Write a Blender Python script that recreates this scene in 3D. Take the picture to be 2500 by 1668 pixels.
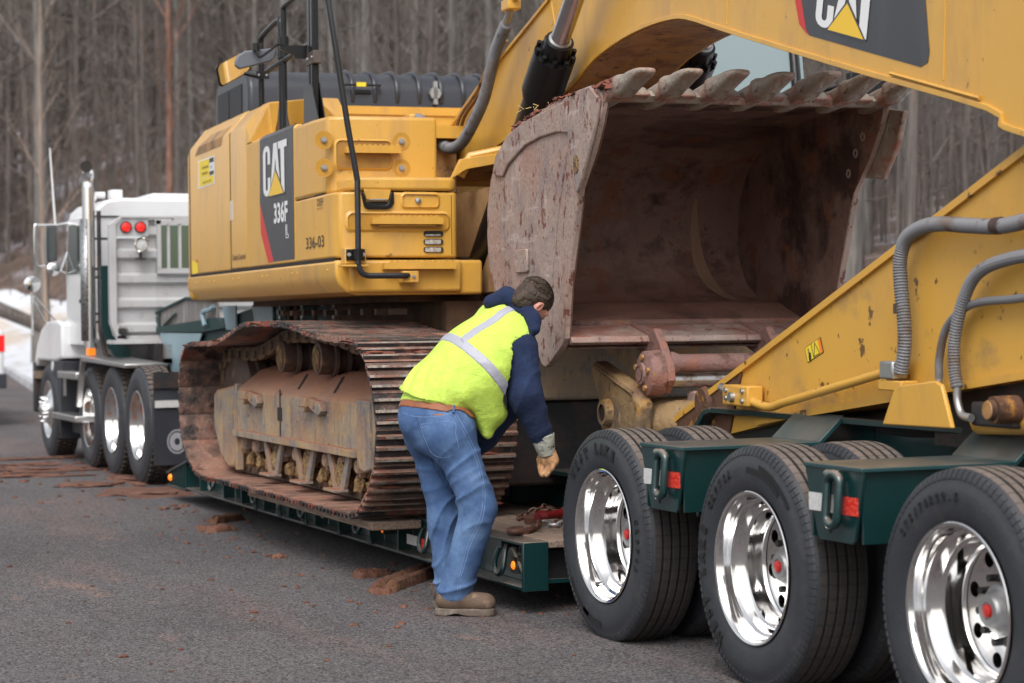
import bpy, bmesh, math, random
from math import sin, cos, pi, radians, sqrt, atan2
from mathutils import Vector, Matrix, noise as mnoise
random.seed(11)
for o in list(bpy.data.objects): bpy.data.objects.remove(o)
scn = bpy.context.scene
col = scn.collection
# ------------------------------------------------------------------ camera
CAM_H = 1.464
cam = bpy.data.cameras.new('camera'); camo = bpy.data.objects.new('camera', cam); col.objects.link(camo)
YAW, PITCH, ROLL = 0.3878, -0.0127, -0.0106
fw = Vector((sin(YAW)*cos(PITCH), cos(YAW)*cos(PITCH), sin(PITCH)))
rt0 = Vector((cos(YAW), -sin(YAW), 0)); up0 = rt0.cross(fw)
rt = rt0*cos(ROLL) + up0*sin(ROLL); up = -rt0*sin(ROLL) + up0*cos(ROLL)
camo.matrix_world = Matrix(((rt.x, up.x, -fw.x, 0), (rt.y, up.y, -fw.y, 0), (rt.z, up.z, -fw.z, CAM_H), (0, 0, 0, 1)))
cam.sensor_width = 36; cam.lens = 5237.8/2500*36
cam.clip_start = 0.1; cam.clip_end = 1500
cam.dof.use_dof = True; cam.dof.focus_distance = 10.4; cam.dof.aperture_fstop = 3.2
scn.camera = camo
# ------------------------------------------------------------------ overcast daylight
SUN_EL, SUN_AZ = radians(52), radians(215)      # azimuth measured clockwise from +Y
w = bpy.data.worlds.new('World'); scn.world = w; w.use_nodes = True
nt = w.node_tree; nt.nodes.clear()
sky = nt.nodes.new('ShaderNodeTexSky'); sky.sky_type = 'NISHITA'; sky.sun_disc = False
sky.sun_elevation = SUN_EL; sky.sun_rotation = SUN_AZ
sky.air_density = 1.0; sky.dust_density = 4.0; sky.ozone_density = 1.0
hs = nt.nodes.new('ShaderNodeHueSaturation'); hs.inputs['Saturation'].default_value = 0.22
bg = nt.nodes.new('ShaderNodeBackground'); bg.inputs['Strength'].default_value = 0.15
wo = nt.nodes.new('ShaderNodeOutputWorld')
nt.links.new(sky.outputs[0], hs.inputs['Color']); nt.links.new(hs.outputs[0], bg.inputs['Color']); nt.links.new(bg.outputs[0], wo.inputs[0])
sl = bpy.data.lights.new('sun', 'SUN'); sl.energy = 0.9; sl.angle = radians(40); sl.color = (1.0, 0.97, 0.93)
so = bpy.data.objects.new('sun', sl); col.objects.link(so)
sd = Vector((sin(SUN_AZ)*cos(SUN_EL), cos(SUN_AZ)*cos(SUN_EL), sin(SUN_EL)))
so.rotation_euler = sd.to_track_quat('Z', 'Y').to_euler(); so.location = (0, 0, 60)
scn.view_settings.view_transform = 'Standard'; scn.view_settings.look = 'None'
scn.view_settings.exposure = 0.6; scn.view_settings.gamma = 1.0; scn.view_settings.use_curve_mapping = False
scn.render.engine = 'CYCLES'

# ------------------------------------------------------------------ materials
def C255(r, g, b):
    f = lambda c: ((c/255+0.055)/1.055)**2.4 if c > 10 else c/255/12.92
    return (f(r), f(g), f(b))
MATS = {}
def pm(name, c, rough=0.6, metal=0.0, layers=(), bump=None, spec=None, emit=None, trans=0, world=False, coat=0, rvar=0.0, bumps=()):
    """Procedural material. layers: (colour, scale, lo, hi, amount, stretch, mode); mode 'n' noise, 'up' noise on upward faces, 'v' voronoi, 'm' ridged."""
    m = bpy.data.materials.new(name); m.use_nodes = True; t = m.node_tree; N = t.nodes; L = t.links
    b = N['Principled BSDF']; tc = N.new('ShaderNodeTexCoord'); geo = N.new('ShaderNodeNewGeometry')
    co = geo.outputs['Position'] if world else tc.outputs['Object']
    rgb = N.new('ShaderNodeRGB'); rgb.outputs[0].default_value = (*c, 1); cur = rgb.outputs[0]
    rf = None
    for i, ly in enumerate(layers):
        c2, sc, lo, hi, amt = ly[:5]; st = ly[5] if len(ly) > 5 else None; mode = ly[6] if len(ly) > 6 else 'n'
        mp = N.new('ShaderNodeMapping'); L.new(co, mp.inputs[0])
        mp.inputs['Scale'].default_value = st or (1, 1, 1); mp.inputs['Location'].default_value = (i*3.7+1.3, i*1.9, i*5.1)
        if mode == 'c':
            n = N.new('ShaderNodeTexVoronoi'); n.inputs['Scale'].default_value = sc; bw = N.new('ShaderNodeRGBToBW'); L.new(n.outputs['Color'], bw.inputs[0]); o = bw.outputs[0]
        elif mode == 'v':
            n = N.new('ShaderNodeTexVoronoi'); n.inputs['Scale'].default_value = sc; o = n.outputs['Distance']
        else:
            n = N.new('ShaderNodeTexNoise'); n.inputs['Scale'].default_value = sc; n.inputs['Detail'].default_value = 7; n.inputs['Roughness'].default_value = 0.62
            o = n.outputs['Fac']
        L.new(mp.outputs[0], n.inputs['Vector'])
        r = N.new('ShaderNodeMapRange'); r.inputs['From Min'].default_value = lo; r.inputs['From Max'].default_value = hi; r.clamp = True
        r.inputs['To Max'].default_value = amt
        L.new(o, r.inputs['Value']); f = r.outputs[0]
        if mode == 'up':
            sx = N.new('ShaderNodeSeparateXYZ'); L.new(geo.outputs['Normal'], sx.inputs[0])
            r2 = N.new('ShaderNodeMapRange'); r2.inputs['From Min'].default_value = 0.25; r2.inputs['From Max'].default_value = 0.85; L.new(sx.outputs[2], r2.inputs['Value'])
            mu = N.new('ShaderNodeMath'); mu.operation = 'MULTIPLY'; L.new(f, mu.inputs[0]); L.new(r2.outputs[0], mu.inputs[1]); f = mu.outputs[0]
        mx = N.new('ShaderNodeMix'); mx.data_type = 'RGBA'; L.new(f, mx.inputs[0]); L.new(cur, mx.inputs[6]); mx.inputs[7].default_value = (*c2, 1)
        cur = mx.outputs[2]; rf = f
    L.new(cur, b.inputs['Base Color']); b.inputs['Roughness'].default_value = rough; b.inputs['Metallic'].default_value = metal
    if rvar and rf is not None:
        ma = N.new('ShaderNodeMath'); ma.operation = 'MULTIPLY_ADD'; L.new(rf, ma.inputs[0]); ma.inputs[1].default_value = rvar; ma.inputs[2].default_value = rough; ma.use_clamp = True
        L.new(ma.outputs[0], b.inputs['Roughness'])
    if spec is not None: b.inputs['Specular IOR Level'].default_value = spec
    if coat: b.inputs['Coat Weight'].default_value = coat; b.inputs['Coat Roughness'].default_value = 0.15
    if emit: b.inputs['Emission Color'].default_value = (*emit[0], 1); b.inputs['Emission Strength'].default_value = emit[1]
    if trans: b.inputs['Transmission Weight'].default_value = trans
    prev = None
    for bs in ([bump] if bump else []) + list(bumps):
        n = N.new('ShaderNodeTexNoise'); n.inputs['Scale'].default_value = bs[0]; n.inputs['Detail'].default_value = 6
        mp = N.new('ShaderNodeMapping'); L.new(co, mp.inputs[0]); mp.inputs['Scale'].default_value = bs[2] if len(bs) > 2 else (1, 1, 1); L.new(mp.outputs[0], n.inputs['Vector'])
        bp = N.new('ShaderNodeBump'); bp.inputs['Distance'].default_value = bs[1]; bp.inputs['Strength'].default_value = 1.0
        L.new(n.outputs['Fac'], bp.inputs['Height'])
        if prev: L.new(prev, bp.inputs['Normal'])
        prev = bp.outputs[0]
    if prev: L.new(prev, b.inputs['Normal'])
    MATS[name] = m; return m
YEL = (0.65, 0.355, 0.055); DUST = C255(150, 118, 88); RED = C255(122, 72, 55); MUD = C255(96, 66, 54); STEEL = (0.10, 0.095, 0.09)
yellow = pm('yellow_paint', YEL, 0.36, layers=((C255(196, 146, 70), 1.6, .42, .75, .45), (DUST, 5, .52, .74, .45, (1, 1, .25)), (DUST, 3, .3, .7, .45, None, 'up'), (C255(110, 70, 40), 14, .665, .70, .7), (C255(216, 170, 96), 30, .60, .70, .35)), bump=(2.5, .006), coat=.15, rvar=.2)
yellow_worn = pm('yellow_worn', C255(172, 126, 66), 0.6, layers=((DUST, 3, .40, .62, .8), (C255(124, 88, 58), 6, .48, .62, .8), (C255(74, 54, 42), 9, .58, .66, .9), (STEEL, 18, .62, .67, .9), (C255(196, 150, 84), 24, .60, .68, .6)), bump=(18, .006))
yellow_stick = pm('yellow_stick', YEL, 0.4, layers=((C255(196, 146, 70), 1.4, .4, .7, .4), (C255(104, 96, 90), 1.3, .56, .68, .7, (1, 1, 1.4)), (C255(84, 56, 40), 9, .635, .66, .9), (DUST, 2.2, .5, .7, .4), (C255(96, 66, 44), 26, .68, .71, .8), (DUST, 3, .3, .75, .45, None, 'up')), bump=(3, .004), rvar=.2)
black = pm('black_enamel', (.008, .008, .009), 0.3, layers=((DUST, 8, .66, .8, .3),), bump=(30, .001), spec=.35)
charcoal = pm('charcoal_hood', C255(46, 48, 55), 0.36, layers=((C255(110, 108, 106), 3, .4, .8, .3, None, 'up'), (C255(70, 70, 74), 5, .5, .8, .3)), bump=(20, .001))
decal_dark = pm('decal_charcoal', C255(56, 57, 63), 0.35, layers=((C255(96, 92, 90), 7, .5, .8, .4, (1, 1, .15)),))
white_dec = pm('decal_white', (.78, .78, .78), 0.4)
red_dec = pm('decal_red', C255(200, 45, 40), 0.4)
tri_yel = pm('decal_yellow', (.85, .53, .03), 0.4)
decal_black = pm('decal_black', (.02, .02, .022), 0.4)
bright_lab = pm('label_yellow', (.85, .62, .02), 0.45)
seam = pm('seam_dark', (.02, .016, .012), 0.8)
mudmat = pm('dried_mud', C255(112, 74, 58), 0.95, layers=((C255(74, 50, 42), 6, .4, .6, .8), (C255(150, 108, 84), 14, .5, .75, .6)), bumps=((25, .02), (90, .008)))
claymat = pm('clay_packed', C255(150, 122, 80), 0.95, layers=((C255(84, 60, 42), 22, .42, .6, .9), (C255(120, 66, 48), 7, .55, .65, .8)), bumps=((30, .03), (90, .01)))
track_m = pm('track_steel', C255(54, 50, 50), 0.6, metal=.1, world=True, layers=((C255(146, 110, 94), 2.4, .47, .60, .85), (C255(124, 64, 48), 4.5, .55, .60, .95), (C255(34, 33, 34), 3.5, .54, .60, .9), (C255(156, 146, 138), 30, .62, .70, .5), (C255(160, 120, 102), 6, .25, .6, .8, None, 'up')), bumps=((40, .008), (12, .012)))
grouser_m = pm('grouser_edge', C255(150, 140, 130), 0.5, metal=.25, world=True, layers=((C255(120, 76, 60), 7, .50, .6, .9), (C255(96, 88, 82), 14, .52, .62, .8), (C255(190, 178, 166), 22, .60, .68, .6)), bumps=((50, .006),))
frame_m = pm('track_frame_paint', C255(166, 142, 112), 0.75, layers=((C255(108, 112, 118), 2.6, .42, .62, .75), (C255(184, 144, 78), 3.2, .52, .66, .75), (C255(92, 96, 102), 9, .52, .66, .75, (1, 1.5, .5)), (C255(178, 142, 84), 30, .56, .66, .6, (1, .2, 1)), (C255(92, 94, 98), 40, .56, .66, .5, (1, 1, .2)), (C255(196, 164, 110), 26, .62, .68, .7, (1, 1, .25)), (C255(140, 98, 76), 2.2, .5, .7, .6), (C255(142, 96, 74), 3, .15, .4, .97, None, 'up'), (C255(60, 46, 38), 26, .64, .7, .6, (1, .3, 1))), bumps=((35, .006), (8, .006)))
bucket_m = pm('bucket_steel', C255(158, 140, 130), 0.6, metal=.05, layers=((C255(160, 122, 110), 1.8, .46, .66, .65), (C255(128, 118, 120), 3.5, .52, .66, .7), (C255(190, 168, 160), 9, .58, .70, .6, (1, 1, .3)), (C255(104, 54, 44), 15, .595, .62, .92, (1, 1, .6)), (C255(98, 52, 42), 40, .61, .65, .8, (1, 1, .5)), (C255(196, 182, 176), 7, .60, .70, .5, (.3, .3, 1.6)), (C255(132, 96, 84), 60, .5, .7, .4, (1, 1, .12)), (C255(132, 78, 64), 5, .42, .62, .8, None, 'up')), bumps=((40, .005), (7, .01)))
bucket_in = pm('bucket_inner', C255(126, 98, 88), 0.75, layers=((C255(56, 37, 32), 1.3, .51, .56, .9), (C255(150, 122, 110), 2.4, .48, .66, .7, (.4, 1, 1)), (C255(96, 66, 56), 9, .5, .66, .5), (C255(128, 82, 60), 4.5, .56, .62, .8), (C255(84, 52, 44), 24, .62, .68, .8), (C255(150, 104, 90), 3, .3, .6, .8, None, 'up')), bumps=((45, .008), (10, .01)))
tooth_m = pm('tooth_steel', C255(150, 138, 126), 0.5, metal=.15, layers=((C255(150, 100, 84), 5, .50, .60, .9), (C255(196, 186, 176), 9, .55, .7, .6), (C255(104, 70, 60), 20, .6, .68, .8)), bumps=((30, .01), (9, .02)))
green = pm('trailer_green', (.005, .028, .029), 0.3, layers=((C255(120, 126, 118), 60, .73, .76, .6), (C255(146, 130, 118), 2.5, .25, .6, .75, None, 'up')), coat=.5, bump=(12, .002))
green_flat = pm('neck_green', (.006, .032, .032), 0.6, layers=((C255(90, 96, 92), 2.5, .4, .8, .3, None, 'up'),))
green_dusty = pm('trailer_green_plate', (.016, .055, .06), 0.35, layers=((C255(128, 112, 104), 3, .3, .7, .75, None, 'up'),), coat=.2)
wood = pm('deck_wood', C255(140, 122, 108), 0.85, layers=((C255(100, 82, 70), 8, .4, .65, .8, (12, .6, 12)), (C255(125, 85, 66), 4, .52, .66, .6)), bumps=((14, .008, (10, .5, 10)), (60, .003)))
rubber = pm('tyre_rubber', (.024, .026, .031), 0.55, layers=((C255(70, 72, 78), 4, .4, .8, .4), (C255(92, 86, 82), 9, .55, .8, .35)), bumps=((70, .0015),))
tread_m = pm('tread_rubber', (.034, .031, .030), 0.8, layers=((C255(120, 108, 100), 2.5, .15, .55, .8, None, 'up'), (C255(88, 74, 66), 9, .45, .7, .35)), bumps=((80, .002),))
def paint_sipes(m):  # groove shade put into the tread colour as dark zigzag lines, no relief
    t = m.node_tree; N = t.nodes; L = t.links; b = N['Principled BSDF']; tc = N.new('ShaderNodeTexCoord'); sp = N.new('ShaderNodeSeparateXYZ'); L.new(tc.outputs['Object'], sp.inputs[0])
    def mth(op, a, bb=None, c=None):
        n = N.new('ShaderNodeMath'); n.operation = op
        for i, q in enumerate((a, bb, c)):
            if q is None: continue
            if hasattr(q, 'links'): L.new(q, n.inputs[i])
            else: n.inputs[i].default_value = q
        return n.outputs[0]
    an = mth('ARCTAN2', sp.outputs[1], sp.outputs[2]); tri = mth('PINGPONG', sp.outputs[0], .014)
    k = mth('MULTIPLY_ADD', an, 58/6.2832*6.2832/6.2832*1.0, 0); k = mth('MULTIPLY', an, 9.2); k = mth('ADD', k, mth('MULTIPLY', tri, 9)); f = mth('FRACT', k); d = mth('LESS_THAN', f, .085)
    src = b.inputs['Base Color'].links[0].from_socket; mx = N.new('ShaderNodeMix'); mx.data_type = 'RGBA'; L.new(mth('MULTIPLY', d, .75), mx.inputs[0]); L.new(src, mx.inputs[6]); mx.inputs[7].default_value = (.008, .008, .008, 1); L.new(mx.outputs[2], b.inputs['Base Color'])
paint_sipes(tread_m)
letter_m = pm('tyre_letter', (.008, .008, .009), 0.6)
alu = pm('polished_alu', (.86, .85, .84), 0.08, metal=1, layers=((C255(186, 180, 172), 6, .45, .7, .5), (C255(120, 104, 92), 60, .66, .74, .5)), bump=(3, .0008), rvar=.25)
alu_d = pm('brushed_alu', (.62, .61, .60), 0.32, metal=1, layers=((C255(140, 132, 124), 5, .5, .8, .5),), bump=(60, .001))
plate_m = pm('tread_plate', (.46, .46, .47), 0.5, metal=.1, layers=((C255(150, 140, 134), 3, .45, .7, .4), (C255(120, 116, 114), 8, .58, .7, .35)), bump=(120, .001))
chrome = pm('chrome', (.9, .9, .9), 0.14, metal=1)
galv = pm('galvanised', (.45, .45, .45), 0.45, metal=.9, bump=(40, .001))
hose_m = pm('grey_hose', C255(112, 112, 115), 0.55, layers=((C255(96, 80, 70), 4, .54, .62, .8), (C255(70, 62, 58), 9, .62, .66, .8)))
white_p = pm('white_paint', (.70, .71, .72), 0.3, layers=((C255(190, 184, 176), 3, .5, .8, .35),), coat=.3)
glass_m = pm('dark_glass', (.05, .06, .06), 0.05, metal=0, spec=.9)
cab_glass = pm('cab_glass', C255(126, 142, 144), 0.05, spec=.8, coat=.5)
mirror_m = pm('mirror_glass', (.85, .86, .86), 0.02, metal=1)
red_lamp = pm('red_lamp', (.8, .02, .02), 0.3, layers=((C255(60, 0, 0), 55, .35, .5, .9, None, 'v'),), emit=((1, .04, .03), .45))
amber = pm('amber_lamp', (.9, .22, .01), 0.3, emit=((1, .22, .01), .6))
lens_m = pm('ribbed_lens', C255(196, 190, 180), 0.2, layers=((C255(110, 100, 86), 60, .4, .6, .6),), spec=.8)
red_p = pm('red_paint', C255(112, 18, 22), 0.4, layers=((C255(70, 30, 28), 12, .5, .7, .8),))
refl_red = pm('reflector_red', C255(200, 40, 32), 0.35, layers=((C255(235, 110, 90), 90, .5, .6, .6),))
refl_white = pm('reflector_white', (.58, .58, .57), 0.35, layers=((C255(150, 150, 150), 90, .5, .6, .5),))
darksteel = pm('dark_steel', (.03, .03, .032), 0.55, metal=.3, layers=((C255(92, 66, 52), 7, .48, .7, .6),), bump=(30, .003))
rust_m = pm('rusty_chain', C255(92, 66, 56), 0.6, metal=.4, layers=((C255(120, 78, 62), 12, .45, .6, .8), (C255(150, 146, 140), 30, .6, .7, .5)), bump=(60, .004))
plastic = pm('black_plastic', (.025, .027, .034), 0.5, layers=((C255(70, 72, 80), 3, .5, .8, .35),))
snow_m = pm('snow', (.60, .62, .66), 0.7, world=True, bumps=((3, .1), (20, .02)), layers=((C255(184, 166, 146), .35, .52, .62, .75, (1.6, .5, 1)), (C255(120, 96, 78), 1.4, .60, .68, .8)))

# ------------------------------------------------------------------ mesh builder
MFA = radians(3.7)
MF = Matrix.Translation((5.27, 11.8, 0)) @ Matrix.Rotation(-MFA, 4, 'Z')     # machine frame: x = lateral, y = to the tail
ID = Matrix.Identity(4)
class MB:
    def __init__(s, T=ID): s.v = []; s.f = []; s.T = T
    def add(s, vs, fs, M=None):
        n = len(s.v); X = s.T @ M if M is not None else s.T
        s.v += [X @ Vector(p) for p in vs]; s.f += [tuple(i+n for i in f) for f in fs]; return s
    def box(s, x0, x1, y0, y1, z0, z1, M=None):
        return s.add([(x0,y0,z0),(x1,y0,z0),(x1,y1,z0),(x0,y1,z0),(x0,y0,z1),(x1,y0,z1),(x1,y1,z1),(x0,y1,z1)],
                     [(0,3,2,1),(4,5,6,7),(0,1,5,4),(1,2,6,5),(2,3,7,6),(3,0,4,7)], M)
    def prism(s, pts, a0, a1, ax='x', M=None):
        """pts: 2-D outline; ax is the extrusion axis: x -> (y,z), y -> (x,z), z -> (x,y)"""
        def P(a, p): return (a, p[0], p[1]) if ax == 'x' else ((p[0], a, p[1]) if ax == 'y' else (p[0], p[1], a))
        n = len(pts); ar = sum(pts[i][0]*pts[(i+1) % n][1]-pts[(i+1) % n][0]*pts[i][1] for i in range(n))
        vs = [P(a0, p) for p in pts]+[P(a1, p) for p in pts]
        fl = [tuple(range(n)), tuple(range(2*n-1, n-1, -1))]+[(i, i+n, (i+1) % n+n, (i+1) % n) for i in range(n)]
        fl[0] = tuple(reversed(fl[0])); fl[1] = tuple(reversed(fl[1])); fl[2:] = [tuple(reversed(q)) for q in fl[2:]]
        flip = (ar < 0) != (ax == 'y')
        if (a1 < a0): flip = not flip
        if flip: fl = [tuple(reversed(q)) for q in fl]
        return s.add(vs, fl, M)
    def lathe(s, prof, cen=(0,0,0), ax='x', n=32, M=None, closed=False, a0=0, a1=2*pi, sy=1):
        """prof: (axial, radius) pairs"""
        vs = []; full = abs(a1-a0-2*pi) < 1e-6; k = n if full else n+1
        for j in range(k):
            a = a0+(a1-a0)*j/n; c_, s_ = cos(a), sin(a)
            for h, r in prof:
                p = (h, r*c_, r*s_*sy) if ax == 'x' else ((r*c_, h, r*s_) if ax == 'y' else (r*c_, r*s_, h))
                vs.append((p[0]+cen[0], p[1]+cen[1], p[2]+cen[2]))
        m = len(prof); fs = []
        for j in range(n):
            j2 = (j+1) % k
            for i in range(m-1 if not closed else m):
                i2 = (i+1) % m; fs.append((j*m+i, j*m+i2, j2*m+i2, j2*m+i))
        if ax == 'y': fs = [tuple(reversed(q)) for q in fs]
        return s.add(vs, fs, M)
    def cyl(s, cen, r, h0, h1, ax='x', n=20, M=None):
        return s.lathe([(h0, 0.0001), (h0, r), (h1, r), (h1, 0.0001)], cen, ax, n, M)
    def tube(s, pts, r, n=8, cap=True, M=None):
        P = [Vector(p) for p in pts]; m = len(P); rr = r if isinstance(r, (list, tuple)) else [r]*m
        t0 = (P[1]-P[0]).normalized(); a = Vector((0,0,1)) if abs(t0.z) < .9 else Vector((1,0,0))
        u = t0.cross(a).normalized(); vs = []; 
        for i, p in enumerate(P):
            t = ((P[min(i+1, m-1)]-P[max(i-1, 0)])).normalized()
            u = (u-t*u.dot(t)).normalized(); w_ = t.cross(u)
            for k in range(n): an = 2*pi*k/n; vs.append(p+(u*cos(an)+w_*sin(an))*rr[i])
        fs = [(i*n+k, i*n+(k+1) % n, (i+1)*n+(k+1) % n, (i+1)*n+k) for i in range(m-1) for k in range(n)]
        if cap: fs += [tuple(range(n-1, -1, -1)), tuple((m-1)*n+k for k in range(n))]
        return s.add(vs, fs, M)
    def quadstrip(s, A, B):
        n = len(A); return s.add(list(A)+list(B), [(i, i+1, n+i+1, n+i) for i in range(n-1)])
    def build(s, name, mat, parent=None, bevel=0, seg=2, smooth=30, sub=0, solid=0):
        if not s.v: return None
        lo = Vector([min(p[i] for p in s.v) for i in range(3)]); hi = Vector([max(p[i] for p in s.v) for i in range(3)])
        c = (lo+hi)/2; me = bpy.data.meshes.new(name); me.from_pydata([p-c for p in s.v], [], s.f)
        return place(name, me, c, mat, parent, bevel, seg, smooth, sub, solid)
WLOC = {}
def place(name, me, c, mat, parent=None, bevel=0, seg=2, smooth=30, sub=0, solid=0):
    if isinstance(mat, (list, tuple)):
        for m_ in mat: me.materials.append(m_)
    elif mat: me.materials.append(mat)
    if smooth:
        me.shade_smooth()
        me.set_sharp_from_angle(angle=radians(smooth))
    o = bpy.data.objects.new(name, me); col.objects.link(o)
    if parent is not None: o.parent = parent; o.location = c-WLOC[parent.name]
    else: o.location = c
    WLOC[o.name] = Vector(c)
    if solid: md = o.modifiers.new('solid', 'SOLIDIFY'); md.thickness = solid; md.offset = -1
    if bevel: md = o.modifiers.new('bevel', 'BEVEL'); md.width = bevel; md.segments = seg; md.limit_method = 'ANGLE'; md.angle_limit = radians(35)
    if sub: md = o.modifiers.new('subd', 'SUBSURF'); md.levels = sub; md.render_levels = sub
    return o
def empty(name, loc, label=None, cat=None, group=None, parent=None):
    o = bpy.data.objects.new(name, None); col.objects.link(o); loc = Vector(loc); WLOC[o.name] = loc
    o.empty_display_size = .2
    if parent is not None: o.parent = parent; o.location = loc-WLOC[parent.name]
    else: o.location = loc
    tag(o, label, cat, group); return o
def tag(o, label=None, cat=None, group=None, kind=None):
    if label: o['label'] = label
    if cat: o['category'] = cat
    if group: o['group'] = group
    if kind: o['kind'] = kind
    return o
def inst(src, parent, delta, rot=None):
    """copy of a part (shared mesh) displaced by delta in world space, with its children"""
    c = src.copy(); col.objects.link(c); WLOC[c.name] = WLOC[src.name]+Vector(delta)
    if parent is not None: c.parent = parent; c.location = WLOC[c.name]-WLOC[parent.name]
    else: c.location = WLOC[c.name]
    for ch in src.children:
        d = ch.copy(); col.objects.link(d); d.parent = c; WLOC[d.name] = WLOC[ch.name]+Vector(delta)
    return c
def smooth_path(pts, n=8, closed=False):
    P = [Vector(p) for p in pts]; m = len(P); out = []
    rng = range(m if closed else m-1)
    for i in rng:
        p0 = P[(i-1) % m] if closed or i > 0 else P[0]*2-P[1]; p1 = P[i]; p2 = P[(i+1) % m]; p3 = P[(i+2) % m] if closed or i+2 < m else P[-1]*2-P[-2]
        for k in range(n):
            t = k/n; out.append(.5*((2*p1)+(p2-p0)*t+(2*p0-5*p1+4*p2-p3)*t*t+(3*p1-p0-3*p2+p3)*t**3))
    if not closed: out.append(P[-1])
    return out
def text_mesh(txt, M, mat, name, parent, size=1.0, sx=1.0, bold=0.0, ext=0.0):
    cu = bpy.data.curves.new(name or 'text', 'FONT'); cu.body = txt; cu.size = size; cu.offset = bold; cu.extrude = ext; cu.resolution_u = 3
    o = bpy.data.objects.new('tmp', cu); col.objects.link(o); dg = bpy.context.evaluated_depsgraph_get(); dg.update()
    me = bpy.data.meshes.new_from_object(o.evaluated_get(dg)); bpy.data.objects.remove(o); bpy.data.curves.remove(cu)
    xs = [v.co.x for v in me.vertices]; w_ = max(xs)-min(xs); x0 = min(xs)
    V = [M @ Vector(((v.co.x-x0)*sx, v.co.y, v.co.z)) for v in me.vertices]; F = [tuple(p.vertices) for p in me.polygons]
    bpy.data.meshes.remove(me); mb = MB(); mb.v = V; mb.f = F; mb.width = w_*sx
    return mb.build(name, mat, parent, smooth=0) if name else mb
def rrect(x0, x1, z0, z1, r, n=5):
    o = []
    for cx, cz, a in ((x1-r, z1-r, 0), (x0+r, z1-r, 90), (x0+r, z0+r, 180), (x1-r, z0+r, 270)):
        for k in range(n+1): t = radians(a+90*k/n); o.append((cx+r*cos(t), cz+r*sin(t)))
    return o
# ------------------------------------------------------------------ setting
asph = pm('asphalt', C255(88, 85, 89), 0.82, world=True, layers=(
    (C255(104, 98, 97), .35, .35, .65, .7), (C255(132, 104, 92), .7, .48, .66, .5, (1.6, .35, 1)), (C255(160, 122, 104), 2.3, .64, .72, .6, (1.4, .4, 1)), (C255(60, 57, 60), .9, .50, .64, .5, (1.8, .5, 1)), (C255(58, 55, 60), .22, .48, .60, .45), (C255(70, 66, 68), 5, .55, .7, .35, (3, .4, 1)), (C255(124, 92, 78), 6, .62, .68, .5),
    (C255(26, 25, 29), 90, .50, .28, .88, None, 'c'), (C255(150, 144, 142), 120, .60, .85, .60, None, 'c'), (C255(34, 33, 36), 160, .54, .60, .6), (C255(176, 168, 160), 45, .70, .74, .5)), bumps=((80, .016), (28, .008)))
def kx(y):
    if y < 41: return 7.08 + (y-41)*.035
    if y < 62: return 7.08+(y-41)*.123
    return 9.66-(y-62)*.28
def hill(x, y):
    s = x-kx(y)
    if s < 0: return 0
    h = .16*min(s, 2.0) + max(0, s-2.0)*.20
    h += max(0, y-54)*.17*min(1, max(0, s-5)/12)
    h += (mnoise.noise(Vector((x*.25, y*.25, 0)))*.35)*min(1, s/3)
    return h
def grid(name, xs, ys, zf, mat, kind='structure'):
    vs = []; fs = []; nx = len(xs(0) if callable(xs) else xs)
    for y in ys:
        X = xs(y) if callable(xs) else xs
        for x in X: vs.append((x, y, zf(x, y)))
    for j in range(len(ys)-1):
        for i in range(nx-1): a = j*nx+i; fs.append((a, a+1, a+nx+1, a+nx))
    mb = MB(); mb.add(vs, fs); o = mb.build(name, mat, smooth=80); o['kind'] = kind; return o
ysr = [-60+k*4 for k in range(60)]
MB().box(-500, 700, -300, 900, -.3, -.02).build('ground', pm('far_soil', C255(98, 84, 72), .95, world=True, layers=((C255(170, 165, 165), .3, .5, .6, .6),)), smooth=0)['kind'] = 'structure'
grid('road', lambda y: [-60, -30, -15, -6, 0, 3, 5, kx(y)], ysr, lambda x, y: 0.0, asph)
kerb_m = pm('kerb_concrete', C255(150, 148, 148), .85, world=True, layers=((C255(205, 208, 214), 2, .4, .6, .8),), bump=(30, .01))
kb = MB()
for j in range(len(ysr)-1):
    y0, y1 = ysr[j], ysr[j+1]; a, b = kx(y0), kx(y1)
    kb.add([(a, y0, -.05), (a+.02, y0, .14), (a+.17, y0, .15), (a+.17, y0, -.05), (b, y1-.012, -.05), (b+.02, y1-.012, .14), (b+.17, y1-.012, .15), (b+.17, y1-.012, -.05)],
           [(0, 4, 5, 1), (1, 5, 6, 2), (2, 6, 7, 3), (0, 1, 2, 3), (7, 6, 5, 4)])
kb.build('kerb', kerb_m, smooth=30)['kind'] = 'structure'
fr = [0, .3, .7, 1.2, 1.8, 2.6, 3.5, 4.6, 6, 7.5]
grid('snow_bank', lambda y: [kx(y)+.17+f for f in fr], [-20+k*1.5 for k in range(95)], lambda x, y: .1+hill(x, y)*1.0+.05*mnoise.noise(Vector((x*1.5, y*1.5, 3))), snow_m)
leaf_m = pm('leaf_litter', C255(98, 80, 70), .95, world=True, layers=((C255(70, 60, 55), 1.5, .4, .6, .8), (C255(122, 98, 82), 4, .5, .7, .7), (C255(186, 186, 196), .45, .50, .62, .6), (C255(84, 66, 54), 2.2, .52, .62, .6)), bumps=((4, .1), (15, .03)))
grid('wooded_hillside', lambda y: [kx(y)+7.4+f for f in (0, 1.5, 3, 5, 8, 12, 16, 22, 30, 40, 55, 75, 100, 140)], [-10+k*3 for k in range(62)], lambda x, y: .12+hill(x, y), leaf_m)

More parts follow.
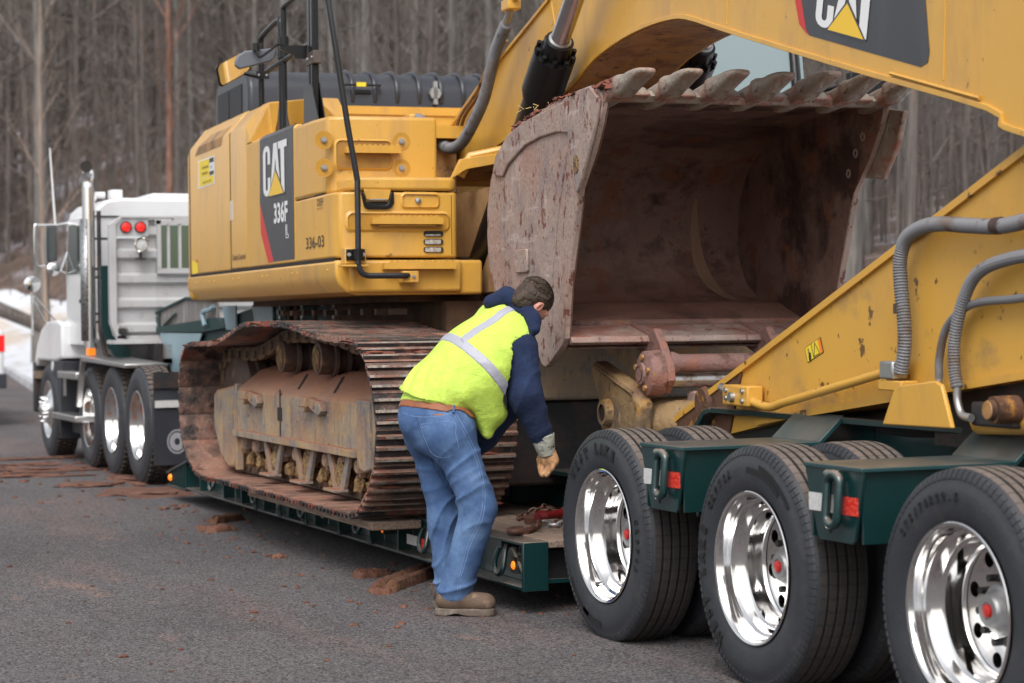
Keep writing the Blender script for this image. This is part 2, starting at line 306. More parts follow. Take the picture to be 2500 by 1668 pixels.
# trees -------------------------------------------------------------
bark1 = pm('bark_grey', C255(122, 117, 112), .9, layers=((C255(80, 75, 72), 3, .4, .6, .8, (3, 3, .4)), (C255(142, 136, 130), 2, .55, .7, .5)), bump=(12, .03, (3, 3, .5)))
bark2 = pm('bark_brown', C255(112, 104, 99), .9, layers=((C255(70, 63, 59), 3, .4, .6, .8, (3, 3, .4)), (C255(120, 100, 86), 2, .55, .7, .5)), bump=(12, .03, (3, 3, .5)))
bark3 = pm('bark_red', C255(138, 104, 90), .9, layers=((C255(112, 76, 62), 3, .4, .6, .8, (3, 3, .4)), (C255(175, 134, 112), 2, .55, .7, .6)), bump=(12, .03, (3, 3, .5)))
bark4 = pm('bark_pale', C255(170, 150, 134), .9, layers=((C255(120, 102, 90), 3, .4, .6, .8, (3, 3, .4)),), bump=(12, .03, (3, 3, .5)))
def limb(mb, p, d, L, r, depth, rng, n=4):
    pts = [p]; rr = [r]; q = Vector(p); dd = Vector(d).normalized()
    segs = 4
    for k in range(segs):
        dd = (dd+Vector((rng.uniform(-.25, .25), rng.uniform(-.25, .25), rng.uniform(-.05, .28)))*.6).normalized()
        q = q+dd*L/segs; pts.append(q.copy()); rr.append(r*(1-(k+1)/segs*.8))
    mb.tube(pts, rr, n, cap=False)
    if depth > 0:
        for k in range(rng.randint(3, 5)):
            i = rng.randint(1, segs); dv = (dd+Vector((rng.uniform(-1, 1), rng.uniform(-1, 1), rng.uniform(-.3, .8)))).normalized()
            limb(mb, pts[i], dv, L*rng.uniform(.35, .6), rr[i]*.55, depth-1, rng, 3)
def tree_meshes(seed, H, R, low=.28, nb=26, lean=.02, bow=.3):
    rng = random.Random(seed); tr = MB(); cr = MB(); pts = []; rr = []
    ph = rng.uniform(0, 6)
    for k in range(11):
        t = k/10; pts.append((sin(t*5+ph)*bow*t*(1-t*.3)+lean*H*t, cos(t*4+ph)*bow*.6*t, H*t-.3)); rr.append(R*(1.25 if k == 0 else 1)*(1-.75*t))
    tr.tube(smooth_path(pts, 2), [rr[min(10, i//2)]*(1-(i % 2)*.04) for i in range(21)], 10)
    for k in range(nb):
        t = low+(1-low)*(k+rng.random())/nb; i = min(9, int(t*10)); f = t*10-i
        p = Vector(pts[i]).lerp(Vector(pts[i+1]), f); a = rng.uniform(0, 2*pi)
        L = H*rng.uniform(.12, .24)*(1.15-t*.6)
        limb(cr, p, (cos(a), sin(a), rng.uniform(.3, 1.1)), L, R*.28*(1.15-t), 2, rng)
    return tr, cr
SPEC = [(1, 19, .21, .30, 22, .02, .3, bark1), (2, 17, .16, .22, 26, -.03, .5, bark2), (3, 21, .26, .35, 20, .01, .2, bark1), (4, 14, .10, .15, 28, .04, .6, bark2), (5, 16, .13, .2, 26, -.05, .5, bark2), (6, 20, .18, .3, 24, .03, .35, bark1)]
PROTO = []
for sp in SPEC:
    t_, c_ = tree_meshes(*sp[:7])
    r_ = empty('bare_tree', (0, 0, 0)); to = t_.build('trunk', sp[7], r_, smooth=60); co_ = c_.build('crown', sp[7], r_, smooth=0); PROTO.append((r_, to, co_))
def put_tree(k, x, y, label, group=None, s=1, rz=0, tilt=0, first=False, mat=None, thin=1.0):
    r0, t0, c0 = PROTO[k]
    r = empty('bare_tree', (x, y, hill(x, y)), label, 'tree', group); r.rotation_euler = (tilt, 0, rz); r.scale = (s*thin, s*thin, s)
    for q in (t0, c0):
        d = q.copy(); col.objects.link(d); d.parent = r; d.location = q.location
        if mat:
            d.data = d.data.copy(); d.data.materials[0] = mat
rng = random.Random(5)
TL = ['slender bare grey-barked tree standing in the dense wood behind the road', 'crooked bare brown-barked tree in the wood behind the road', 'tall thick grey tree trunk in the wood behind the road',
      'thin bare sapling with many twigs in the wood behind the road', 'narrow leaning brown tree in the wood behind the road', 'straight bare tree with high forked crown in the wood behind the road']
put = []
# named trees of the picture: the thick one far left, the red trunk above the tractor, the pale crooked one
def at_u(u, y):   # where the line of sight of a picture column crosses distance y, on the ground
    t = (u-1250)/5237.8; d = Vector((fw.x, fw.y, 0))+Vector((rt.x, rt.y, 0))*t; return d.x/d.y*y
special = [(2, at_u(100, 62), 62, 'thick grey tree trunk at the far left edge of the wood, rising from the snow', 1.15, None, .0),
           (0, at_u(412, 60), 60, 'straight tree with reddish bark rising above the white tractor cab roof', 1.0, bark3, 0.0),
           (4, at_u(118, 58), 58, 'thin crooked pale trunk left of the exhaust stack', .95, bark4, .03)]
for k, x, y, lb, s, mt, tl in special: put_tree(k, x, y, lb, None, s, rng.uniform(0, .3), tl, mat=mt, thin=(.8 if mt is None else .55)); put.append((x, y))
n = 0; tries = 0
while n < 275 and tries < 6000:
    tries += 1; y = rng.uniform(24, 118); q = rng.uniform(.10, .80); x = q*y
    s_ = x-kx(y)
    if s_ < 6.5+max(0, 40-y)*.05: continue
    if any((x-a)**2+(y-b)**2 < 1.6 for a, b in put): continue
    put.append((x, y)); k = rng.choice((0, 0, 1, 1, 2, 3, 3, 4, 4, 5)); n += 1
    put_tree(k, x, y, TL[k], 'bare trees of the wood', rng.uniform(.75, 1.15), rng.uniform(0, 6.28), rng.uniform(-.05, .05), thin=.5 if y < 45 else .72)
for r_, a, b in PROTO:
    for q in (a, b): bpy.data.objects.remove(q)
    bpy.data.objects.remove(r_)
# undergrowth and the far wood: nobody could count them
ug = MB()
for _ in range(9000):
    y = rng.uniform(26, 150); x = rng.uniform(.09, .84)*y; s_ = x-kx(y)
    if s_ < 7: continue
    far = y > 80; h = rng.uniform(6, 17) if far else rng.uniform(1.2, 7); z = hill(x, y); r = rng.uniform(.03, .11) if far else rng.uniform(.012, .035)
    lx, ly = rng.uniform(-.09, .09)*h, rng.uniform(-.09, .09)*h
    b0, b1, b2 = Vector((x, y, z-.2)), Vector((x+lx*.3, y+ly*.3, z+h*.5)), Vector((x+lx, y+ly, z+h))
    ug.tube((b0, b1, b2), (r, r*.8, r*.2), 3, cap=False)
    for q in range(5):
        p = b0.lerp(b2, rng.uniform(.2, .9)); ug.tube((p, p+Vector((rng.uniform(-.5, .5), rng.uniform(-.4, .4), rng.uniform(.0, .45)))*h*.34), (r*.5, r*.12), 3, cap=False)
tag(ug.build('undergrowth', bark2, smooth=0), 'tangle of thin saplings and far trunks filling the wood', 'undergrowth', kind='stuff')
tw = MB()
for _ in range(15000):
    y = rng.uniform(34, 120); x = rng.uniform(.10, .82)*y; s_ = x-kx(y)
    if s_ < 6: continue
    L_ = rng.uniform(.8, 3.2); p = Vector((x, y, hill(x, y)+rng.uniform(.5, 13))); d = Vector((rng.uniform(-1, 1), rng.uniform(-.5, .5), rng.uniform(-.1, 1.1))).normalized()*L_; b_ = Vector((rng.uniform(-.2, .2), 0, rng.uniform(.0, .3)))*L_
    r = rng.uniform(.010, .026); tw.tube((p, p+d*.5+b_*.5, p+d+b_), (r, r*.7, r*.2), 3, cap=False)
tag(tw.build('twigs', bark2, smooth=0), 'fine bare twigs filling the wood between the trunks', 'twigs', kind='stuff')
# fallen log on the snow
lg = MB(); P0, P1 = Vector((at_u(0, 60), 60, 1.75)), Vector((at_u(165, 60), 60, .95)); lg.tube((P0-(P1-P0)*.3, P0, P1, P1+(P1-P0)*.1), (.2, .2, .17, .15), 9)
tag(lg.build('fallen_log', bark2), 'dark fallen log lying on the snow bank left of the tractor', 'log')
# blobs of mud on the road
def clod(cx, cy, cz, sx, sy, sz, seed, rot=0, amp=.35, n=2):
    bm = bmesh.new(); bmesh.ops.create_icosphere(bm, subdivisions=n, radius=1)
    R_ = Matrix.Rotation(rot, 3, 'Z'); vs = []
    for v in bm.verts:
        p = v.co.copy(); k = 1+amp*mnoise.noise(p*1.7+Vector((seed, 0, 0)))+amp*.5*mnoise.noise(p*4+Vector((0, seed, 0)))
        p = Vector((p.x*sx*k, p.y*sy*k, max(-.25, p.z)*sz*k)); p = R_ @ p; vs.append((p.x+cx, p.y+cy, p.z+cz))
    fs = [tuple(v.index for v in f.verts) for f in bm.faces]; bm.free(); return vs, fs
# wet mud smears are thin raised sheets
st = MB()
r3 = random.Random(8)
for _ in range(330):
    t = r3.random()
    if t < .45: x, y = r3.gauss(3.75, .35), r3.uniform(9.5, 16.5)
    elif t < .8: x, y = r3.gauss(4.0, .8), r3.uniform(17, 22.5)
    else: x, y = r3.uniform(1.5, 4.2), r3.uniform(7.5, 22)
    s = r3.uniform(.004, .016)*(1.8 if y > 16 else 1)*(2 if r3.random() < .06 else 1)
    st.add(*clod(x, y, .002, s*r3.uniform(.8, 1.8), s*r3.uniform(.8, 2), s*.8, r3.random()*50, r3.random()*3, n=1))
tag(st.build('mud_crumbs', mudmat, smooth=0), 'scattered crumbs of red mud on the asphalt along the trailer', 'mud', kind='stuff')
sm = MB()
for (x, y, lx, ly) in ((3.9, 20.9, .7, .25), (4.0, 17.9, .35, .5), (3.5, 21.8, .5, .2), (4.2, 19.3, .2, .7), (3.3, 20.2, .45, .16), (3.75, 22.7, .8, .14), (3.7, 18.9, .3, .25)):
    sm.add(*clod(x, y, .0, lx, ly, .022, x*7+y, r3.uniform(-.3, .3), amp=.9, n=3))
tag(sm.build('mud_smear', mudmat, smooth=60), 'flat smears of red mud on the road beside the tractor wheels', 'mud', kind='stuff')
def chunk(pos, dims, rot, seed, label, grooves=True, mat=mudmat):
    """slab of mud pressed out of a track shoe: long ridges, broken edges"""
    L_, W_, H_ = dims; nx, ny = 44, 18; vs = []; R_ = Matrix.Rotation(rot, 3, 'Z')
    for side in (1, 0):
        for j in range(ny+1):
            for i in range(nx+1):
                u, v_ = i/nx, j/ny; ed = min(1, 6*min(u, 1-u, v_, 1-v_)+.05)
                x = (u-.5)*L_*(1+.12*mnoise.noise(Vector((v_*5, seed, 1)))); y = (v_-.5)*W_*(1+.3*mnoise.noise(Vector((u*3, seed, 2))))
                h = H_*min(1, ed*1.6)*(.50+.55*abs(sin(v_*pi*2.0))**.7*(.9+.2*mnoise.noise(Vector((u*6, v_*4, seed)))) if grooves else .8+.4*mnoise.noise(Vector((u*7, v_*6, seed))))+.006*mnoise.noise(Vector((x*25, y*25, seed)))+.003*mnoise.noise(Vector((x*70, y*70, seed)))
                p = R_ @ Vector((x, y, h if side else -.004)); vs.append(Vector(pos)+p)
    n1 = (nx+1)*(ny+1); fs = []
    for j in range(ny):
        for i in range(nx):
            a = j*(nx+1)+i; fs.append((a, a+1, a+nx+2, a+nx+1)); fs.append((n1+a, n1+a+nx+1, n1+a+nx+2, n1+a+1))
    ring = [i for i in range(nx+1)]+[j*(nx+1)+nx for j in range(1, ny+1)]+[ny*(nx+1)+i for i in range(nx-1, -1, -1)]+[j*(nx+1) for j in range(ny-1, 0, -1)]
    for k in range(len(ring)): a, b = ring[k], ring[(k+1) % len(ring)]; fs.append((a, n1+a, n1+b, b))
    mb = MB(); mb.add(vs, fs); o = mb.build('mud_slab', mat, smooth=40); tag(o, label, 'mud slab', 'slabs of mud fallen on the road'); return o
clay2 = pm('mud_clay', C255(112, 78, 56), .95, layers=((C255(92, 54, 42), 8, .42, .6, .9), (C255(146, 112, 78), 14, .58, .7, .6), (C255(60, 40, 32), 40, .58, .66, .7)), bumps=((30, .03), (90, .012)))
chunk((3.92, 11.13, 0), (.95, .17, .055), .90, 1, 'largest grooved mud slab, lying just left of the worker\'s boot', mat=clay2)
chunk((3.80, 11.44, 0), (.20, .12, .045), .2, 2, 'short dark red mud slab left of the big grooved one', False)
chunk((3.90, 15.00, 0), (.32, .10, .05), .6, 3, 'narrow brown mud bar on the road below the track, farther back', mat=clay2)
chunk((3.68, 14.40, 0), (.22, .2, .04), .5, 4, 'flat broken mud piece in front of the narrow bar', False)
chunk((3.62, 10.72, 0), (.14, .10, .03), 1.5, 6, 'small mud lump closest to the worker\'s boot', False)
# ------------------------------------------------------------------ wheels (shared meshes)
def tyre_prof(R, Wd, rb, grooves):
    """outer face at h=0, inner at h=Wd (axial, radius)"""
    p = [(.018, rb), (.004, rb+.018), (-.004, rb+.05), (-.010, (R+rb)/2), (-.006, R-.055), (.004, R-.038), (.004, R-.030), (.012, R-.014), (.022, R-.004), (.034, R)]
    n = grooves; a, b = .048, Wd-.048; wd = .007
    for k in range(n):
        c = a+(b-a)*(k+.5)/n
        p += [(c-wd, R+.004), (c-wd*.7, R-.013), (c+wd*.7, R-.013), (c+wd, R+.004)]
    p += [(Wd-.034, R), (Wd-.022, R-.004), (Wd-.004, R-.038), (Wd+.008, (R+rb)/2), (Wd+.004, rb+.05), (Wd-.018, rb)]
    return p
def disc_holes(mb, x, cen, r0, r1, nh, rh, rm):
    """flat wheel disc in the plane x with round hand holes"""
    for k in range(nh):
        a = 2*pi*(k+.5)/nh; da = pi/nh; M_ = 16; out = []; hol = []; ins = []
        hc = (rm*cos(a), rm*sin(a))
        for j in range(M_):
            t = 2*pi*j/M_+a; hol.append((hc[0]+rh*cos(t), hc[1]+rh*sin(t)))
            # matching point on the sector outline
            u = (cos(2*pi*j/M_), sin(2*pi*j/M_)); q = 1/max(abs(u[0]), abs(u[1])); rr = (r0+r1)/2+u[0]*q*(r1-r0)/2; aa = a+u[1]*q*da
            out.append((rr*cos(aa), rr*sin(aa)))
        vs = [(x+cen[0], cen[1]+p[0], cen[2]+p[1]) for p in out+hol]+[(x+.016+cen[0], cen[1]+p[0], cen[2]+p[1]) for p in hol]
        fs = [(j, M_+j, M_+(j+1) % M_, (j+1) % M_) for j in range(M_)]+[(M_+j, 2*M_+j, 2*M_+(j+1) % M_, M_+(j+1) % M_) for j in range(M_)]
        mb.add(vs, fs)
def arc_text(s, x, cy, cz, R, a_start, size, step, name, parent, mat=None, bold=.006, sx=.8, rev=False):
    """letters standing on a circle on the outer tyre wall, read from -x; a: angle from up towards -y (right in the picture)"""
    big = MB()
    for i, ch in enumerate(s):
        if ch == ' ': continue
        a = a_start+i*step
        mb = text_mesh(ch, ID, mat, None, None, size, sx, bold, .002)
        for v in mb.v:
            ly = v.x-mb.width/2; lz = v.y
            r = R+lz; py = -r*sin(a)-ly*cos(a); pz = r*cos(a)-ly*sin(a)
            big.v.append(Vector((x, cy+py, cz+pz))+Vector((-.003 if v.z > 0 else .0, 0, 0)))
        n0 = len(big.v)-len(mb.v); big.f += [tuple(q+n0 for q in f) for f in mb.f]
    return big.build(name, mat or letter_m, parent, smooth=0)
WX = 4.01
def make_wheel(parent, cen, deep=True, text=None, truck=False, inner_only=False, R=.477, n=72):
    x, y, z = cen; rb = .292 if not truck else .298; Wd = .262
    wh = empty('wheel', cen, parent=parent)
    sf = MB(); pr = tyre_prof(R, Wd, rb, 4)
    k0 = 9
    sf.lathe(pr[:k0+1], cen, 'x', n); sf.lathe(pr[-6:], cen, 'x', n)
    o = sf.build('tyre', rubber, wh, smooth=40)
    tr = MB(); tr.lathe(pr[k0:-5], cen, 'x', n)
    if not truck:      # ribbed shoulder: little grooves cut in the edge
        sh = MB(); q = [(.0035, R-.036), (.005, R-.028), (.0125, R-.012), (.022, R-.0035)]
        for k in range(96):
            a0, a1 = 2*pi*(k+.16)/96, 2*pi*(k+.84)/96; lo_ = len(sh.v)
            sh.add([(x+h_-.0022, y+(r_+.0018)*cos(a), z+(r_+.0018)*sin(a)) for a in (a0, a1) for h_, r_ in q]+[(x+h_+.004, y+(r_-.004)*cos(a), z+(r_-.004)*sin(a)) for a in (a0, a1) for h_, r_ in q],
                   [(i, i+1, i+5, i+4) for i in range(3)]+[(8+i, i, i+4, 12+i) for i in (0,)]+[(i, 8+i, 9+i, i+1) for i in range(3)]+[(i+4, i+5, 13+i, 12+i) for i in range(3)])
        sh.build('shoulder_ribs', rubber, wh, smooth=0)['kind'] = 'stuff'
    else:
        for k in range(52):
            for q in range(4):
                a = 2*pi*(k+.5*(q % 2))/52; M_ = Matrix.Translation(cen) @ Matrix.Rotation(a, 4, 'X'); tr.box(.026+q*.056, .070+q*.056, -.021, .021, R-.01, R+.012, M_)
    tr.build('tread', tread_m, wh, smooth=40)
    if inner_only: return wh
    rm = MB()
    if deep:
        prof = [(.012, rb+.001), (.0, rb+.010), (-.003, rb+.006), (.0, rb-.004), (.012, rb-.011), (.05, rb-.015), (.062, rb-.019), (.070, rb-.030), (.074, rb-.034), (.105, rb-.040), (.112, rb-.046), (.116, rb-.054), (.15, rb-.057), (.175, rb-.058), (.185, rb-.062), (.192, rb-.070)]
        rm.lathe(prof, cen, 'x', n); disc_holes(rm, .194, cen, .125, rb-.066, 8, .027, .182)
        rm.lathe([(.194, .126), (.190, .10), (.188, .07)], cen, 'x', 32)
    else:
        prof = [(.012, rb+.001), (.0, rb+.010), (-.003, rb+.006), (.004, rb-.006), (.03, rb-.020), (.04, rb-.03), (.03, rb-.08), (.0, .16), (-.02, .14), (-.02, .08)]
        rm.lathe(prof, cen, 'x', n)
    rm.build('rim', alu, wh, smooth=35)
    hb = MB()
    if deep:
        hb.lathe([(.205, .088), (.165, .085), (.158, .070), (.135, .060), (.128, .056), (.122, .050), (.121, .030), (.126, .028), (.126, .0001)], cen, 'x', 28)
        for k in range(10):
            a = 2*pi*k/10; c = (x, y+.112*cos(a), z+.112*sin(a)); nb_ = MB(); nb_.cyl(c, .014, .160, .192, 'x', 6); nb_.build('wheel_nut', darksteel, wh)
        hb.build('hub', galv, wh, smooth=35)
        cp = MB(); cp.lathe([(.127, .023), (.116, .022), (.113, .018), (.112, .0001)], cen, 'x', 20); cp.build('hub_cap', red_p if truck else pm_red_cap, wh, smooth=35)
        bk = MB(); bk.cyl(cen, rb-.03, .24, .25, 'x', 32); bk.build('brake_drum', darksteel, wh)
    else:
        hb.lathe([(-.02, .085), (-.07, .08), (-.085, .06), (-.088, .0001)], cen, 'x', 28); hb.build('hub', chrome, wh, smooth=35)
        for k in range(10):
            a = 2*pi*k/10; c = (x, y+.13*cos(a), z+.13*sin(a)); q = MB(); q.lathe([(-.018, .016), (-.055, .014), (-.075, .006), (-.077, .0001)], c, 'x', 10); q.build('nut_cover', chrome, wh)
    return wh
pm_red_cap = pm('hub_cap_red', (.55, .03, .025), .35)
def dup_wheel(wh, parent, delta, mirror=False):
    c = wh.copy(); col.objects.link(c); WLOC[c.name] = WLOC[wh.name]+Vector(delta); c.parent = parent; c.location = WLOC[c.name]-WLOC[parent.name]
    for ch in wh.children:
        d = ch.copy(); col.objects.link(d); d.parent = c
    if mirror: c.rotation_euler = (0, 0, pi)
    return c
# ------------------------------------------------------------------ lowboy trailer
TR = empty('lowboy_trailer', (5.27, 12, 0), 'dark green lowboy trailer carrying the excavator, with polished wheels', 'trailer')
WY = [8.768, 7.384, 5.977]; HUB = .464
w1 = make_wheel(TR, (WX, WY[0], HUB)); w2 = dup_wheel(w1, TR, (0, WY[1]-WY[0], 0)); w3 = dup_wheel(w1, TR, (0, WY[2]-WY[0], 0))
w2.rotation_euler = (radians(11), 0, 0); w3.rotation_euler = (radians(-7), 0, 0); w1.rotation_euler = (radians(4), 0, 0)
wi = make_wheel(TR, (WX+.335, WY[0], HUB), inner_only=True); dup_wheel(wi, TR, (0, WY[1]-WY[0], 0)); dup_wheel(wi, TR, (0, WY[2]-WY[0], 0))
for y in WY:
    dup_wheel(wi, TR, (6.57-4.01-.262-.01, y-WY[0], 0)); dup_wheel(wi, TR, (6.57-.262-4.01-.335, y-WY[0], 0))
x_t = WX-.0105
arc_text('WEST LAKE', x_t, WY[0], HUB, .372, radians(-52), .058, radians(8.6), 'lettering', w1)
arc_text('CR976A', x_t, WY[1], HUB, .372, radians(-66), .045, radians(6.4), 'lettering', w2, bold=.003)
arc_text('WEST LAKE', x_t, WY[1], HUB, .372, radians(208), .058, radians(8.6), 'lettering', w2)
arc_text('CR976A', x_t, WY[0], HUB, .372, radians(72), .04, radians(6.2), 'lettering', w1, bold=.002)
arc_text('275/70R22.5', x_t, WY[2], HUB, .372, radians(-44), .04, radians(5.4), 'lettering', w3, bold=.002)
# dark moulded panels on the tyre walls
def wall_panel(par, cy, a0, a1, r0, r1):
    mb = MB(); n = 14
    for r, x_ in ((r0, x_t-.0012), (r1, x_t-.0012)):
        mb.v += [Vector((x_, cy-r*sin(a0+(a1-a0)*k/n), HUB+r*cos(a0+(a1-a0)*k/n))) for k in range(n+1)]
    mb.f = [(k, k+1, n+k+2, n+k+1) for k in range(n)]; mb.build('moulded_panel', letter_m, par, smooth=0)
wall_panel(w1, WY[0], radians(196), radians(232), .385, .405); wall_panel(w1, WY[0], radians(176), radians(205), .385, .41)
wall_panel(w2, WY[1], radians(-12), radians(28), .375, .395); wall_panel(w2, WY[1], radians(2), radians(40), .400, .42)
# small triangular maker's mark in the first rim
mk = MB(); th = radians(207)
mk.add([(WX+.030, WY[0]-.2745*sin(a), HUB+.2745*cos(a)) for a in (th-.05, th+.05)]+[(WX+.066, WY[0]-.262*sin(th), HUB+.262*cos(th))], [(0, 1, 2)]); mk.build('maker_mark', decal_black, w1, smooth=0)
# axles
for y in WY: MB().cyl((4.2, y, HUB), .065, 0, 2.2, 'x', 14).build('axle', darksteel, TR)
# main beams of the bogie, sloping front, I section
def ibeam(x0, x1, name='main_beam'):
    o = MB(); prof_top = [(4.4, 1.01), (9.12, 1.01), (9.20, .995), (9.66, .60), (11.66, .585), (11.66, .36)]
    for (a, b) in zip(prof_top[:-1], prof_top[1:]):
        d = Vector((0, b[0]-a[0], b[1]-a[1])).normalized(); nrm = Vector((0, -d.z, d.y)) if d.y > .0001 else Vector((0, 1, 0))
        t = .028; q = [(a[0], a[1]), (b[0], b[1]), (b[0]-nrm.y*t if d.y > .001 else b[0]-t, b[1]-nrm.z*t), (a[0]-nrm.y*t if d.y > .001 else a[0]-t, a[1]-nrm.z*t)]
        o.prism([(p[0], p[1]) for p in q], x0, x1)
    o.prism([(4.4, .98), (9.13, .98), (9.62, .575), (11.64, .56), (11.64, .37), (9.7, .37), (9.4, .42), (8.9, .66), (4.4, .66)], (x0+x1)/2+.02, (x0+x1)/2+.04)
    o.prism([(4.4, .66), (8.9, .66), (9.4, .42), (9.7, .37), (9.7, .345), (9.39, .392), (8.88, .632), (4.4, .632)], x0, x1)
    return o.build(name, green, TR, bevel=.004, seg=1)
ibeam(4.74, 4.90); ibeam(5.66, 5.82)
for a_, b_, c_ in ((9.3, .38, .62), (6.0, .66, .97), (7.8, .66, .97)): MB().box(4.83, 5.72, a_, a_+.04, b_, c_).build('cross_member', green, TR)
MB().box(4.9, 5.66, 4.6, 9.0, .60, .64).build('belly_plate', darksteel, TR)
# outrigger arms over the wheels
def arm(y0, y1, first=False):
    ym = (y0+y1)/2; A = empty('fender_arm', (4.0, ym, .9), parent=TR)
    fc = MB(); f0 = [(y0, .908), (y1, .908), (y1, .88), (y1-.086, .645), (y1-.10, .632), (y0+.075, .632), (y0+.061, .645), (y0, .88)]
    fc.prism(f0, 3.992, 4.006); fc.build('end_plate', green, A, bevel=.003)
    bx = MB(); bx.prism([(4.006, .892), (4.72, .892), (4.72, .64), (4.006, .636)], y0+.02, y0+.034, 'y')
    bx.prism([(4.006, .892), (4.72, .892), (4.72, .64), (4.006, .636)], y1-.034, y1-.02, 'y'); bx.build('side_web', green, A)
    tp = MB(); tp.prism([(3.985, .893), (4.64, .893), (4.64, .909), (3.985, .909)], y0-.004, y1+.004, 'y'); tp.build('top_plate', green_dusty, A, bevel=.003)
    sp = MB(); sp.prism([(4.64, .895), (4.765, 1.005), (4.752, 1.020), (4.630, .910)], y0-.004, y1+.004, 'y'); sp.build('sloping_gusset', green_dusty, A, bevel=.002)
    # lifting ring on its lug
    rg = MB(); yc = ym-.045; z0 = .845; lp = []
    for k in range(13): a = pi*k/12; lp.append((3.965, yc+.042*cos(a), z0+.034*sin(a)))
    for k in range(13): a = pi+pi*k/12; lp.append((3.965-.01, yc+.042*cos(a), z0-.115+.034*sin(a)))
    lp.append(lp[0]); rg.tube(lp, .0175, 8, cap=False); rg.build('lashing_ring', green, A, smooth=60)
    lg_ = MB(); lg_.lathe([(yc-.03+.0, .02), (yc+.06, .02)], (3.975, 0, z0+.028), 'y', 12).lathe([(yc-.03, .0001), (yc-.03, .02)], (3.975, 0, z0+.028), 'y', 12); lg_.lathe([(yc+.06, .02), (yc+.06, .0001)], (3.975, 0, z0+.028), 'y', 12); lg_.build('ring_lug', green, A, smooth=50)
    MB().box(3.988, 3.993, y0+.035, ym-.02, .735, .800).build('red_reflector', refl_red, A); MB().box(3.988, 3.993, ym+.0, y1-.03, .735, .800).build('white_reflector', refl_white, A)
    MB().box(3.9885, 3.993, ym+.02, ym+.033, .660, .735).build('slot', seam, A)
arm(7.915, 8.318); arm(6.518, 6.921); arm(5.12, 5.52)
# deck ----------------------------------------------------------------
DK = empty('deck', (5.27, 13.3, .3), parent=TR)
rl = MB(); rl.box(3.97, 4.10, 9.62, 16.5, .12, .135).box(3.97, 4.10, 9.62, 16.45, .337, .352).box(4.075, 4.09, 9.62, 16.5, .135, .337)
rl.build('side_rail', green, DK, bevel=.003)
MB().box(3.966, 4.10, 9.595, 9.62, .116, .356).build('end_plate', green, DK, bevel=.004)
MB().box(6.44, 6.57, 9.6, 16.5, .12, .352).build('side_rail', green, DK)
# ramped front end of the deck, ribbed
rp = MB(); rp.prism([(16.5, .12), (17.13, .12), (17.13, .215), (16.5, .335)], 4.0, 6.5); rp.build('ramp_end', green, DK)
MB().prism([(16.45, .336), (17.15, .205), (17.15, .222), (16.45, .353)], 3.965, 6.54).build('ramp_flange', green, DK); MB().box(3.965, 6.54, 16.5, 17.15, .105, .12).build('ramp_sill', green, DK)
for k in range(8): y = 16.52+k*.075; MB().box(3.972, 3.999, y, y+.014, .121, .33-(y-16.5)*.19).build('rib', green, DK)
MB().box(4.1, 6.44, 9.7, 16.4, .16, .30).build('deck_pan', darksteel, DK)
MB().box(4.10, 5.0, 9.605, 9.625, .15, .17).build('rear_sill', green, DK)
for (x0, x1) in ((4.104, 4.262), (4.268, 4.478), (4.484, 4.736), (4.906, 5.16), (5.166, 5.40), (5.406, 5.654), (5.826, 6.05), (6.056, 6.28), (6.286, 6.436)):
    segs = ((9.600, 11.9), (11.906, 14.2), (14.206, 16.4)) if x0 < 4.7 else ((9.7, 13), (13.006, 16.4))
    for y0, y1 in segs: MB().box(x0, x1, y0, y1, .322, .357+random.uniform(0, .003)).build('plank', wood, DK, bevel=.004, seg=1)
# rings, posts and lamps in the open side channel
for y in (9.93, 11.05, 12.2, 13.35, 14.5, 15.7):
    g = MB(); lp = [(3.985, y+.02, .30), (3.965, y+.03, .24), (3.96, y+.02, .19), (3.96, y-.03, .172), (3.965, y-.07, .20), (3.985, y-.05, .27), (4.0, y-.03, .31), (3.985, y+.02, .30)]
    g.tube(smooth_path(lp, 4), .014, 8, cap=False); g.box(3.975, 4.07, y-.03, y+.03, .30, .337); g.build('lashing_ring', green, DK, smooth=50)
for y in (10.6, 11.5, 12.0, 12.6, 13.1, 13.7, 14.3, 14.9, 15.4, 16.1):
    MB().box(3.985, 4.07, y-.008, y+.008, .135, .337).build('stiffener', green, DK)
MB().prism([(9.80, .315), (9.80, .30), (9.63, .165), (9.63, .18)], 3.985, 4.0).build('brace', green, DK)
for k in range(6): MB().cyl((4.0735, 9.66+k*.055, .285), .017, -.002, .002, 'x', 12).build('hole', seam, DK)
def lamp(y, z, x=3.985, s=1.0, par=DK):
    L = MB(); L.lathe([(-.004, .0001), (-.016*s, .020*s), (-.004, .034*s), (.01, .036*s)], (x, y, z), 'x', 16, sy=.7 if s > .9 else 1); L.build('marker_lamp', amber, par, smooth=60)
MB().box(3.985, 4.07, 9.72, 9.80, .19, .27).build('lamp_housing', darksteel, DK); lamp(9.766, .228, s=.62)
lamp(17.02, .18, 3.966, .75); MB().box(3.985, 4.07, 11.75, 11.79, .2, .25).build('lamp_housing', darksteel, DK); lamp(11.77, .225, 3.985, .45)
MB().box(3.972, 3.976, 11.10, 11.31, .19, .245).build('white_reflector', refl_white, DK); MB().box(3.972, 3.976, 10.98, 11.098, .185, .24).build('red_reflector', refl_red, DK)
# swing-out brackets and the timber the track overhangs on
for y in (11.3, 12.15, 13.1): MB().box(3.74, 4.07, y-.03, y+.03, .272, .296).build('swing_bracket', green, DK)
for y in (11.9, 12.5, 13.2, 13.8, 14.4): MB().cyl((3.955, y, 0), .007, .16, .33, 'z', 6).cyl((3.955, y, 0), .014, .13, .16, 'z', 8).build('locking_pin', green, DK)
# gooseneck ---------------------------------------------------------------
GN = empty('gooseneck', (5.27, 18.5, 1.2), parent=TR)
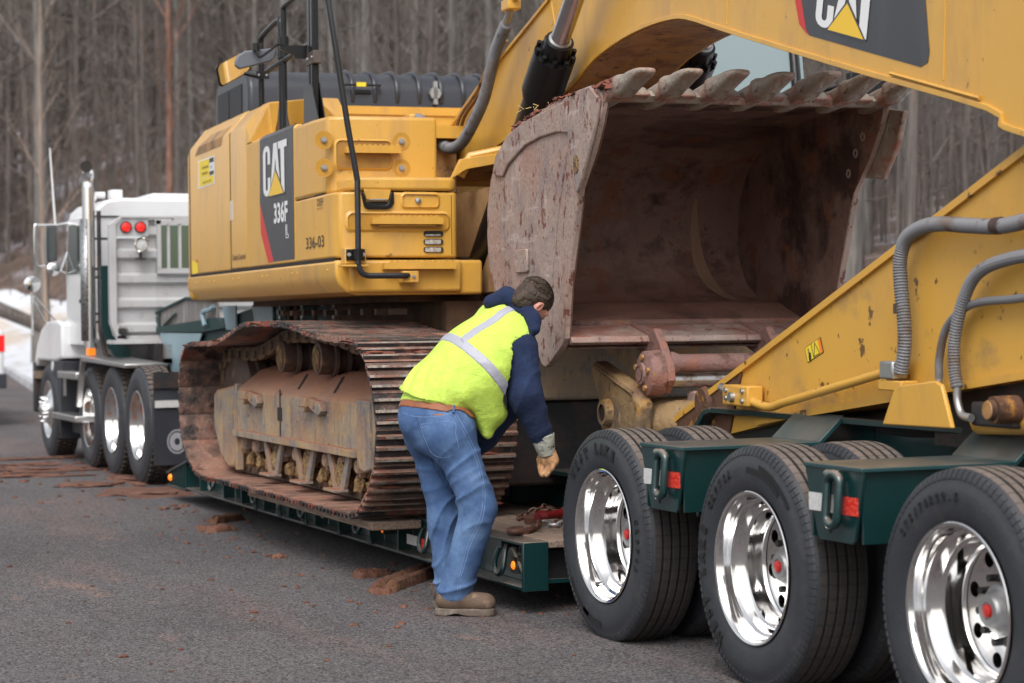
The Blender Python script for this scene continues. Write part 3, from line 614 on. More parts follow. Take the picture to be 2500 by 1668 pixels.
# raised neck: two side beams, angled apron plates, bracing and hose rack
nb = MB()
for x in (4.62, 5.86):
    nb.prism([(15.95, .34), (16.25, .34), (16.6, 1.16), (18.3, 1.22), (20.6, 1.27), (20.6, 1.33), (18.2, 1.42), (16.1, 1.60), (15.9, 1.60)], x, x+.09)
nb.build('neck_beam', green_flat, GN, bevel=.004)
MB().box(4.6, 5.97, 16.05, 16.10, .36, 1.60).build('neck_bulkhead', green_flat, GN)
pl_ = MB()
pl_.prism([(20.02, 1.325), (18.38, 1.325), (18.9, .965), (19.55, .965)], 4.58, 4.595); pl_.build('apron_plate', pm('apron_paint', C255(130, 155, 165), .4, layers=((C255(110, 128, 132), 3, .4, .7, .5),)), GN, bevel=.004)
for y0, y1 in ((17.25, 17.68), (16.15, 16.75)): MB().prism([(y0, 1.56), (y1, 1.56), (y1-.12, 1.36), (y0, 1.36)], 4.585, 4.60).build('apron_plate', MATS['apron_paint'], GN)
MB().prism([(21.74, 1.295), (21.74, 1.31), (20.11, 1.378), (17.87, 1.462), (17.57, 1.375), (18.34, 1.338), (20.08, 1.328)], 4.575, 5.95).build('neck_deck', green_flat, GN)
# grey corrugated rack above the neck
rk = MB(); rk.prism([(20.30, 1.385), (20.43, 1.485), (19.0, 1.632), (17.9, 1.60), (17.87, 1.46), (19.8, 1.395)], 4.60, 4.612)
rk.build('neck_fence', pm('grey_sheet', C255(118, 112, 108), .6, layers=((C255(160, 160, 164), 2.2, .55, .62, .8, (1, 6, 1)),), bump=(12, .01, (1, 8, .2))), GN)
fr_ = MB(); fr_.box(4.585, 4.60, 20.05, 20.42, 1.37, 1.475); fr_.tube([(4.59, 20.44, 1.36), (4.59, 20.44, 1.487), (4.59, 19.0, 1.638), (4.59, 17.9, 1.61)], .015, 6); fr_.tube([(4.59, 20.05, 1.37), (4.59, 20.05, 1.52)], .014, 6); fr_.tube([(4.58, 19.80, 1.40), (4.58, 19.35, 1.50)], .014, 6)
fr_.build('fence_frame', green_flat, GN)
MB().tube(smooth_path([(4.58, 17.95, 1.56), (4.56, 18.0, 1.53), (4.55, 18.18, 1.515), (4.55, 18.22, 1.49), (4.55, 18.14, 1.39)], 4), .022, 7).build('hook_bar', MATS['apron_paint'], GN)
# chains hanging on the neck, seen between upper body and track
for k in range(16):
    x = 4.62+k*.018 if k % 4 else 4.60; y = 16.0-k*.115
    ch_ = MB()
    for j in range(5):
        z = 1.585-j*.042; a = (j % 2)*pi/2
        lp = [(x+.014*cos(t)*cos(a), y+.014*cos(t)*sin(a), z+.026*sin(t)) for t in [2*pi*q/8 for q in range(9)]]; ch_.tube(lp, .006, 4, cap=False)
    ch_.build('hanging_chain', rust_m if k % 3 else galv, GN, smooth=60)
MB().box(4.72, 4.76, 13.9, 16.0, 1.25, 1.54).build('chain_box', green_flat, GN)
MB().tube([(4.62, 16.05, 1.60), (4.62, 14.0, 1.60)], .015, 6).build('chain_rail', green_flat, GN)
# timber mat under the overhanging track
tb = MB(); tb.box(3.68, 3.965, 11.04, 13.6, .298, .345); t1 = tb.build('timber_mat', wood, None, bevel=.006); tag(t1, 'thick weathered timber plank jutting out under the near track beside the green deck rail', 'timber')
# ------------------------------------------------------------------ white tractor
TK = empty('tractor_truck', (5.25, 21, 0), 'white tractor truck with ribbed aluminium cab guard and chrome exhaust stack', 'truck')
t3 = make_wheel(TK, (4.10, 18.84, .513), truck=True, R=.513, n=48)
t2 = dup_wheel(t3, TK, (0, 1.10, 0)); t1w = dup_wheel(t3, TK, (0, 2.19, 0))
for c_ in (t2, t1w): c_.rotation_euler = (random.random()*6, 0, 0)
t1w.scale = (1, .95, .95); t1w.location.z -= .02
for k in range(3): dup_wheel(t3, TK, (2.1, k*1.09, 0))
ts = make_wheel(TK, (4.07, 23.1, .5), deep=False, truck=True, R=.5, n=48); dup_wheel(ts, TK, (2.05, 0, 0))
MB().box(4.75, 4.85, 18.2, 23.9, .78, 1.02).box(5.65, 5.75, 18.2, 23.9, .78, 1.02).build('frame_rail', darksteel, TK)
MB().cyl((4.3, 18.84, .513), .09, 0, 2.0, 'x', 12).cyl((4.3, 19.94, .513), .09, 0, 2.0, 'x', 12).cyl((4.3, 21.03, .5), .09, 0, 2.0, 'x', 12).build('axle', darksteel, TK)
MB().box(4.75, 6.2, 18.4, 20.6, 1.00, 1.05).build('deck_plate', darksteel, TK)
# cab
cb = MB(); cb.prism([(4.16, 1.25), (4.16, 2.44), (4.19, 2.55), (4.27, 2.62), (4.42, 2.645), (6.05, 2.645), (6.2, 2.62), (6.28, 2.55), (6.31, 2.44), (6.31, 1.25)], 20.9, 22.35, 'y')
cb.build('cab', white_p, TK, bevel=.03, seg=3)
MB().box(4.155, 6.3, 20.885, 20.9, 2.455, 2.468).build('cab_seam', seam, TK)
dr = MB(); dr.prism([(21.35, 1.2), (22.3, 1.2), (22.32, 1.9), (22.18, 2.48), (21.4, 2.48)], 4.135, 4.165); dr.build('door', white_p, TK, bevel=.01)
wn = MB(); wn.prism([(21.45, 1.92), (22.24, 1.92), (22.12, 2.42), (21.5, 2.42)], 4.128, 4.14); wn.build('side_window', glass_m, TK)
MB().box(4.12, 4.136, 21.45, 21.55, 1.62, 1.66).build('door_handle', darksteel, TK)
MB().prism([(22.3, 2.46), (22.62, 2.38), (22.62, 2.40), (22.3, 2.56)], 4.2, 6.28).build('sun_visor', white_p, TK)
MB().box(4.24, 6.24, 22.345, 22.36, 1.95, 2.42).build('windscreen', glass_m, TK)
MB().box(4.36, 4.48, 21.1, 21.25, 2.645, 2.735).build('roof_box', white_p, TK, bevel=.01)
MB().lathe([(4.24, .0001), (4.24, .03), (4.34, .035), (4.34, .0001)], (0, 21.3, 2.69), 'x', 12).box(4.2, 4.25, 21.26, 21.34, 2.64, 2.71).build('roof_lamp', white_p, TK)
MB().box(4.76, 5.7, 21.1, 21.9, 2.645, 2.705).build('roof_vent', white_p, TK, bevel=.025)
# hood and fenders
hd = MB(); hd.prism([(22.3, 1.0), (22.3, 1.62), (23.0, 1.56), (23.7, 1.45), (24.1, 1.30), (24.25, 1.0)], 4.55, 5.9); hd.build('hood', white_p, TK, bevel=.08, seg=3)
fd = MB(); fo = [(22.16, 1.06), (22.16, 1.42), (22.4, 1.455), (23.0, 1.44), (23.35, 1.36), (23.62, 1.2), (23.75, 1.05), (23.75, .95), (23.66, .95), (23.58, 1.02), (22.5, 1.02)]
fd.prism(fo, 4.05, 4.6); fd.build('fender', white_p, TK, bevel=.03, seg=3)
MB().box(4.03, 6.4, 23.68, 23.80, .45, 1.0).build('bumper', darksteel, TK, bevel=.02); MB().box(4.02, 4.4, 23.62, 23.7, .82, .90).build('tow_step', wood, TK)
fl = MB(); fl.prism([(22.18, 1.03), (22.95, 1.03), (22.93, .99), (22.55, .86), (22.40, .5), (22.38, .22), (22.33, .22), (22.3, .6)], 4.06, 4.5); fl.build('fender_liner', plastic, TK, bevel=.01)
MB().lathe([(4.06, .0001), (4.05, .05), (4.08, .06)], (0, 22.72, .97), 'x', 10).build('fender_lamp', refl_white, TK)
# steps, tank
MB().box(4.02, 4.2, 21.25, 22.25, .86, .93).build('upper_step', alu_d, TK, bevel=.008); MB().box(4.0, 4.22, 21.2, 22.45, .44, .50).build('lower_step', alu_d, TK, bevel=.008)
MB().box(4.16, 4.6, 21.2, 22.2, .30, .44).build('battery_box', darksteel, TK)
MB().box(4.03, 4.055, 21.95, 21.98, .68, .86).build('bracket', alu_d, TK)
MB().cyl((4.30, 0, .72), .17, 21.25, 21.75, 'y', 20).build('air_tank', alu_d, TK)
ov = MB(); ov.add([(4.145, 21.42+.13*cos(a), .37+.055*sin(a)) for a in [2*pi*k/20 for k in range(20)]], [tuple(range(19, -1, -1))]); ov.build('oval_badge', white_p, TK, smooth=0)
text_mesh('Mack', Matrix(((0, 0, -1, 4.142), (-1, 0, 0, 21.52), (0, 1, 0, .345), (0, 0, 0, 1))), red_dec, 'badge_lettering', TK, .08, .9, .003)
# quarter fender strip over the drive wheels
qf = MB(); qf.prism([(19.0, 1.055), (20.92, 1.10), (21.02, 1.09), (21.0, 1.05), (20.93, 1.05), (19.0, 1.02)], 4.03, 4.42); qf.prism([(20.98, 1.10), (21.02, 1.09), (21.30, .60), (21.26, .59)], 4.025, 4.08); qf.build('wheel_fender', alu_d, TK, bevel=.006)
MB().box(4.52, 4.9, 19.95, 21.6, 1.02, 1.225).build('black_box', darksteel, TK)
MB().box(4.05, 4.12, 20.75, 20.85, 1.11, 1.18).build('side_marker', amber, TK)
# mud flap behind the last axle
MB().box(4.10, 4.66, 18.17, 18.185, .20, .99).build('mud_flap', plastic, TK)
MB().box(4.11, 4.66, 18.15, 18.17, .695, .755).build('flap_weight', refl_white, TK); MB().box(4.10, 4.66, 18.15, 18.17, .86, 1.0).build('flap_hanger', darksteel, TK)
def ring2(par, c, ro, ri, zs=1):
    m = MB(); n = 24; m.v = [Vector((c[0]+r*cos(2*pi*k/n), c[1], c[2]+r*zs*sin(2*pi*k/n))) for r in (ro, ri) for k in range(n)]
    m.f = [(k, (k+1) % n, n+(k+1) % n, n+k) for k in range(n)]; return m.build('round_emblem', pm_emb, par, smooth=0)
pm_emb = pm('emblem_silver', C255(150, 150, 155), .5)
ring2(TK, (4.30, 18.166, .40), .088, .076, 1.2); ring2(TK, (4.30, 18.166, .40), .066, .025, 1.2)
# cab guard of ribbed aluminium plate
GD = empty('cab_guard', (5.2, 20.2, 1.8), parent=TK)
def rib_profile(z0, z1):
    p = []; z = z0
    out = []
    while z < z1-.01:
        out += [(0, z), (0, min(z1, z+.075)), (.045, min(z1, z+.115)), (.045, min(z1, z+.19))]; z += .2335
    out.append((0, z1)); return out
def ribsheet(x0, x1, z0, z1):
    MB().box(x0, x1, 20.18, 20.186, z0, z1).build('back_sheet', plate_m, GD)
    z = z0+.01
    while z < z1-.03:
        t = min(z1, z+.118); m = MB(); m.prism([(20.178, z), (20.135, z+.028), (20.135, t-.028), (20.178, t)], x0, x1); m.build('rib', plate_m, GD, smooth=0); z += .2335
ribsheet(4.20, 4.592, 1.30, 2.22); ribsheet(4.51, 4.592, 2.22, 2.40); ribsheet(4.594, 5.95, 1.30, 1.88); ribsheet(5.952, 6.3, 1.30, 2.40)
MB().prism([(4.20, 2.24), (4.51, 2.24), (4.51, 2.405), (4.27, 2.405), (4.20, 2.345)], 20.12, 20.15, 'y').build('lamp_panel', plate_m, GD)
MB().prism([(4.135, 1.42), (4.135, 2.345), (4.25, 2.43), (4.75, 2.43), (4.75, 2.41), (4.26, 2.41), (4.20, 2.36), (4.20, 1.42), (4.30, 1.27), (4.20, 1.27)], 20.10, 20.19, 'y').build('guard_frame', plate_m, GD, bevel=.004)
MB().box(4.75, 6.3, 20.10, 20.19, 2.39, 2.43).build('guard_frame', plate_m, GD); MB().box(4.2, 6.3, 20.10, 20.16, 1.26, 1.30).build('guard_frame', plate_m, GD)
for x in (4.295, 4.432):
    m = MB(); m.lathe([(.0, .056), (-.02, .056), (-.024, .046)], (x, 20.12, 2.325), 'y', 20); m.build('lamp_bezel', black, GD)
    m = MB(); m.lathe([(-.018, .047), (-.026, .030), (-.028, .0001)], (x, 20.12, 2.325), 'y', 20); m.build('red_tail_lamp', red_lamp, GD)
m = MB(); m.lathe([(.0, .03), (-.03, .065), (-.075, .070), (-.08, .062), (-.072, .0001)], (4.425, 20.1, 2.155), 'y', 20); m.lathe([(-.04, .072), (-.11, .074)], (4.425, 20.1, 2.16), 'y', 14, a0=.2, a1=pi-.2); m.build('work_lamp', chrome, GD)
m = MB(); m.lathe([(-.078, .055), (-.086, .03), (-.088, .0001)], (4.425, 20.1, 2.155), 'y', 20); m.build('lamp_glass', refl_white, GD, smooth=60)
MB().box(4.415, 4.435, 20.06, 20.10, 2.02, 2.09).box(4.38, 4.47, 20.05, 20.12, 2.015, 2.03).build('lamp_bracket', darksteel, GD)
wf = MB(); wf.box(4.59, 4.625, 20.09, 20.15, 1.93, 2.39).box(4.59, 5.95, 20.09, 20.15, 2.355, 2.39).box(4.59, 5.95, 20.09, 20.15, 1.885, 1.935)
for x in (4.69, 4.80, 4.92, 5.1, 5.3, 5.5, 5.7, 5.9): wf.box(x, x+.022, 20.10, 20.14, 1.93, 2.36)
wf.build('window_guard', plate_m, GD); MB().box(4.62, 5.9, 20.88, 20.895, 1.9, 2.38).build('rear_window', pm('tinted_glass', C255(92, 104, 88), .1, spec=.7), TK)
MB().lathe([(20.06, .045), (20.10, .045)], (4.25, 0, 1.345), 'y', 14).cyl((4.25, 0, 1.345), .03, 20.05, 20.09, 'y', 12).build('hose_reel', darksteel, GD)
gp = MB(); gp.prism([(4.125, 1.97), (4.195, 1.97), (4.195, 1.42), (4.23, 1.30), (4.40, 1.15), (4.40, 1.02), (4.30, 1.04), (4.17, 1.22), (4.125, 1.40)], 20.46, 20.54, 'y'); gp.build('green_post', green, TK)
MB().box(4.14, 4.65, 19.95, 20.3, 1.225, 1.26).build('catwalk', plate_m, TK)
MB().box(4.52, 4.6, 19.5, 19.6, 1.05, 1.22).box(4.52, 4.9, 19.5, 19.6, 1.05, 1.09).build('frame_bracket', alu_d, TK)
# exhaust stack
es = MB(); X, Y = 4.045, 20.62
es.tube([(X, Y, 1.18), (X, Y, 2.72)], .062, 16); es.build('exhaust_muffler', chrome, TK, smooth=60)
e2 = MB(); pth = smooth_path([(X, Y, 2.72), (X+.002, Y, 2.80), (X-.006, Y-.03, 2.87), (X-.03, Y-.10, 2.905), (X-.05, Y-.17, 2.91)], 5); e2.tube(pth, .056, 16, cap=False); e2.build('exhaust_tip', chrome, TK, smooth=60)
e3 = MB(); P_ = pth[-1]; dv = (pth[-1]-pth[-3]).normalized(); e3.tube([P_-dv*.05, P_-dv*.006], .0555, 16); e3.build('exhaust_opening', seam, TK)
hsd = MB(); hsd.lathe([(1.25, .078), (2.42, .078)], (X-.004, Y+.005, 0), 'z', 16, a0=radians(110), a1=radians(250)); hsd.build('heat_shield', pm('perforated_steel', (.5, .5, .5), .35, metal=.9, layers=((C255(60, 60, 60), 90, .5, .55, .8),)), TK, smooth=60, solid=.003)
MB().tube([(X+.09, Y-.03, 2.50), (X+.09, Y-.03, 1.35), (X+.14, Y-.03, 1.12), (X+.25, Y, 1.05)], .022, 8).build('air_pipe', darksteel, TK, smooth=60)
for z in (2.22, 1.93, 1.85, 1.50, 1.42): MB().box(X+.02, X+.17, Y-.04, Y-.02, z, z+.022).build('stack_bracket', black, TK)
# mirrors and aerial
mi = MB(); q = [(3.90, 22.2, 2.43), (3.83, 22.2, 2.43), (3.80, 22.2, 2.40), (3.805, 22.2, 2.04), (3.90, 22.2, 2.01), (4.0, 22.2, 1.975), (4.12, 22.2, 1.93)]
mi.tube(smooth_path(q, 3), .011, 7); mi.tube([(3.83, 22.2, 2.43), (4.03, 22.2, 2.43), (4.23, 22.2, 2.475)], .012, 7); mi.tube([(4.24, 22.2, 2.45), (4.06, 22.2, 1.95)], .010, 7); mi.tube([(4.20, 22.2, 2.46), (4.17, 22.2, 1.92)], .013, 7)
mi.build('mirror_frame', chrome, TK, smooth=60)
MB().box(3.895, 3.915, 22.18, 22.22, 2.04, 2.42).build('mirror_edge', chrome, TK); MB().box(3.918, 4.02, 22.175, 22.22, 2.06, 2.41).build('mirror_back', plastic, TK, bevel=.005); MB().box(3.925, 4.013, 22.168, 22.174, 2.07, 2.40).build('mirror_glass', glass_m, TK)
m = MB(); m.lathe([(.02, .0001), (.018, .05), (0, .068), (-.006, .066), (-.012, .04), (-.014, .0001)], (3.975, 22.15, 1.975), 'y', 20); m.build('round_mirror', mirror_m, TK, smooth=60)
m = MB(); m.lathe([(.02, .0001), (.018, .07), (0, .088), (-.006, .086), (-.012, .05), (-.014, .0001)], (3.835, 22.6, 1.83), 'y', 22); m.build('fender_mirror', mirror_m, TK, smooth=60)
m = MB(); m.tube([(3.83, 22.62, 1.77), (3.835, 22.62, 1.30)], .012, 6); m.tube([(3.85, 22.62, 1.72), (4.08, 22.6, 1.44)], .010, 6); m.tube([(3.85, 22.62, 1.66), (4.0, 22.75, 1.42)], .010, 6); m.build('mirror_stay', chrome, TK, smooth=60)
MB().tube([(4.01, 22.2, 2.43), (3.965, 22.2, 3.22)], [.012, .008], 6).build('aerial', white_p, TK, smooth=60)
# ------------------------------------------------------------------ pickup at the left edge
PK = empty('parked_pickup', (4.3, 31, 0), 'tail of a white pickup with a red rear lamp, cut by the left edge', 'pickup')
yb = 30.0; xr = 4.70
b = MB(); b.prism([(yb, .62), (yb, 1.33), (yb+2.0, 1.33), (yb+2.05, 1.85), (yb+3.4, 1.9), (yb+4.0, 1.35), (yb+5.3, 1.25), (yb+5.3, .6)], xr-1.85, xr); b.build('body', white_p, PK, bevel=.05, seg=3)
MB().box(xr-.14, xr+.006, yb-.012, yb+.06, 1.02, 1.25).build('tail_lamp', pm('red_lens', (.5, .01, .01), .2, emit=((1, .03, .02), .25)), PK, bevel=.01); MB().box(xr-1.85, xr-1.71, yb-.012, yb+.06, 1.02, 1.25).build('tail_lamp', MATS['red_lens'], PK)
MB().box(xr-1.85, xr+.01, yb-.12, yb, .52, .72).build('bumper', plastic, PK, bevel=.02); MB().box(xr-1.7, xr-.15, yb+.3, yb+5, .4, .62).build('underbody', darksteel, PK)
for x, y in ((xr-.24, yb+1.1), (xr-.24, yb+4.3), (xr-1.85, yb+1.1), (xr-1.85, yb+4.3)): MB().lathe([(0, .0001), (0, .36), (.02, .39), (.22, .39), (.24, .36), (.24, .0001)], (x, y, .39), 'x', 24).build('wheel', rubber, PK)
MB().prism([(yb+2.15, 1.38), (yb+2.2, 1.78), (yb+3.3, 1.82), (yb+3.8, 1.38)], xr-.01, xr+.004).build('side_window', glass_m, PK); MB().box(xr-1.6, xr-.25, yb+2.0, yb+2.04, 1.4, 1.78).build('rear_window', glass_m, PK)
# ------------------------------------------------------------------ excavator
EX = empty('excavator', (5.27, 12.9, .36), 'large yellow tracked excavator with muddy tracks and its bucket curled up, loaded on the trailer', 'excavator')
# ---- tracks
def resample(P, n):
    m = len(P); L = [0]
    for i in range(m): L.append(L[-1]+(P[(i+1) % m]-P[i]).length)
    out = []
    for k in range(n):
        d = L[-1]*k/n; i = max(j for j in range(m) if L[j] <= d+1e-9); t = (d-L[i])/max(1e-9, L[i+1]-L[i])
        out.append((P[i].lerp(P[(i+1) % m], t)))
    return out, L[-1]
ctl = [(11.35, .350), (12.2, .350), (13.1, .350), (14.0, .350), (14.55, .350), (14.85, .42), (15.07, .56), (15.15, .75), (15.16, .98), (15.10, 1.16), (14.93, 1.275), (14.55, 1.30), (14.12, 1.31), (13.75, 1.365),
       (13.39, 1.427), (13.0, 1.438), (12.5, 1.432), (12.2, 1.41), (11.9, 1.375), (11.5, 1.352), (11.2, 1.345), (11.0, 1.31), (10.85, 1.19), (10.75, 1.03), (10.70, .87), (10.72, .74), (10.80, .58), (10.96, .44), (11.12, .37)]
pth_, LEN = resample([Vector((0, a, b)) for a, b in ctl], 600); NS = 49
cp_, _ = resample([Vector(p) for p in smooth_path([(0, a, b) for a, b in ctl], 6, True)], NS*2)
pit = _/NS
X0T, X1T = 3.60, 4.40
# one shoe: plate, three grousers, pitched in local frame (x, s, n) with n outwards
h = pit/2-.008
prof = [(-h, -.030), (h-.012, -.036), (h+.004, -.030), (h+.004, -.020), (h-.02, -.022), (h-.024, .0), (h-.040, .0), (h-.044, -.022), (.012, -.022), (.008, 0), (-.008, 0), (-.012, -.022), (-h+.044, -.022), (-h+.040, 0), (-h+.024, 0), (-h+.02, -.022), (-h, -.022)]
sb = MB(); sb.prism(prof, -.4, .4, 'x'); SHOE = None
lk = MB()
for x in (-.105, .065): lk.prism([(-h-.01, -.045), (-h-.01, -.12), (-h+.03, -.14), (h-.03, -.14), (h+.01, -.12), (h+.01, -.045)], x, x+.04, 'x')
for x in (-.125, .105): lk.cyl((0, -h+.02, -.09), .03, x, x+.02, 'x', 8)
lk.cyl((0, -h+.02, -.09), .024, -.1, .1, 'x', 8)
def mesh_of(mb, name, mat, sm=30):
    me = bpy.data.meshes.new(name); me.from_pydata([v for v in mb.v], [], mb.f); me.materials.append(mat); me.shade_smooth(); me.set_sharp_from_angle(angle=radians(sm)); return me
me_shoe = mesh_of(sb, 'shoe', track_m); me_shoe.materials.append(grouser_m)
for p_ in me_shoe.polygons:
    if all(me_shoe.vertices[i].co.z > -.004 for i in p_.vertices): p_.material_index = 1; me_link = mesh_of(lk, 'link', pm('track_link', C255(104, 82, 62), .8, layers=((C255(70, 62, 58), 6, .45, .6, .7), (C255(130, 100, 70), 9, .5, .65, .7)), bumps=((50, .006),)))
def make_track(xc):
    T_ = empty('track', (xc, 12.9, .36), parent=EX)
    for k in range(NS):
        a, b = cp_[(2*k-1) % (2*NS)], cp_[(2*k+1) % (2*NS)]; p = cp_[2*k]; d = (b-a).normalized()
        ang = atan2(d.z, d.y)     # path runs counter to the clock seen from -x: outward normal is -z at the bottom
        for nm, me in (('shoe', me_shoe), ('link', me_link)):
            o = bpy.data.objects.new(nm, me); col.objects.link(o); o.parent = T_
            M_ = Matrix.Translation((xc, p.y, p.z)) @ Matrix.Rotation(ang, 4, 'X') @ Matrix.Scale(-1, 4, (0, 0, 1))
            # mirror avoided: turn the shoe over instead
            M_ = Matrix.Translation((xc, p.y, p.z)) @ Matrix.Rotation(ang+pi, 4, 'X')
            o.matrix_local = Matrix.Translation(-WLOC[T_.name]) @ M_; WLOC[o.name] = Vector((xc, p.y, p.z))
    return T_
TN = make_track(4.0); TF = make_track(6.60)
# mud cakes stuck in the near track
r5 = random.Random(21)
mk_ = MB()
for k in range(NS):
    p = cp_[2*k]; a, b = cp_[(2*k-1) % (2*NS)], cp_[(2*k+1) % (2*NS)]; d = (b-a).normalized(); nrm = Vector((0, d.z, -d.y))
    top = p.z > 1.2; end = p.y < 11.05
    if not (top or end): continue
    for q in range(9 if top else 4):
        if end and not top and r5.random() < .45: continue
        x = 3.62+r5.random()*.76; s_ = (r5.random()-.5)*pit*.6; c = p+d*s_-nrm*.016; c.x = x
        mk_.add(*clod(c.x, c.y, c.z, r5.uniform(.03, .13), r5.uniform(.012, .03), r5.uniform(.010, .020), r5.random()*30, 0, n=1))
o = mk_.build('caked_mud', pm('red_mud', C255(128, 74, 58), .95, layers=((C255(96, 58, 48), 9, .4, .6, .8), (C255(170, 130, 112), 16, .6, .7, .6)), bumps=((60, .01),)), TN, smooth=60); o['kind'] = 'stuff'
mk2 = MB()
for (x, y, z, sx, sz) in ((4.20, 10.72, .98, .12, .05), (4.27, 10.735, .90, .11, .045), (4.22, 10.75, .80, .13, .03)): mk2.add(*clod(x, y, z, sx, .03, sz, x*9, 0, n=2, amp=.5))
mk2.build('clay_cake', claymat, TN, smooth=0)
# tall wedge of mud at the foot of the track
mk3 = MB(); mk3.add(*clod(4.14, 10.80, .52, .12, .05, .10, 4, 0, n=2, amp=.6)); mk3.add(*clod(4.2, 10.9, .43, .14, .06, .06, 7, 0, n=2, amp=.6)); mk3.build('mud_wedge', MATS['red_mud'], TN, smooth=0)
# inner faces of the shoes are smeared with mud patches at the far loop
# ---- track frames
def track_frame(dx, par):
    F_ = empty('track_frame', (4.0+dx, 12.9, .8), parent=par)
    X = lambda x: x+dx
    ob = []
    m = MB(); sec = [(3.80, .655), (3.80, .955), (3.815, .98), (3.97, 1.10), (4.08, 1.13), (4.2, 1.08), (4.2, .655)]
    m.prism([(X(a), b) for a, b in sec], 11.55, 14.30, 'y'); m.build('box_beam', frame_m, F_, bevel=.012, seg=2)
    m = MB(); m.prism([(11.40, .99), (11.62, .99), (11.62, .60), (11.50, .58), (11.40, .60)], X(3.785), X(3.83)); m.build('end_flange', frame_m, F_, bevel=.01)
    m = MB(); m.prism([(14.30, .66), (14.30, .96), (14.35, 1.0), (14.85, .955), (14.93, .92), (14.93, .68), (14.75, .50), (14.55, .36+.06), (14.38, .43), (14.30, .55)], X(3.80), X(4.16)); m.build('idler_guard', frame_m, F_, bevel=.02)
    m = MB(); m.prism([(14.27, .42), (14.31, .42), (14.31, 1.01), (14.27, 1.01)], X(3.79), X(3.84)); m.build('weld_flange', frame_m, F_, bevel=.005)
    m = MB(); m.box(X(3.765), X(3.82), 11.62, 14.28, .655, .700); m.build('lower_flange', frame_m, F_, bevel=.004)
    m = MB(); m.box(X(3.797), X(3.801), 13.21, 13.235, .69, 1.0); m.build('weld_seam', seam, F_)
    m = MB(); m.box(X(3.796), X(3.81), 13.18, 13.28, .80, .885); m.build('window', seam, F_)
    # cleats on the side and slots in the sloping top
    for y in (13.95, 12.55):
        m = MB(); m.box(X(3.73), X(3.80), y-.10, y+.06, .915, .975); m.prism([(y-.10, .97), (y-.30, .955), (y-.34, .90), (y-.28, .865), (y-.10, .91)], X(3.755), X(3.80)); m.prism([(y-.08, .915), (y-.05, .88), (y-.02, .915)], X(3.735), X(3.79))
        m.build('step_cleat', claymat if False else frame_m, F_, bevel=.006)
    for y in (12.95, 12.2):
        m = MB(); m.add([(X(3.845), y, 1.004+.003), (X(3.845), y+.045, 1.004+.003), (X(3.96), y+.22, 1.094+.003), (X(3.96), y+.175, 1.094+.003)], [(0, 3, 2, 1)]); m.build('slot', seam, F_, smooth=0)
    # carrier rollers
    for y in (13.42, 12.62):
        m = MB(); m.lathe([(0, .0001), (0, .085), (.006, .10), (.09, .10), (.095, .115), (.115, .118), (.12, .09), (.17, .09), (.175, .112), (.195, .115), (.2, .085), (.26, .085), (.26, .0001)], (X(3.86), y, 1.205), 'x', 24); m.build('carrier_roller', pm_roller, F_, smooth=40)
        m = MB(); m.cyl((X(3.858), y, 1.205), .078, -.004, .0, 'x', 20); m.build('roller_cap', claymat, F_)
    # idler and sprocket
    m = MB(); m.lathe([(0, .0001), (0, .30), (.04, .37), (.09, .37), (.095, .41), (.155, .41), (.16, .37), (.21, .37), (.25, .30), (.25, .0001)], (X(3.875), 14.66, .86), 'x', 40); m.build('idler', pm_roller, F_, smooth=40)
    m = MB(); m.lathe([(0, .0001), (-.03, .10), (-.035, .24), (.0, .33), (.06, .335), (.16, .335), (.16, .0001)], (X(3.84), 11.20, .86), 'x', 40)
    for k in range(21):
        a = 2*pi*k/21; M_ = Matrix.Translation((X(3.975), 11.20, .86)) @ Matrix.Rotation(a, 4, 'X'); m.prism([(-.045, .33), (.045, .33), (.02, .405), (-.02, .405)], 0, .05, 'x', M_)
    m.build('sprocket', frame_m, F_, smooth=35)
    # track rollers and guards
    for k in range(9):
        y = 11.72+k*.315
        m = MB(); m.lathe([(0, .0001), (0, .07), (.05, .095), (.055, .12), (.09, .12), (.1, .095), (.14, .09), (.2, .095), (.21, .12), (.24, .12), (.25, .07), (.25, .0001)], (X(3.875), y, .60), 'x', 20); m.build('track_roller', pm_roller, F_, smooth=40)
        m = MB(); m.box(X(3.83), X(3.88), y-.055, y+.055, .565, .66).lathe([(0, .0001), (-.02, .035), (0, .05)], (X(3.83), y, .60), 'x', 12).prism([(y-.03, .565), (y, .53), (y+.03, .565)], X(3.83), X(3.87)); m.build('roller_bracket', frame_m, F_, bevel=.006)
    for j, y in enumerate((12.02, 12.72, 13.42)):
        m = MB(); o1 = [(y-.22, .655), (y-.16, .655), (y-.02, .47), (y+.02, .47), (y+.16, .655), (y+.22, .655), (y+.10, .44), (y-.10, .44)]
        m.prism(o1, X(3.80), X(3.825)); m.prism([(y-.11, .455), (y+.11, .455), (y+.11, .437), (y-.11, .437)], X(3.74), X(3.83)); m.build('guard_plate', frame_m, F_, bevel=.004)
        m = MB(); m.add(*clod(X(3.83), y, .50, .035, .10, .13, j*5+1.3, 0, amp=.5, n=2)); m.build('packed_clay', claymat, F_, smooth=0)
    # lumps of clay between rollers, standing on the chain
    for k in range(13):
        y = 11.30+k*.235
        m = MB(); m.add(*clod(X(3.855), y, .475, .04, .05, .075, k*3.1, 0, amp=.4, n=2)); m.build('clay_lump', claymat, F_, smooth=0)
pm_roller = pm('roller_steel', C255(84, 66, 58), .6, metal=.2, layers=((C255(140, 108, 80), 6, .5, .62, .8), (C255(56, 48, 46), 5, .45, .6, .6)), bumps=((40, .006),))
track_frame(0, EX); 
m = MB(); m.box(6.4, 6.8, 11.5, 14.8, .62, 1.08); m.build('far_track_frame', frame_m, EX, bevel=.02)
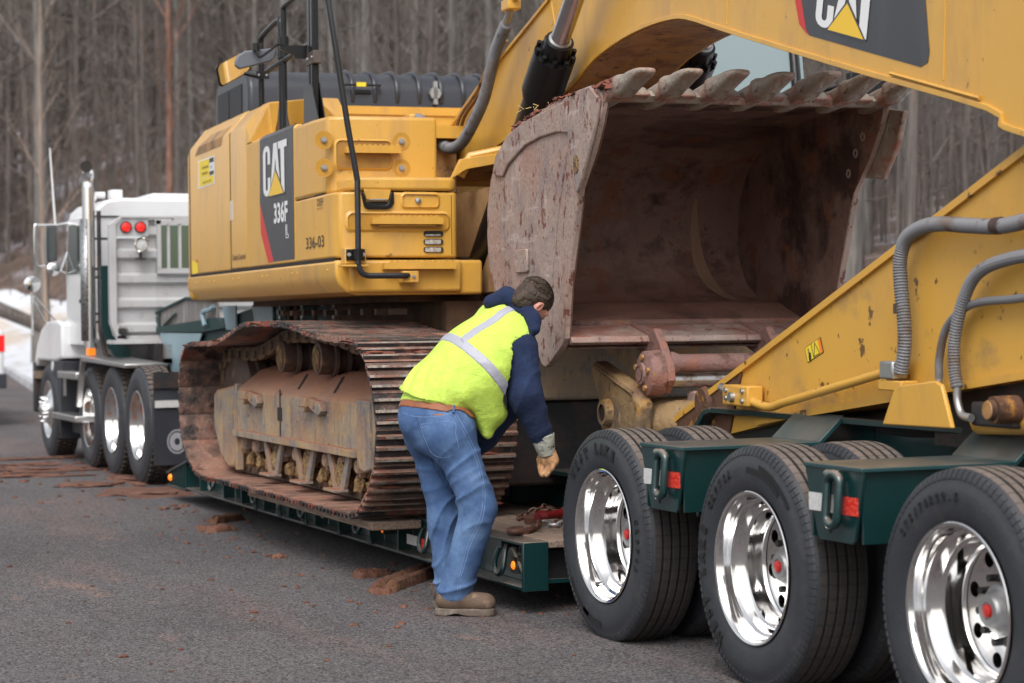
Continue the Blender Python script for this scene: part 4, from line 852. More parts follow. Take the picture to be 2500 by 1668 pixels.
# carbody and swing bearing
m = MB(); m.prism([(4.2, .72), (4.2, 1.02), (4.8, 1.30), (5.9, 1.30), (6.4, 1.02), (6.4, .72)], 11.75, 14.1, 'y'); m.build('carbody', frame_m, EX, bevel=.02)
m = MB(); m.box(4.25, 6.35, 11.0, 11.7, .98, 1.36); m.build('front_beam', frame_m, EX, bevel=.02)
m = MB(); m.box(4.42, 6.2, 11.10, 11.6, .50, .98); m.build('gap_filler', darksteel, EX, bevel=.02)  # added dark box, blocks the bright snow showing through beneath the beam
m = MB(); m.cyl((5.35, 12.95, 0), .74, 1.30, 1.44, 'z', 40).cyl((5.35, 12.95, 0), .70, 1.44, 1.54, 'z', 40); m.build('swing_bearing', pm_roller, EX, smooth=30)
# ---- upper structure (machine frame)
UP = empty('upper_body', MF @ Vector((0, 2.2, 1.6)), parent=EX)
def MM(): return MB(MF)
# revolving frame: side sill with rolled lower edge
def sill_sec(x0, x1): return [(x0, 1.79), (x0, 1.70), (x0+.015, 1.655), (x0+.06, 1.605), (x0+.13, 1.585), (x1, 1.585), (x1, 1.79)]
m = MM(); m.prism(sill_sec(-1.5, -.6), .055, 5.0, 'y'); m.build('side_sill', yellow, UP, bevel=.018, seg=3)
m = MM(); m.prism(sill_sec(-1.5, -.6)[::1], .0, .001, 'y')
m = MM(); m.box(-1.42, -.74, .02, .09, 1.60, 1.79); m.build('front_sill', yellow, UP, bevel=.02, seg=3)
m = MM(); m.box(-1.05, 1.45, .3, 4.6, 1.545, 1.583).box(-.80, 1.3, .15, 3.2, 1.36, 1.545); m.build('belly_plate', pm('belly_grime', C255(92, 66, 44), .8, layers=((C255(50, 38, 30), 5, .4, .6, .8),), bump=(20, .006)), UP)  # lower box added to close the bright gap behind the bucket link
m = MM(); m.box(-.74, 1.45, .35, 5.0, 1.585, 1.80); m.build('main_frame', yellow_worn, UP, bevel=.01)
m = MM(); m.box(-.42, -.38, -.15, .6, 1.6, 2.25).box(.38, .42, -.15, .6, 1.6, 2.25); m.build('boom_bracket', yellow_worn, UP, bevel=.01)
m = MM()
for k in range(14): m.box(-1.1-.03*(k % 3), -1.0, .3+k*.22, .36+k*.22, 1.47, 1.505)
m.build('belly_bolts', pm_roller, UP)
# big side panels, with chamfered roof edge
def side_sec(xo, top=2.945, z0=1.80, bend=2.80, inx=.12): return [(xo, z0), (xo, bend-.02), (xo+.01, bend), (xo+inx, top-.012), (xo+inx+.03, top), (-.9, top+.01), (-.9, z0)]
m = MM(); m.prism(side_sec(-1.5), 2.0, 2.99, 'y'); fdoor = None
# rear door
m = MM(); m.prism(side_sec(-1.5, 2.955), 3.212, 4.825, 'y'); m.build('rear_door', yellow, UP, bevel=.014, seg=2)
# front door with the step in its top edge
m = MM(); m.prism([(-1.5, 1.805), (-1.5, 2.78), (-1.49, 2.80), (-1.38, 2.933), (-1.35, 2.945), (-1.0, 2.95), (-1.0, 1.805)], 2.60, 3.172, 'y'); m.build('front_door', yellow, UP, bevel=.014, seg=2)
m = MM(); m.prism([(-1.5, 1.805), (-1.5, 2.655), (-1.48, 2.675), (-.72, 2.69), (-.72, 1.805)], 1.10, 2.60, 'y'); m.build('front_door_lower', yellow, UP, bevel=.010, seg=2)
# sloped fairing closing the hood step
m = MM(); m.add([(-1.5, 2.6, 2.665), (-1.5, 2.45, 2.665), (-1.5, 2.60, 2.79), (-1.38, 2.42, 2.94), (-1.10, 2.14, 2.95), (-1.35, 2.45, 2.69), (-.85, 2.05, 2.69), (-.95, 2.15, 2.95), (-1.38, 2.6, 2.94), (-.95, 2.6, 2.95), (-.85, 2.6, 2.69)],
                [(0, 1, 2), (1, 3, 8, 2), (1, 5, 3), (5, 6, 4, 3), (6, 7, 4), (3, 4, 7, 9, 8), (6, 10, 9, 7)]); m.build('hood_fairing', yellow, UP, bevel=.01, smooth=20)
# counterweight
m = MM(); cwp = [(-1.50, 4.865), (-1.49, 4.95), (-1.45, 5.2), (-1.30, 5.5), (-.9, 5.75), (0, 5.86), (.9, 5.75), (1.30, 5.5), (1.49, 4.9), (1.49, 4.6), (-1.3, 4.6), (-1.3, 4.865)]
m.prism(cwp, 1.60, 2.80, 'z'); m.build('counterweight', yellow, UP, bevel=.05, seg=3, smooth=50)
m = MM(); cw2 = [(a*.93 if abs(a) > 1 else a, 4.865+(b-4.865)*.8 if b > 4.9 else b) for a, b in cwp]; m.prism(cw2, 2.79, 2.95, 'z'); m.build('counterweight_top', yellow, UP, bevel=.05, seg=3, smooth=50)
gp_ = [(-1.4955, 1.7), (-1.4955, 2.785), (-1.378, 2.922), (-1.35, 2.938), (-1.0, 2.94), (-1.0, 1.7)]
for y0_, y1_ in ((4.83, 4.88), (3.165, 3.22)): m = MM(); m.prism(gp_, y0_, y1_, 'y'); m.build('door_gap', seam, UP)
m = MM(); m.box(-1.496, -1.3, .12, 4.82, 1.786, 1.806); m.build('sill_gap', seam, UP)
m = MM(); m.box(-1.503, -1.49, 3.10, 3.18, 2.16, 2.30); m.build('door_latch', refl_white, UP)
m = MM(); m.box(-1.4995, -1.49, 3.42, 3.49, 1.93, 2.13); m.build('door_handle', pm('pressed_yellow', C255(178, 132, 66), .5), UP, bevel=.01)
for b_ in (.25, 1.05, 1.2, 1.95, 2.1, 2.9, 3.1, 3.85, 4.05, 4.6): m = MM(); m.cyl((0, b_, 1.735), .008, -1.504, -1.49, 'x', 8); m.build('sill_rivet', yellow, UP)
# engine hood, dark, ribbed, with louvred back corner
m = MM()
hs_ = [(3.22, 2.80), (3.22, 3.12), (3.26, 3.20), (3.36, 3.26), (3.55, 3.28), (4.35, 3.28), (4.45, 3.24), (4.52, 3.12), (4.52, 2.80)]
m.prism(hs_, -1.35, 1.35, 'x'); m.build('engine_hood', charcoal, UP, bevel=.03, seg=3, smooth=40)
m = MM()
for a in (-.575, -.405, -.235, -.065, .105, .275, .445):
    m = MM(); m.tube(smooth_path([(a, 3.225, 3.04), (a, 3.21, 3.12), (a, 3.25, 3.205), (a, 3.36, 3.265), (a, 3.55, 3.285), (a, 4.2, 3.285)], 4), .016, 6); m.build('hood_rib', charcoal, UP, smooth=60)
m = MM()
for k in range(2): m.box(-1.358, -1.345, 3.46+k*.48, 3.88+k*.48, 2.90, 3.175)
m.build('intake_screen', pm('screen_black', C255(44, 45, 50), .6, layers=((C255(26, 26, 28), 90, .4, .6, .6),)), UP)
m = MM(); m.box(-.94, 1.3, 3.20, 3.24, 2.62, 3.0).box(-.94, 1.3, 3.185, 3.20, 2.945, 3.005).box(-.72, 1.3, 1.1, 3.2, 2.60, 2.68); m.build('hood_base', yellow, UP)
# hood handle and latch
m = MM(); m.tube([(-.638, 3.21, 3.155), (-.638, 3.17, 3.157), (-.375, 3.17, 3.157), (-.375, 3.21, 3.155)], .009, 6).tube([(-.39, 3.17, 3.155), (-.385, 3.16, 3.09)], .008, 6).box(-.59, -.44, 3.205, 3.22, 3.10, 3.125); m.build('hood_handle', black, UP)
m = MM(); m.box(-.56, -.49, 3.155, 3.162, 3.145, 3.175); m.build('handle_label', bright_lab, UP)
m = MM(); m.lathe([(0, .0001), (0, .045), (.02, .05), (.02, .0001)], (.05, 3.18, 3.11), 'y', 8).box(.035, .065, 3.18, 3.22, 3.03, 3.2); m.build('hood_latch', galv, UP)
# steps body on the front right: storage box, tank box and lid
m = MM(); m.prism([(-1.5, .14), (-1.47, .06), (-1.40, .03), (-.78, .03), (-.76, .05), (-.76, 1.1), (-1.5, 1.1)], 1.803, 2.188, 'z'); m.build('tank_box', yellow, UP, bevel=.015, seg=3, smooth=40)
m = MM(); m.prism([(-1.42, .10), (-1.38, .035), (-1.33, .02), (-.80, .02), (-.765, .05), (-.765, .5), (-1.42, .5)], 2.196, 2.275, 'z'); m.build('tank_lid', yellow, UP, bevel=.018, seg=3, smooth=40)
m = MM(); m.prism([(-1.5, .62), (-1.47, .36), (-1.38, .30), (-.80, .30), (-.80, 1.12), (-1.5, 1.12)], 2.19, 2.655, 'z'); m.build('storage_box', yellow, UP, bevel=.022, seg=3, smooth=40)
m = MM(); m.box(-1.49, -.9, .4, 1.1, 2.187, 2.2); m.build('box_gap', seam, UP)
for k in range(30): pass
m = MM()
for k in range(26):
    for j in range(2): m.cyl((-1.34+k*.021, .05+j*.04, 0), .004, 2.274, 2.278, 'z', 5)
m.build('lid_studs', yellow, UP)
FB = .30     # front of storage box
def on_box(x, z, b):  # move a point measured on the plane b=.05 onto the plane b, along the line of sight from the camera
    C_ = MF.inverted() @ Vector((0, 0, CAM_H)); P = Vector((x, .05, z)); t = (b-C_.y)/(P.y-C_.y); Q = C_+(P-C_)*t; return Q.x, Q.z
for (x, z) in ((-1.562, 2.486), (-1.562, 2.326), (-1.094, 2.485), (-1.095, 2.328)):
    X_, Z_ = on_box(x, z, FB)
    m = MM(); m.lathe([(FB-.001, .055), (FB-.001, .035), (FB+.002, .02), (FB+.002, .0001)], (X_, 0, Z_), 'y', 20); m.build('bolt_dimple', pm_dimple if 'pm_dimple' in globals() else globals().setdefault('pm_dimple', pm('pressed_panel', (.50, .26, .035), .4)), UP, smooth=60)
    m = MM(); m.lathe([(FB, .020), (FB-.012, .018), (FB-.012, .013), (FB-.02, .012), (FB-.02, .0001)], (X_, 0, Z_), 'y', 12); m.build('box_bolt', galv, UP, smooth=40)
rx0, rz0 = on_box(-1.491, 2.325, FB); rx1, rz1 = on_box(-1.16, 2.486, FB)
# recess with a step in it
m = MM(); rr = rrect(rx0, rx1, rz0, rz1, .03); inn = rrect(rx0+.01, rx1-.01, rz0+.01, rz1-.01, .025)
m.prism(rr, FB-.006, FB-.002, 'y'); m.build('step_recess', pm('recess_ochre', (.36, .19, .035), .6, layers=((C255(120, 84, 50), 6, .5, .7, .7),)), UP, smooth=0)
def rim_frame(x0, x1, z0, z1, b, w_=.012, name='recess_rim', r=.03, mat=None):
    o_ = rrect(x0-w_, x1+w_, z0-w_, z1+w_, r+w_); i_ = rrect(x0, x1, z0, z1, r); n = len(o_); m = MM()
    m.v = [MF @ Vector((p[0], b, p[1])) for p in o_]+[MF @ Vector((p[0], b-.012, p[1])) for p in i_]+[MF @ Vector((p[0], b+.01, p[1])) for p in i_]
    m.f = [(k, (k+1) % n, n+(k+1) % n, n+k) for k in range(n)]+[(n+k, n+(k+1) % n, 2*n+(k+1) % n, 2*n+k) for k in range(n)]
    m.build(name, mat or yellow, UP, smooth=60)
rim_frame(rx0, rx1, rz0, rz1, FB-.002)
def step(x0, x1, z, b, depth=.06, name='step_tread', drop=.04, teeth=True):
    m = MM(); m.box(x0, x1, b-depth, b-depth+.006, z-drop, z).box(x0-.03, x0, b-depth, b, z-drop, z-.005).box(x1, x1+.006, b-depth, b, z-drop, z-.005)
    n = int((x1-x0)/.033)
    for k in range(n if teeth else 0):
        a = x0+.033*k+(x1-x0-n*.033)/2; m.add([(a, b-depth, z), (a+.033, b-depth, z), (a+.0165, b-depth, z+.013), (a, b-depth+.02, z), (a+.033, b-depth+.02, z), (a+.0165, b-depth+.02, z+.013)], [(0, 1, 2), (3, 5, 4), (0, 2, 5, 3), (1, 4, 5, 2)])
    m.box(x0, x1, b-depth+.006, b-.002, z-.012, z-.004)
    m.build(name, yellow, UP, bevel=.0)
sx0, sz0 = on_box(-1.40, 2.455, FB-.05); sx1, _z = on_box(-1.105, 2.455, FB-.05); step(sx0, sx1, sz0, FB, .06)
step(-1.265, -.87, 2.038, .03, .055); step(-1.20, -.80, 1.775, .015, .055)
# tank box front: latch cup, badge plate with bolt, long recess, lamp louvres
m = MM(); cup = [(-1.352, 2.186), (-1.335, 2.186), (-1.318, 2.12), (-1.295, 2.108), (-1.205, 2.108), (-1.185, 2.12), (-1.172, 2.186), (-1.152, 2.186), (-1.152, 2.12), (-1.172, 2.092), (-1.20, 2.085), (-1.305, 2.085), (-1.33, 2.095)]
m.prism(cup, .014, .032, 'y'); m.build('latch_surround', black, UP, bevel=.004)
m = MM(); m.prism([(-1.318, 2.13), (-1.185, 2.13), (-1.20, 2.104), (-1.30, 2.104)], .024, .031, 'y'); m.build('latch_cup', seam, UP)
m = MM(); m.prism([(-1.335, 2.20), (-1.17, 2.20), (-1.185, 2.14), (-1.318, 2.14)], .012, .03, 'y'); m.build('lid_tongue', yellow, UP, bevel=.004)
m = MM(); m.box(-1.30, -1.20, .006, .02, 2.138, 2.146); m.build('latch_bar', galv, UP)
rim_frame(-1.10, -.88, 2.10, 2.175, .030, .014, 'panel_rim', .02); m = MM(); m.lathe([(.03, .018), (.015, .016), (.012, .0001)], (-1.004, 0, 2.138), 'y', 10); m.build('panel_bolt', galv, UP)
rim_frame(-1.43, -.82, 1.967, 2.062, .030, .016, 'panel_rim', .03)
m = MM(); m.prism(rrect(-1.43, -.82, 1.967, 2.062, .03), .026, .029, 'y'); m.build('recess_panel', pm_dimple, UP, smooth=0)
m = MM(); m.box(-1.25, -.90, .0, .03, 1.985, 1.998); m.build('lower_tread', yellow, UP, bevel=.003)
for k, z in enumerate((1.944, 1.8965, 1.850)):
    m = MM(); m.prism(rrect(-.973, -.852, z-.0165, z+.0165, .016), .022, .029, 'y'); m.build('lamp_slot', seam, UP, smooth=0)
    m = MM(); m.prism(rrect(-.966, -.868, z-.014, z+(.012 if k else -.004), .007), .018, .023, 'y'); m.build('lamp_lens', lens_m, UP, smooth=0)
m = MM(); m.box(-.80, -.797, .028, .032, 1.82, 2.17); m.build('panel_line', seam, UP)
# tall bent handrail
hp = [(-1.40, 1.15, 3.62), (-1.46, .7, 3.64), (-1.56, .1, 3.60), (-1.585, -.06, 3.50), (-1.565, -.1, 3.30), (-1.465, -.1, 2.62), (-1.408, -.1, 2.28), (-1.402, -.1, 2.20), (-1.402, -.1, 1.80), (-1.40, -.1, 1.755), (-1.385, -.1, 1.715), (-1.35, -.1, 1.697), (-1.30, -.1, 1.695), (-1.14, -.1, 1.695), (-1.10, -.08, 1.695)]
m = MM(); m.tube(smooth_path(hp, 4), .0175, 12); m.build('grab_pole', pm('pole_black', (.02, .022, .026), .22, spec=.6), UP, smooth=60)
m = MM(); m.box(-1.465, -1.355, -.075, -.06, 1.785, 1.85).lathe([(1.79, .029), (1.85, .029)], (-1.402, -.1, 0), 'z', 12); m.build('pole_clamp', black, UP, bevel=.004)
m = MM(); m.box(-1.47, -1.345, -.06, .04, 1.765, 1.855); m.build('clamp_bracket', yellow, UP, bevel=.004)
m = MM(); m.box(-1.50, -1.34, -.11, .0, 1.748, 1.760); m.build('clamp_shelf', yellow, UP, bevel=.002)
for x in (-1.452, -1.366):
    m = MM(); m.lathe([(-.075, .012), (-.088, .011), (-.088, .0001)], (x, 0, 1.818), 'y', 10); m.build('clamp_bolt', galv, UP)
m = MM(); m.box(-1.13, -1.035, -.085, .04, 1.655, 1.722); m.build('foot_bracket', yellow, UP, bevel=.004)
for x in (-1.10, -1.068):
    m = MM(); m.lathe([(-.085, .010), (-.094, .009), (-.094, .0001)], (x, 0, 1.69), 'y', 10); m.build('clamp_bolt', galv, UP)
# ---- guard rails, mirrors on top of the box
def rail(pts, r=.0205, nm='guard_rail'): m = MM(); m.tube(smooth_path(pts, 3), r, 9); m.build(nm, black, UP, smooth=60)
A_ = -1.35
# nearer double post
for dx, dy in ((0, 0), (.0, -.055)):
    m = MM(); m.box(A_-.022+dx, A_+.022+dx, 1.20+dy*1.4, 1.25+dy*1.4, 2.665, 3.70); m.build('rail_post', black, UP, bevel=.006)
m = MM(); m.prism([(1.34, 2.672), (1.00, 2.672), (1.02, 2.74), (1.10, 2.87), (1.12, 2.93), (1.16, 2.95), (1.20, 2.93), (1.31, 2.93), (1.34, 2.90)], A_+.024, A_+.032); m.build('post_gusset', black, UP, bevel=.003)
m = MM(); m.prism([(1.34, 2.672), (.93, 2.672), (.99, 2.76), (1.07, 2.86), (1.10, 2.92), (1.2, 2.94), (1.34, 2.92)], A_-.03, A_-.024); m.build('post_gusset', black, UP, bevel=.003)
m = MM(); m.box(A_-.10, A_+.35, .70, 1.32, 2.656, 2.672); m.build('post_base', black, UP, bevel=.003)
# farther double post
m = MM(); m.tube([(A_, 2.03, 2.66), (A_, 2.03, 3.26)], .019, 9).tube([(A_, 2.12, 2.66), (A_, 2.12, 3.26)], .019, 9); m.build('rail_post', black, UP, smooth=60)
m = MM(); m.prism([(2.38, 2.68), (1.85, 2.68), (1.95, 2.80), (2.0, 2.92), (2.17, 2.92), (2.22, 2.86), (2.25, 2.8)], A_-.004, A_+.004); m.build('post_gusset', black, UP, bevel=.001)
m = MM(); m.lathe([(3.20, .028), (3.20, .034), (3.34, .034), (3.34, .028)], (A_, 2.03, 0), 'z', 12).lathe([(3.20, .024), (3.34, .024)], (A_, 2.12, 0), 'z', 10); m.build('rail_collar', black, UP, smooth=40)
rail([(A_, 2.03, 3.26), (A_, 2.03, 3.50), (A_, 1.96, 3.545), (A_, 1.25, 3.56)])
rail([(A_, 2.12, 3.26), (A_, 2.13, 3.44), (A_, 2.20, 3.475), (A_, 2.70, 3.435), (A_, 2.77, 3.40), (A_, 2.775, 3.33), (A_, 2.775, 2.72)])
rail([(A_, 1.25, 3.20), (A_, 2.55, 3.17)])
# mirror arm and head seen from behind, second mirror showing the yellow side
m = MM(); m.box(A_-.028, A_+.028, 1.06, 1.27, 3.055, 3.135); m.build('mirror_clamp', pm('grey_bracket', C255(92, 82, 76), .55, metal=.3), UP, bevel=.004)
for dy in (1.10, 1.22):
    m = MM(); m.cyl((0, dy, 3.095), .010, A_-.036, A_-.026, 'x', 8); m.build('clamp_bolt', galv, UP)
m = MM(); m.box(-1.46, -1.375, 1.24, 1.252, 3.10, 3.185).prism([(-1.46, 3.185), (-1.46, 3.12), (-1.55, 3.155), (-1.55, 3.178)], 1.24, 1.252, 'y'); m.tube(smooth_path([(-1.50, 1.25, 3.178), (-1.56, 1.25, 3.188), (-1.61, 1.25, 3.15), (-1.67, 1.24, 3.108), (-1.69, 1.24, 3.11), (-1.70, 1.25, 3.15)], 4), .008, 7); m.build('mirror_arm', black, UP, smooth=50)
m = MM(); mo = [(-1.829, 3.052), (-1.826, 3.085), (-1.811, 3.117), (-1.768, 3.145), (-1.574, 3.172), (-1.561, 3.160), (-1.575, 3.106), (-1.60, 3.085), (-1.80, 3.030)]
m.prism(mo, 1.29, 1.33, 'y'); m.build('mirror_head', pm('mirror_grey', C255(98, 102, 110), .4), UP, bevel=.012, seg=3)
m = MM(); m.cyl((-1.70, 1.265, 0), .024, 3.145, 3.192, 'z', 12); m.build('mirror_knob', black, UP)
m2o = [(-1.683, 3.194), (-1.67, 3.225), (-1.51, 3.315), (-1.44, 3.30), (-1.44, 3.20), (-1.47, 3.165), (-1.63, 3.075), (-1.648, 3.085), (-1.655, 3.10)]
tl_ = lambda p, d: (p[0], 2.7-(p[1]-3.2)*.55+d, p[1])
m = MM(); n_ = len(m2o); m.add([tl_(p, .0) for p in m2o]+[tl_(p, .04) for p in m2o], [tuple(range(n_)), tuple(range(2*n_-1, n_-1, -1))]+[(k, n_+k, n_+(k+1) % n_, (k+1) % n_) for k in range(n_)]); m.build('mirror_shell', black, UP, bevel=.006)
cx_, cz_ = -1.56, 3.19; m = MM(); m.add([tl_((cx_+(p[0]-cx_)*.90, cz_+(p[1]-cz_)*.90), -.007) for p in m2o], [tuple(range(n_))]); m.build('mirror_face', mirror_m, UP, smooth=0)
m = MM(); m.box(-1.402, -1.311, 2.69, 2.70, 3.13, 3.183).tube([(-1.40, 2.70, 3.15), (-1.48, 2.72, 3.17)], .018, 6); m.build('mirror_bracket', black, UP)
for dx_ in (-1.385, -1.33): m = MM(); m.lathe([(2.69, .009), (2.683, .008), (2.683, .0001)], (dx_, 0, 3.157), 'y', 8); m.build('clamp_bolt', galv, UP)
# latch lump behind the post
m = MM(); m.tube([(-1.1, 1.9, 2.74), (-.95, 1.85, 2.76)], .03, 7).box(-1.15, -1.02, 1.86, 1.95, 2.69, 2.73); m.build('hood_catch', yellow_worn, UP)
# bracket block and pipe near the boom foot
m = MM(); m.box(-.60, -.50, 1.6, 1.8, 2.66, 2.80); m.build('hose_block', yellow, UP, bevel=.01)
m = MM(); m.tube([(-.66, .3, 2.30), (-.60, .28, 2.42), (-.40, .25, 2.46)], [.03, .03, .03], 8).prism([(-.74, 2.28), (-.68, 2.40), (-.42, 2.44), (-.42, 2.38), (-.64, 2.34)], .22, .26, 'y'); m.build('grab_strap', yellow, UP, bevel=.003)
m = MM(); m.lathe([(-.62, .0001), (-.62, .10), (-.58, .13), (-.36, .14), (-.36, .0001)], (0, 1.45, 2.45), 'x', 20).box(-.55, -.40, 1.2, 1.9, 2.25, 2.60); m.build('pin_housing', yellow_worn, UP, bevel=.01)
for k in range(10): 
    a = 2*pi*k/10; m = MM(); m.cyl((0, 1.45+.105*cos(a), 2.45+.105*sin(a)), .012, -.64, -.60, 'x', 6); m.build('housing_bolt', yellow_worn, UP)
m = MM(); m.box(-.55, -.53, -.02, .9, 1.6, 2.22); m.build('side_plate', pm('dusty_tan', C255(164, 132, 92), .7, layers=((C255(120, 84, 60), 5, .5, .7, .7), (C255(86, 60, 46), 18, .64, .7, .8)), bump=(20, .003)), UP)
# cab on the far side
CB = empty('cab', MF @ Vector((1.0, 1.2, 1.8)), parent=EX)
m = MM(); m.prism([(-.10, 1.85), (-.18, 2.3), (-.02, 3.25), (.15, 3.45), (1.55, 3.45), (1.65, 3.3), (1.65, 1.85)], .57, .585); m.build('cab_side_glass', cab_glass, CB)
m = MM(); m.prism([(-.10, 1.85), (-.18, 2.3), (-.02, 3.25), (.15, 3.45), (1.55, 3.45), (1.65, 3.3), (1.65, 1.85)], 1.44, 1.46); m.build('cab_side_glass', cab_glass, CB)
m = MM()
for a in (.585, 1.40):
    m.tube([(a, -.10, 1.85), (a, -.18, 2.3), (a, -.02, 3.25), (a, .15, 3.45), (a, 1.55, 3.45)], .03, 8); m.box(a-.03, a+.03, .55, .63, 1.85, 3.45).box(a-.03, a+.03, 1.55, 1.65, 1.85, 3.4)
m.box(.57, 1.45, -.12, 1.65, 1.80, 1.90).box(.57, 1.45, .1, 1.6, 3.44, 3.52); m.build('cab_frame', black, CB, bevel=.006)
m = MM(); m.add([(.60, -.17, 2.3), (1.42, -.17, 2.3), (1.42, -.02, 3.25), (.60, -.02, 3.25)], [(0, 1, 2, 3)]); m.build('windscreen', cab_glass, CB, smooth=0)
m = MM(); m.box(.85, 1.25, .55, 1.0, 2.1, 2.25).prism([(.95, 2.2), (1.10, 2.95), (1.18, 2.95), (1.08, 2.2)], .85, 1.25); m.build('seat', plastic, CB, bevel=.03)
m = MM(); m.tube(smooth_path([(.65, -.25, 2.2), (.65, -.30, 2.6), (.65, -.22, 3.0), (.66, -.1, 3.1)], 4), .016, 7); m.build('cab_rail', black, CB, smooth=60)
m = MM(); m.prism([(1.55, 2.55), (1.80, 2.55), (1.80, 2.90), (1.55, 2.90)], -.52, -.46, 'y'); m.tube([(1.45, -.2, 2.8), (1.65, -.48, 2.85)], .015, 6); m.build('cab_mirror', black, CB, bevel=.02)
# ------------------------------------------------------------------ boom, stick, bucket (machine frame)
BM = empty('boom', MF @ Vector((-.1, -2, 2.9)), parent=EX)
low = [(1.75, 2.33), (1.413, 2.373), (.74, 2.46), (.074, 2.55), (-.5, 2.645), (-.95, 2.745), (-1.275, 2.838), (-1.672, 2.894), (-2.0, 2.912), (-2.267, 2.91), (-2.512, 2.884), (-2.914, 2.779), (-3.288, 2.681), (-4.349, 2.412), (-5.271, 2.184), (-5.35, 2.12), (-5.52, 2.07), (-6.1, 1.93)]
lowp = smooth_path([(0, a, b) for a, b in low], 3); low = [(p.y, p.z) for p in lowp]
upr = [(-6.45, 2.05), (-6.4, 2.45), (-5.6, 2.88), (-4.4, 3.28), (-3.0, 3.66), (-2.2, 3.78), (-1.5, 3.66), (-.498, 3.264), (.657, 2.957), (1.40, 2.717), (1.75, 2.60)]
AN, AF = -.38, .16
m = MM(); m.prism(low+upr, AN+.012, AF-.012); m.build('boom_body', yellow, BM, smooth=28)
m = MM()      # lower lip, wider than the body
n = len(low)
def band(pts, t, a0, a1):
    m = MM(); P = [Vector((0, p[0], p[1])) for p in pts]; Q = []
    for i, p in enumerate(P):
        d = (P[min(i+1, len(P)-1)]-P[max(i-1, 0)]).normalized(); nn = Vector((0, d.z, -d.y)); Q.append(p-nn*t)
    k = len(P); vs = [(a, q.y, q.z) for a in (a0, a1) for r in (P, Q) for q in r]
    fs = []
    for i in range(k-1):
        fs += [(i, i+1, k+i+1, k+i), (2*k+i, 3*k+i, 3*k+i+1, 2*k+i+1), (i, 2*k+i, 2*k+i+1, i+1), (k+i, k+i+1, 3*k+i+1, 3*k+i)]
    fs += [(0, k, 3*k, 2*k), (k-1, 3*k-1, 4*k-1, 2*k-1)]
    m.add(vs, fs); return m
lip_pts = [p for p in low if p[0] < 1.5]
band(lip_pts, -.022, AN, AN+.05).build('lower_lip', yellow, BM, bevel=.003, smooth=40); band(lip_pts, -.022, AF-.05, AF).build('lower_lip', yellow, BM, smooth=40)
band([p for p in low if p[0] < 1.6], .004, AN+.02, AF-.02).build('underside_plate', yellow_worn, BM, smooth=40)
up_pts = upr[::-1][:5]; band(up_pts, .02, AN-.002, AN+.04).build('upper_lip', yellow, BM, smooth=40)
# raised weld of the nose
m = MM(); m.tube([(AN+.004, -4.55, 2.40), (AN+.004, -5.22, 2.235)], .008, 6); m.build('weld_bead', yellow, BM, smooth=60)
for x, (p, q) in ((0, ((-2.98, 2.80), (-3.02, 3.2))), (0, ((-.66, 3.0), (-.56, 3.25))), (0, ((-4.95, 2.33), (-4.98, 2.8)))):
    m = MM(); m.tube([(AN+.011, p[0], p[1]), (AN+.011, q[0], q[1])], .004, 5); m.build('weld_bead', yellow, BM)
# logo
def cat_logo(O, X, U, W, H, a, parent, pre):
    def P(u, v, d): return MF @ Vector((a-d, O[0]+X[0]*u*W+U[0]*v*H, O[1]+X[1]*u*W+U[1]*v*H))
    def poly(pts, d, mat, nm):
        mb = MB(); mb.v = [P(u, v, d) for u, v in pts]; mb.f = [tuple(range(len(pts)))]; o = mb.build(nm, mat, parent, smooth=0); return o
    def arc(cx, cy, rx, ry, a0, a1, n=7): return [(cx+rx*cos(radians(a0+(a1-a0)*k/n)), cy+ry*sin(radians(a0+(a1-a0)*k/n))) for k in range(n+1)]
    C = arc(.155, .84, .155, .16, 0, 180)+arc(.155, .16, .155, .16, 180, 360)+[(.31, .36), (.20, .36)]+arc(.155, .17, .045, .06, 0, -180)+arc(.155, .83, .045, .06, 180, 0)+[(.20, .62), (.31, .62)]
    poly(C, .0015, white_dec, 'logo_letter')
    poly([(.45, 1), (.60, 1), (.74, 0), (.61, 0), (.528, .70), (.522, .70), (.42, 0), (.30, 0)], .0015, white_dec, 'logo_letter')
    poly([(.63, 1), (1.0, 1), (1.0, .86), (.895, .86), (.895, 0), (.765, 0), (.745, .86), (.65, .86)], .0018, white_dec, 'logo_letter')
    poly([(.205, -.035), (.90, -.035), (.535, .52)], .0028, decal_dark, 'logo_outline')
    poly([(.24, -.01), (.86, -.01), (.535, .46)], .0038, tri_yel, 'logo_triangle')
def decal(pts, a, mat, nm, parent, d=.0): m = MM(); m.add([(a-d, p[0], p[1]) for p in pts], [tuple(range(len(pts)))]); return m.build(nm, mat, parent, smooth=0)
decal([(2.128, 2.652), (2.15, 2.235), (1.733, 1.826), (1.120, 1.826), (1.125, 2.652)], -1.5, decal_dark, 'dark_decal', UP, .002)
m = MM(); m.add([(-1.5025, 2.128, 2.652), (-1.5025, 1.125, 2.652), (-1.483, 1.125, 2.678), (-1.483, 2.12, 2.678), (-1.38, 1.125, 2.683), (-1.38, 2.10, 2.683)], [(0, 1, 2, 3), (3, 2, 4, 5)]); m.build('dark_decal', decal_dark, UP, smooth=0)
decal([(2.152, 2.235), (2.127, 2.025), (1.90, 1.822), (1.733, 1.826)], -1.5, red_dec, 'red_decal', UP, .0022)
cat_logo((2.02, 2.262), (-1, 0), (0, 1), .73, .335, -1.503, UP, 'side')
L0, LX, LU = (-3.885, 2.676), (-.9687, -.2483), (-.23, .973)
decal([(-3.70, 2.98), (-3.80, 2.668), (-3.83, 2.640), (-4.78, 2.398), (-4.835, 2.41), (-4.848, 2.45), (-4.80, 2.80), (-4.74, 2.84)], AN+.012, decal_dark, 'dark_decal', BM, .002)
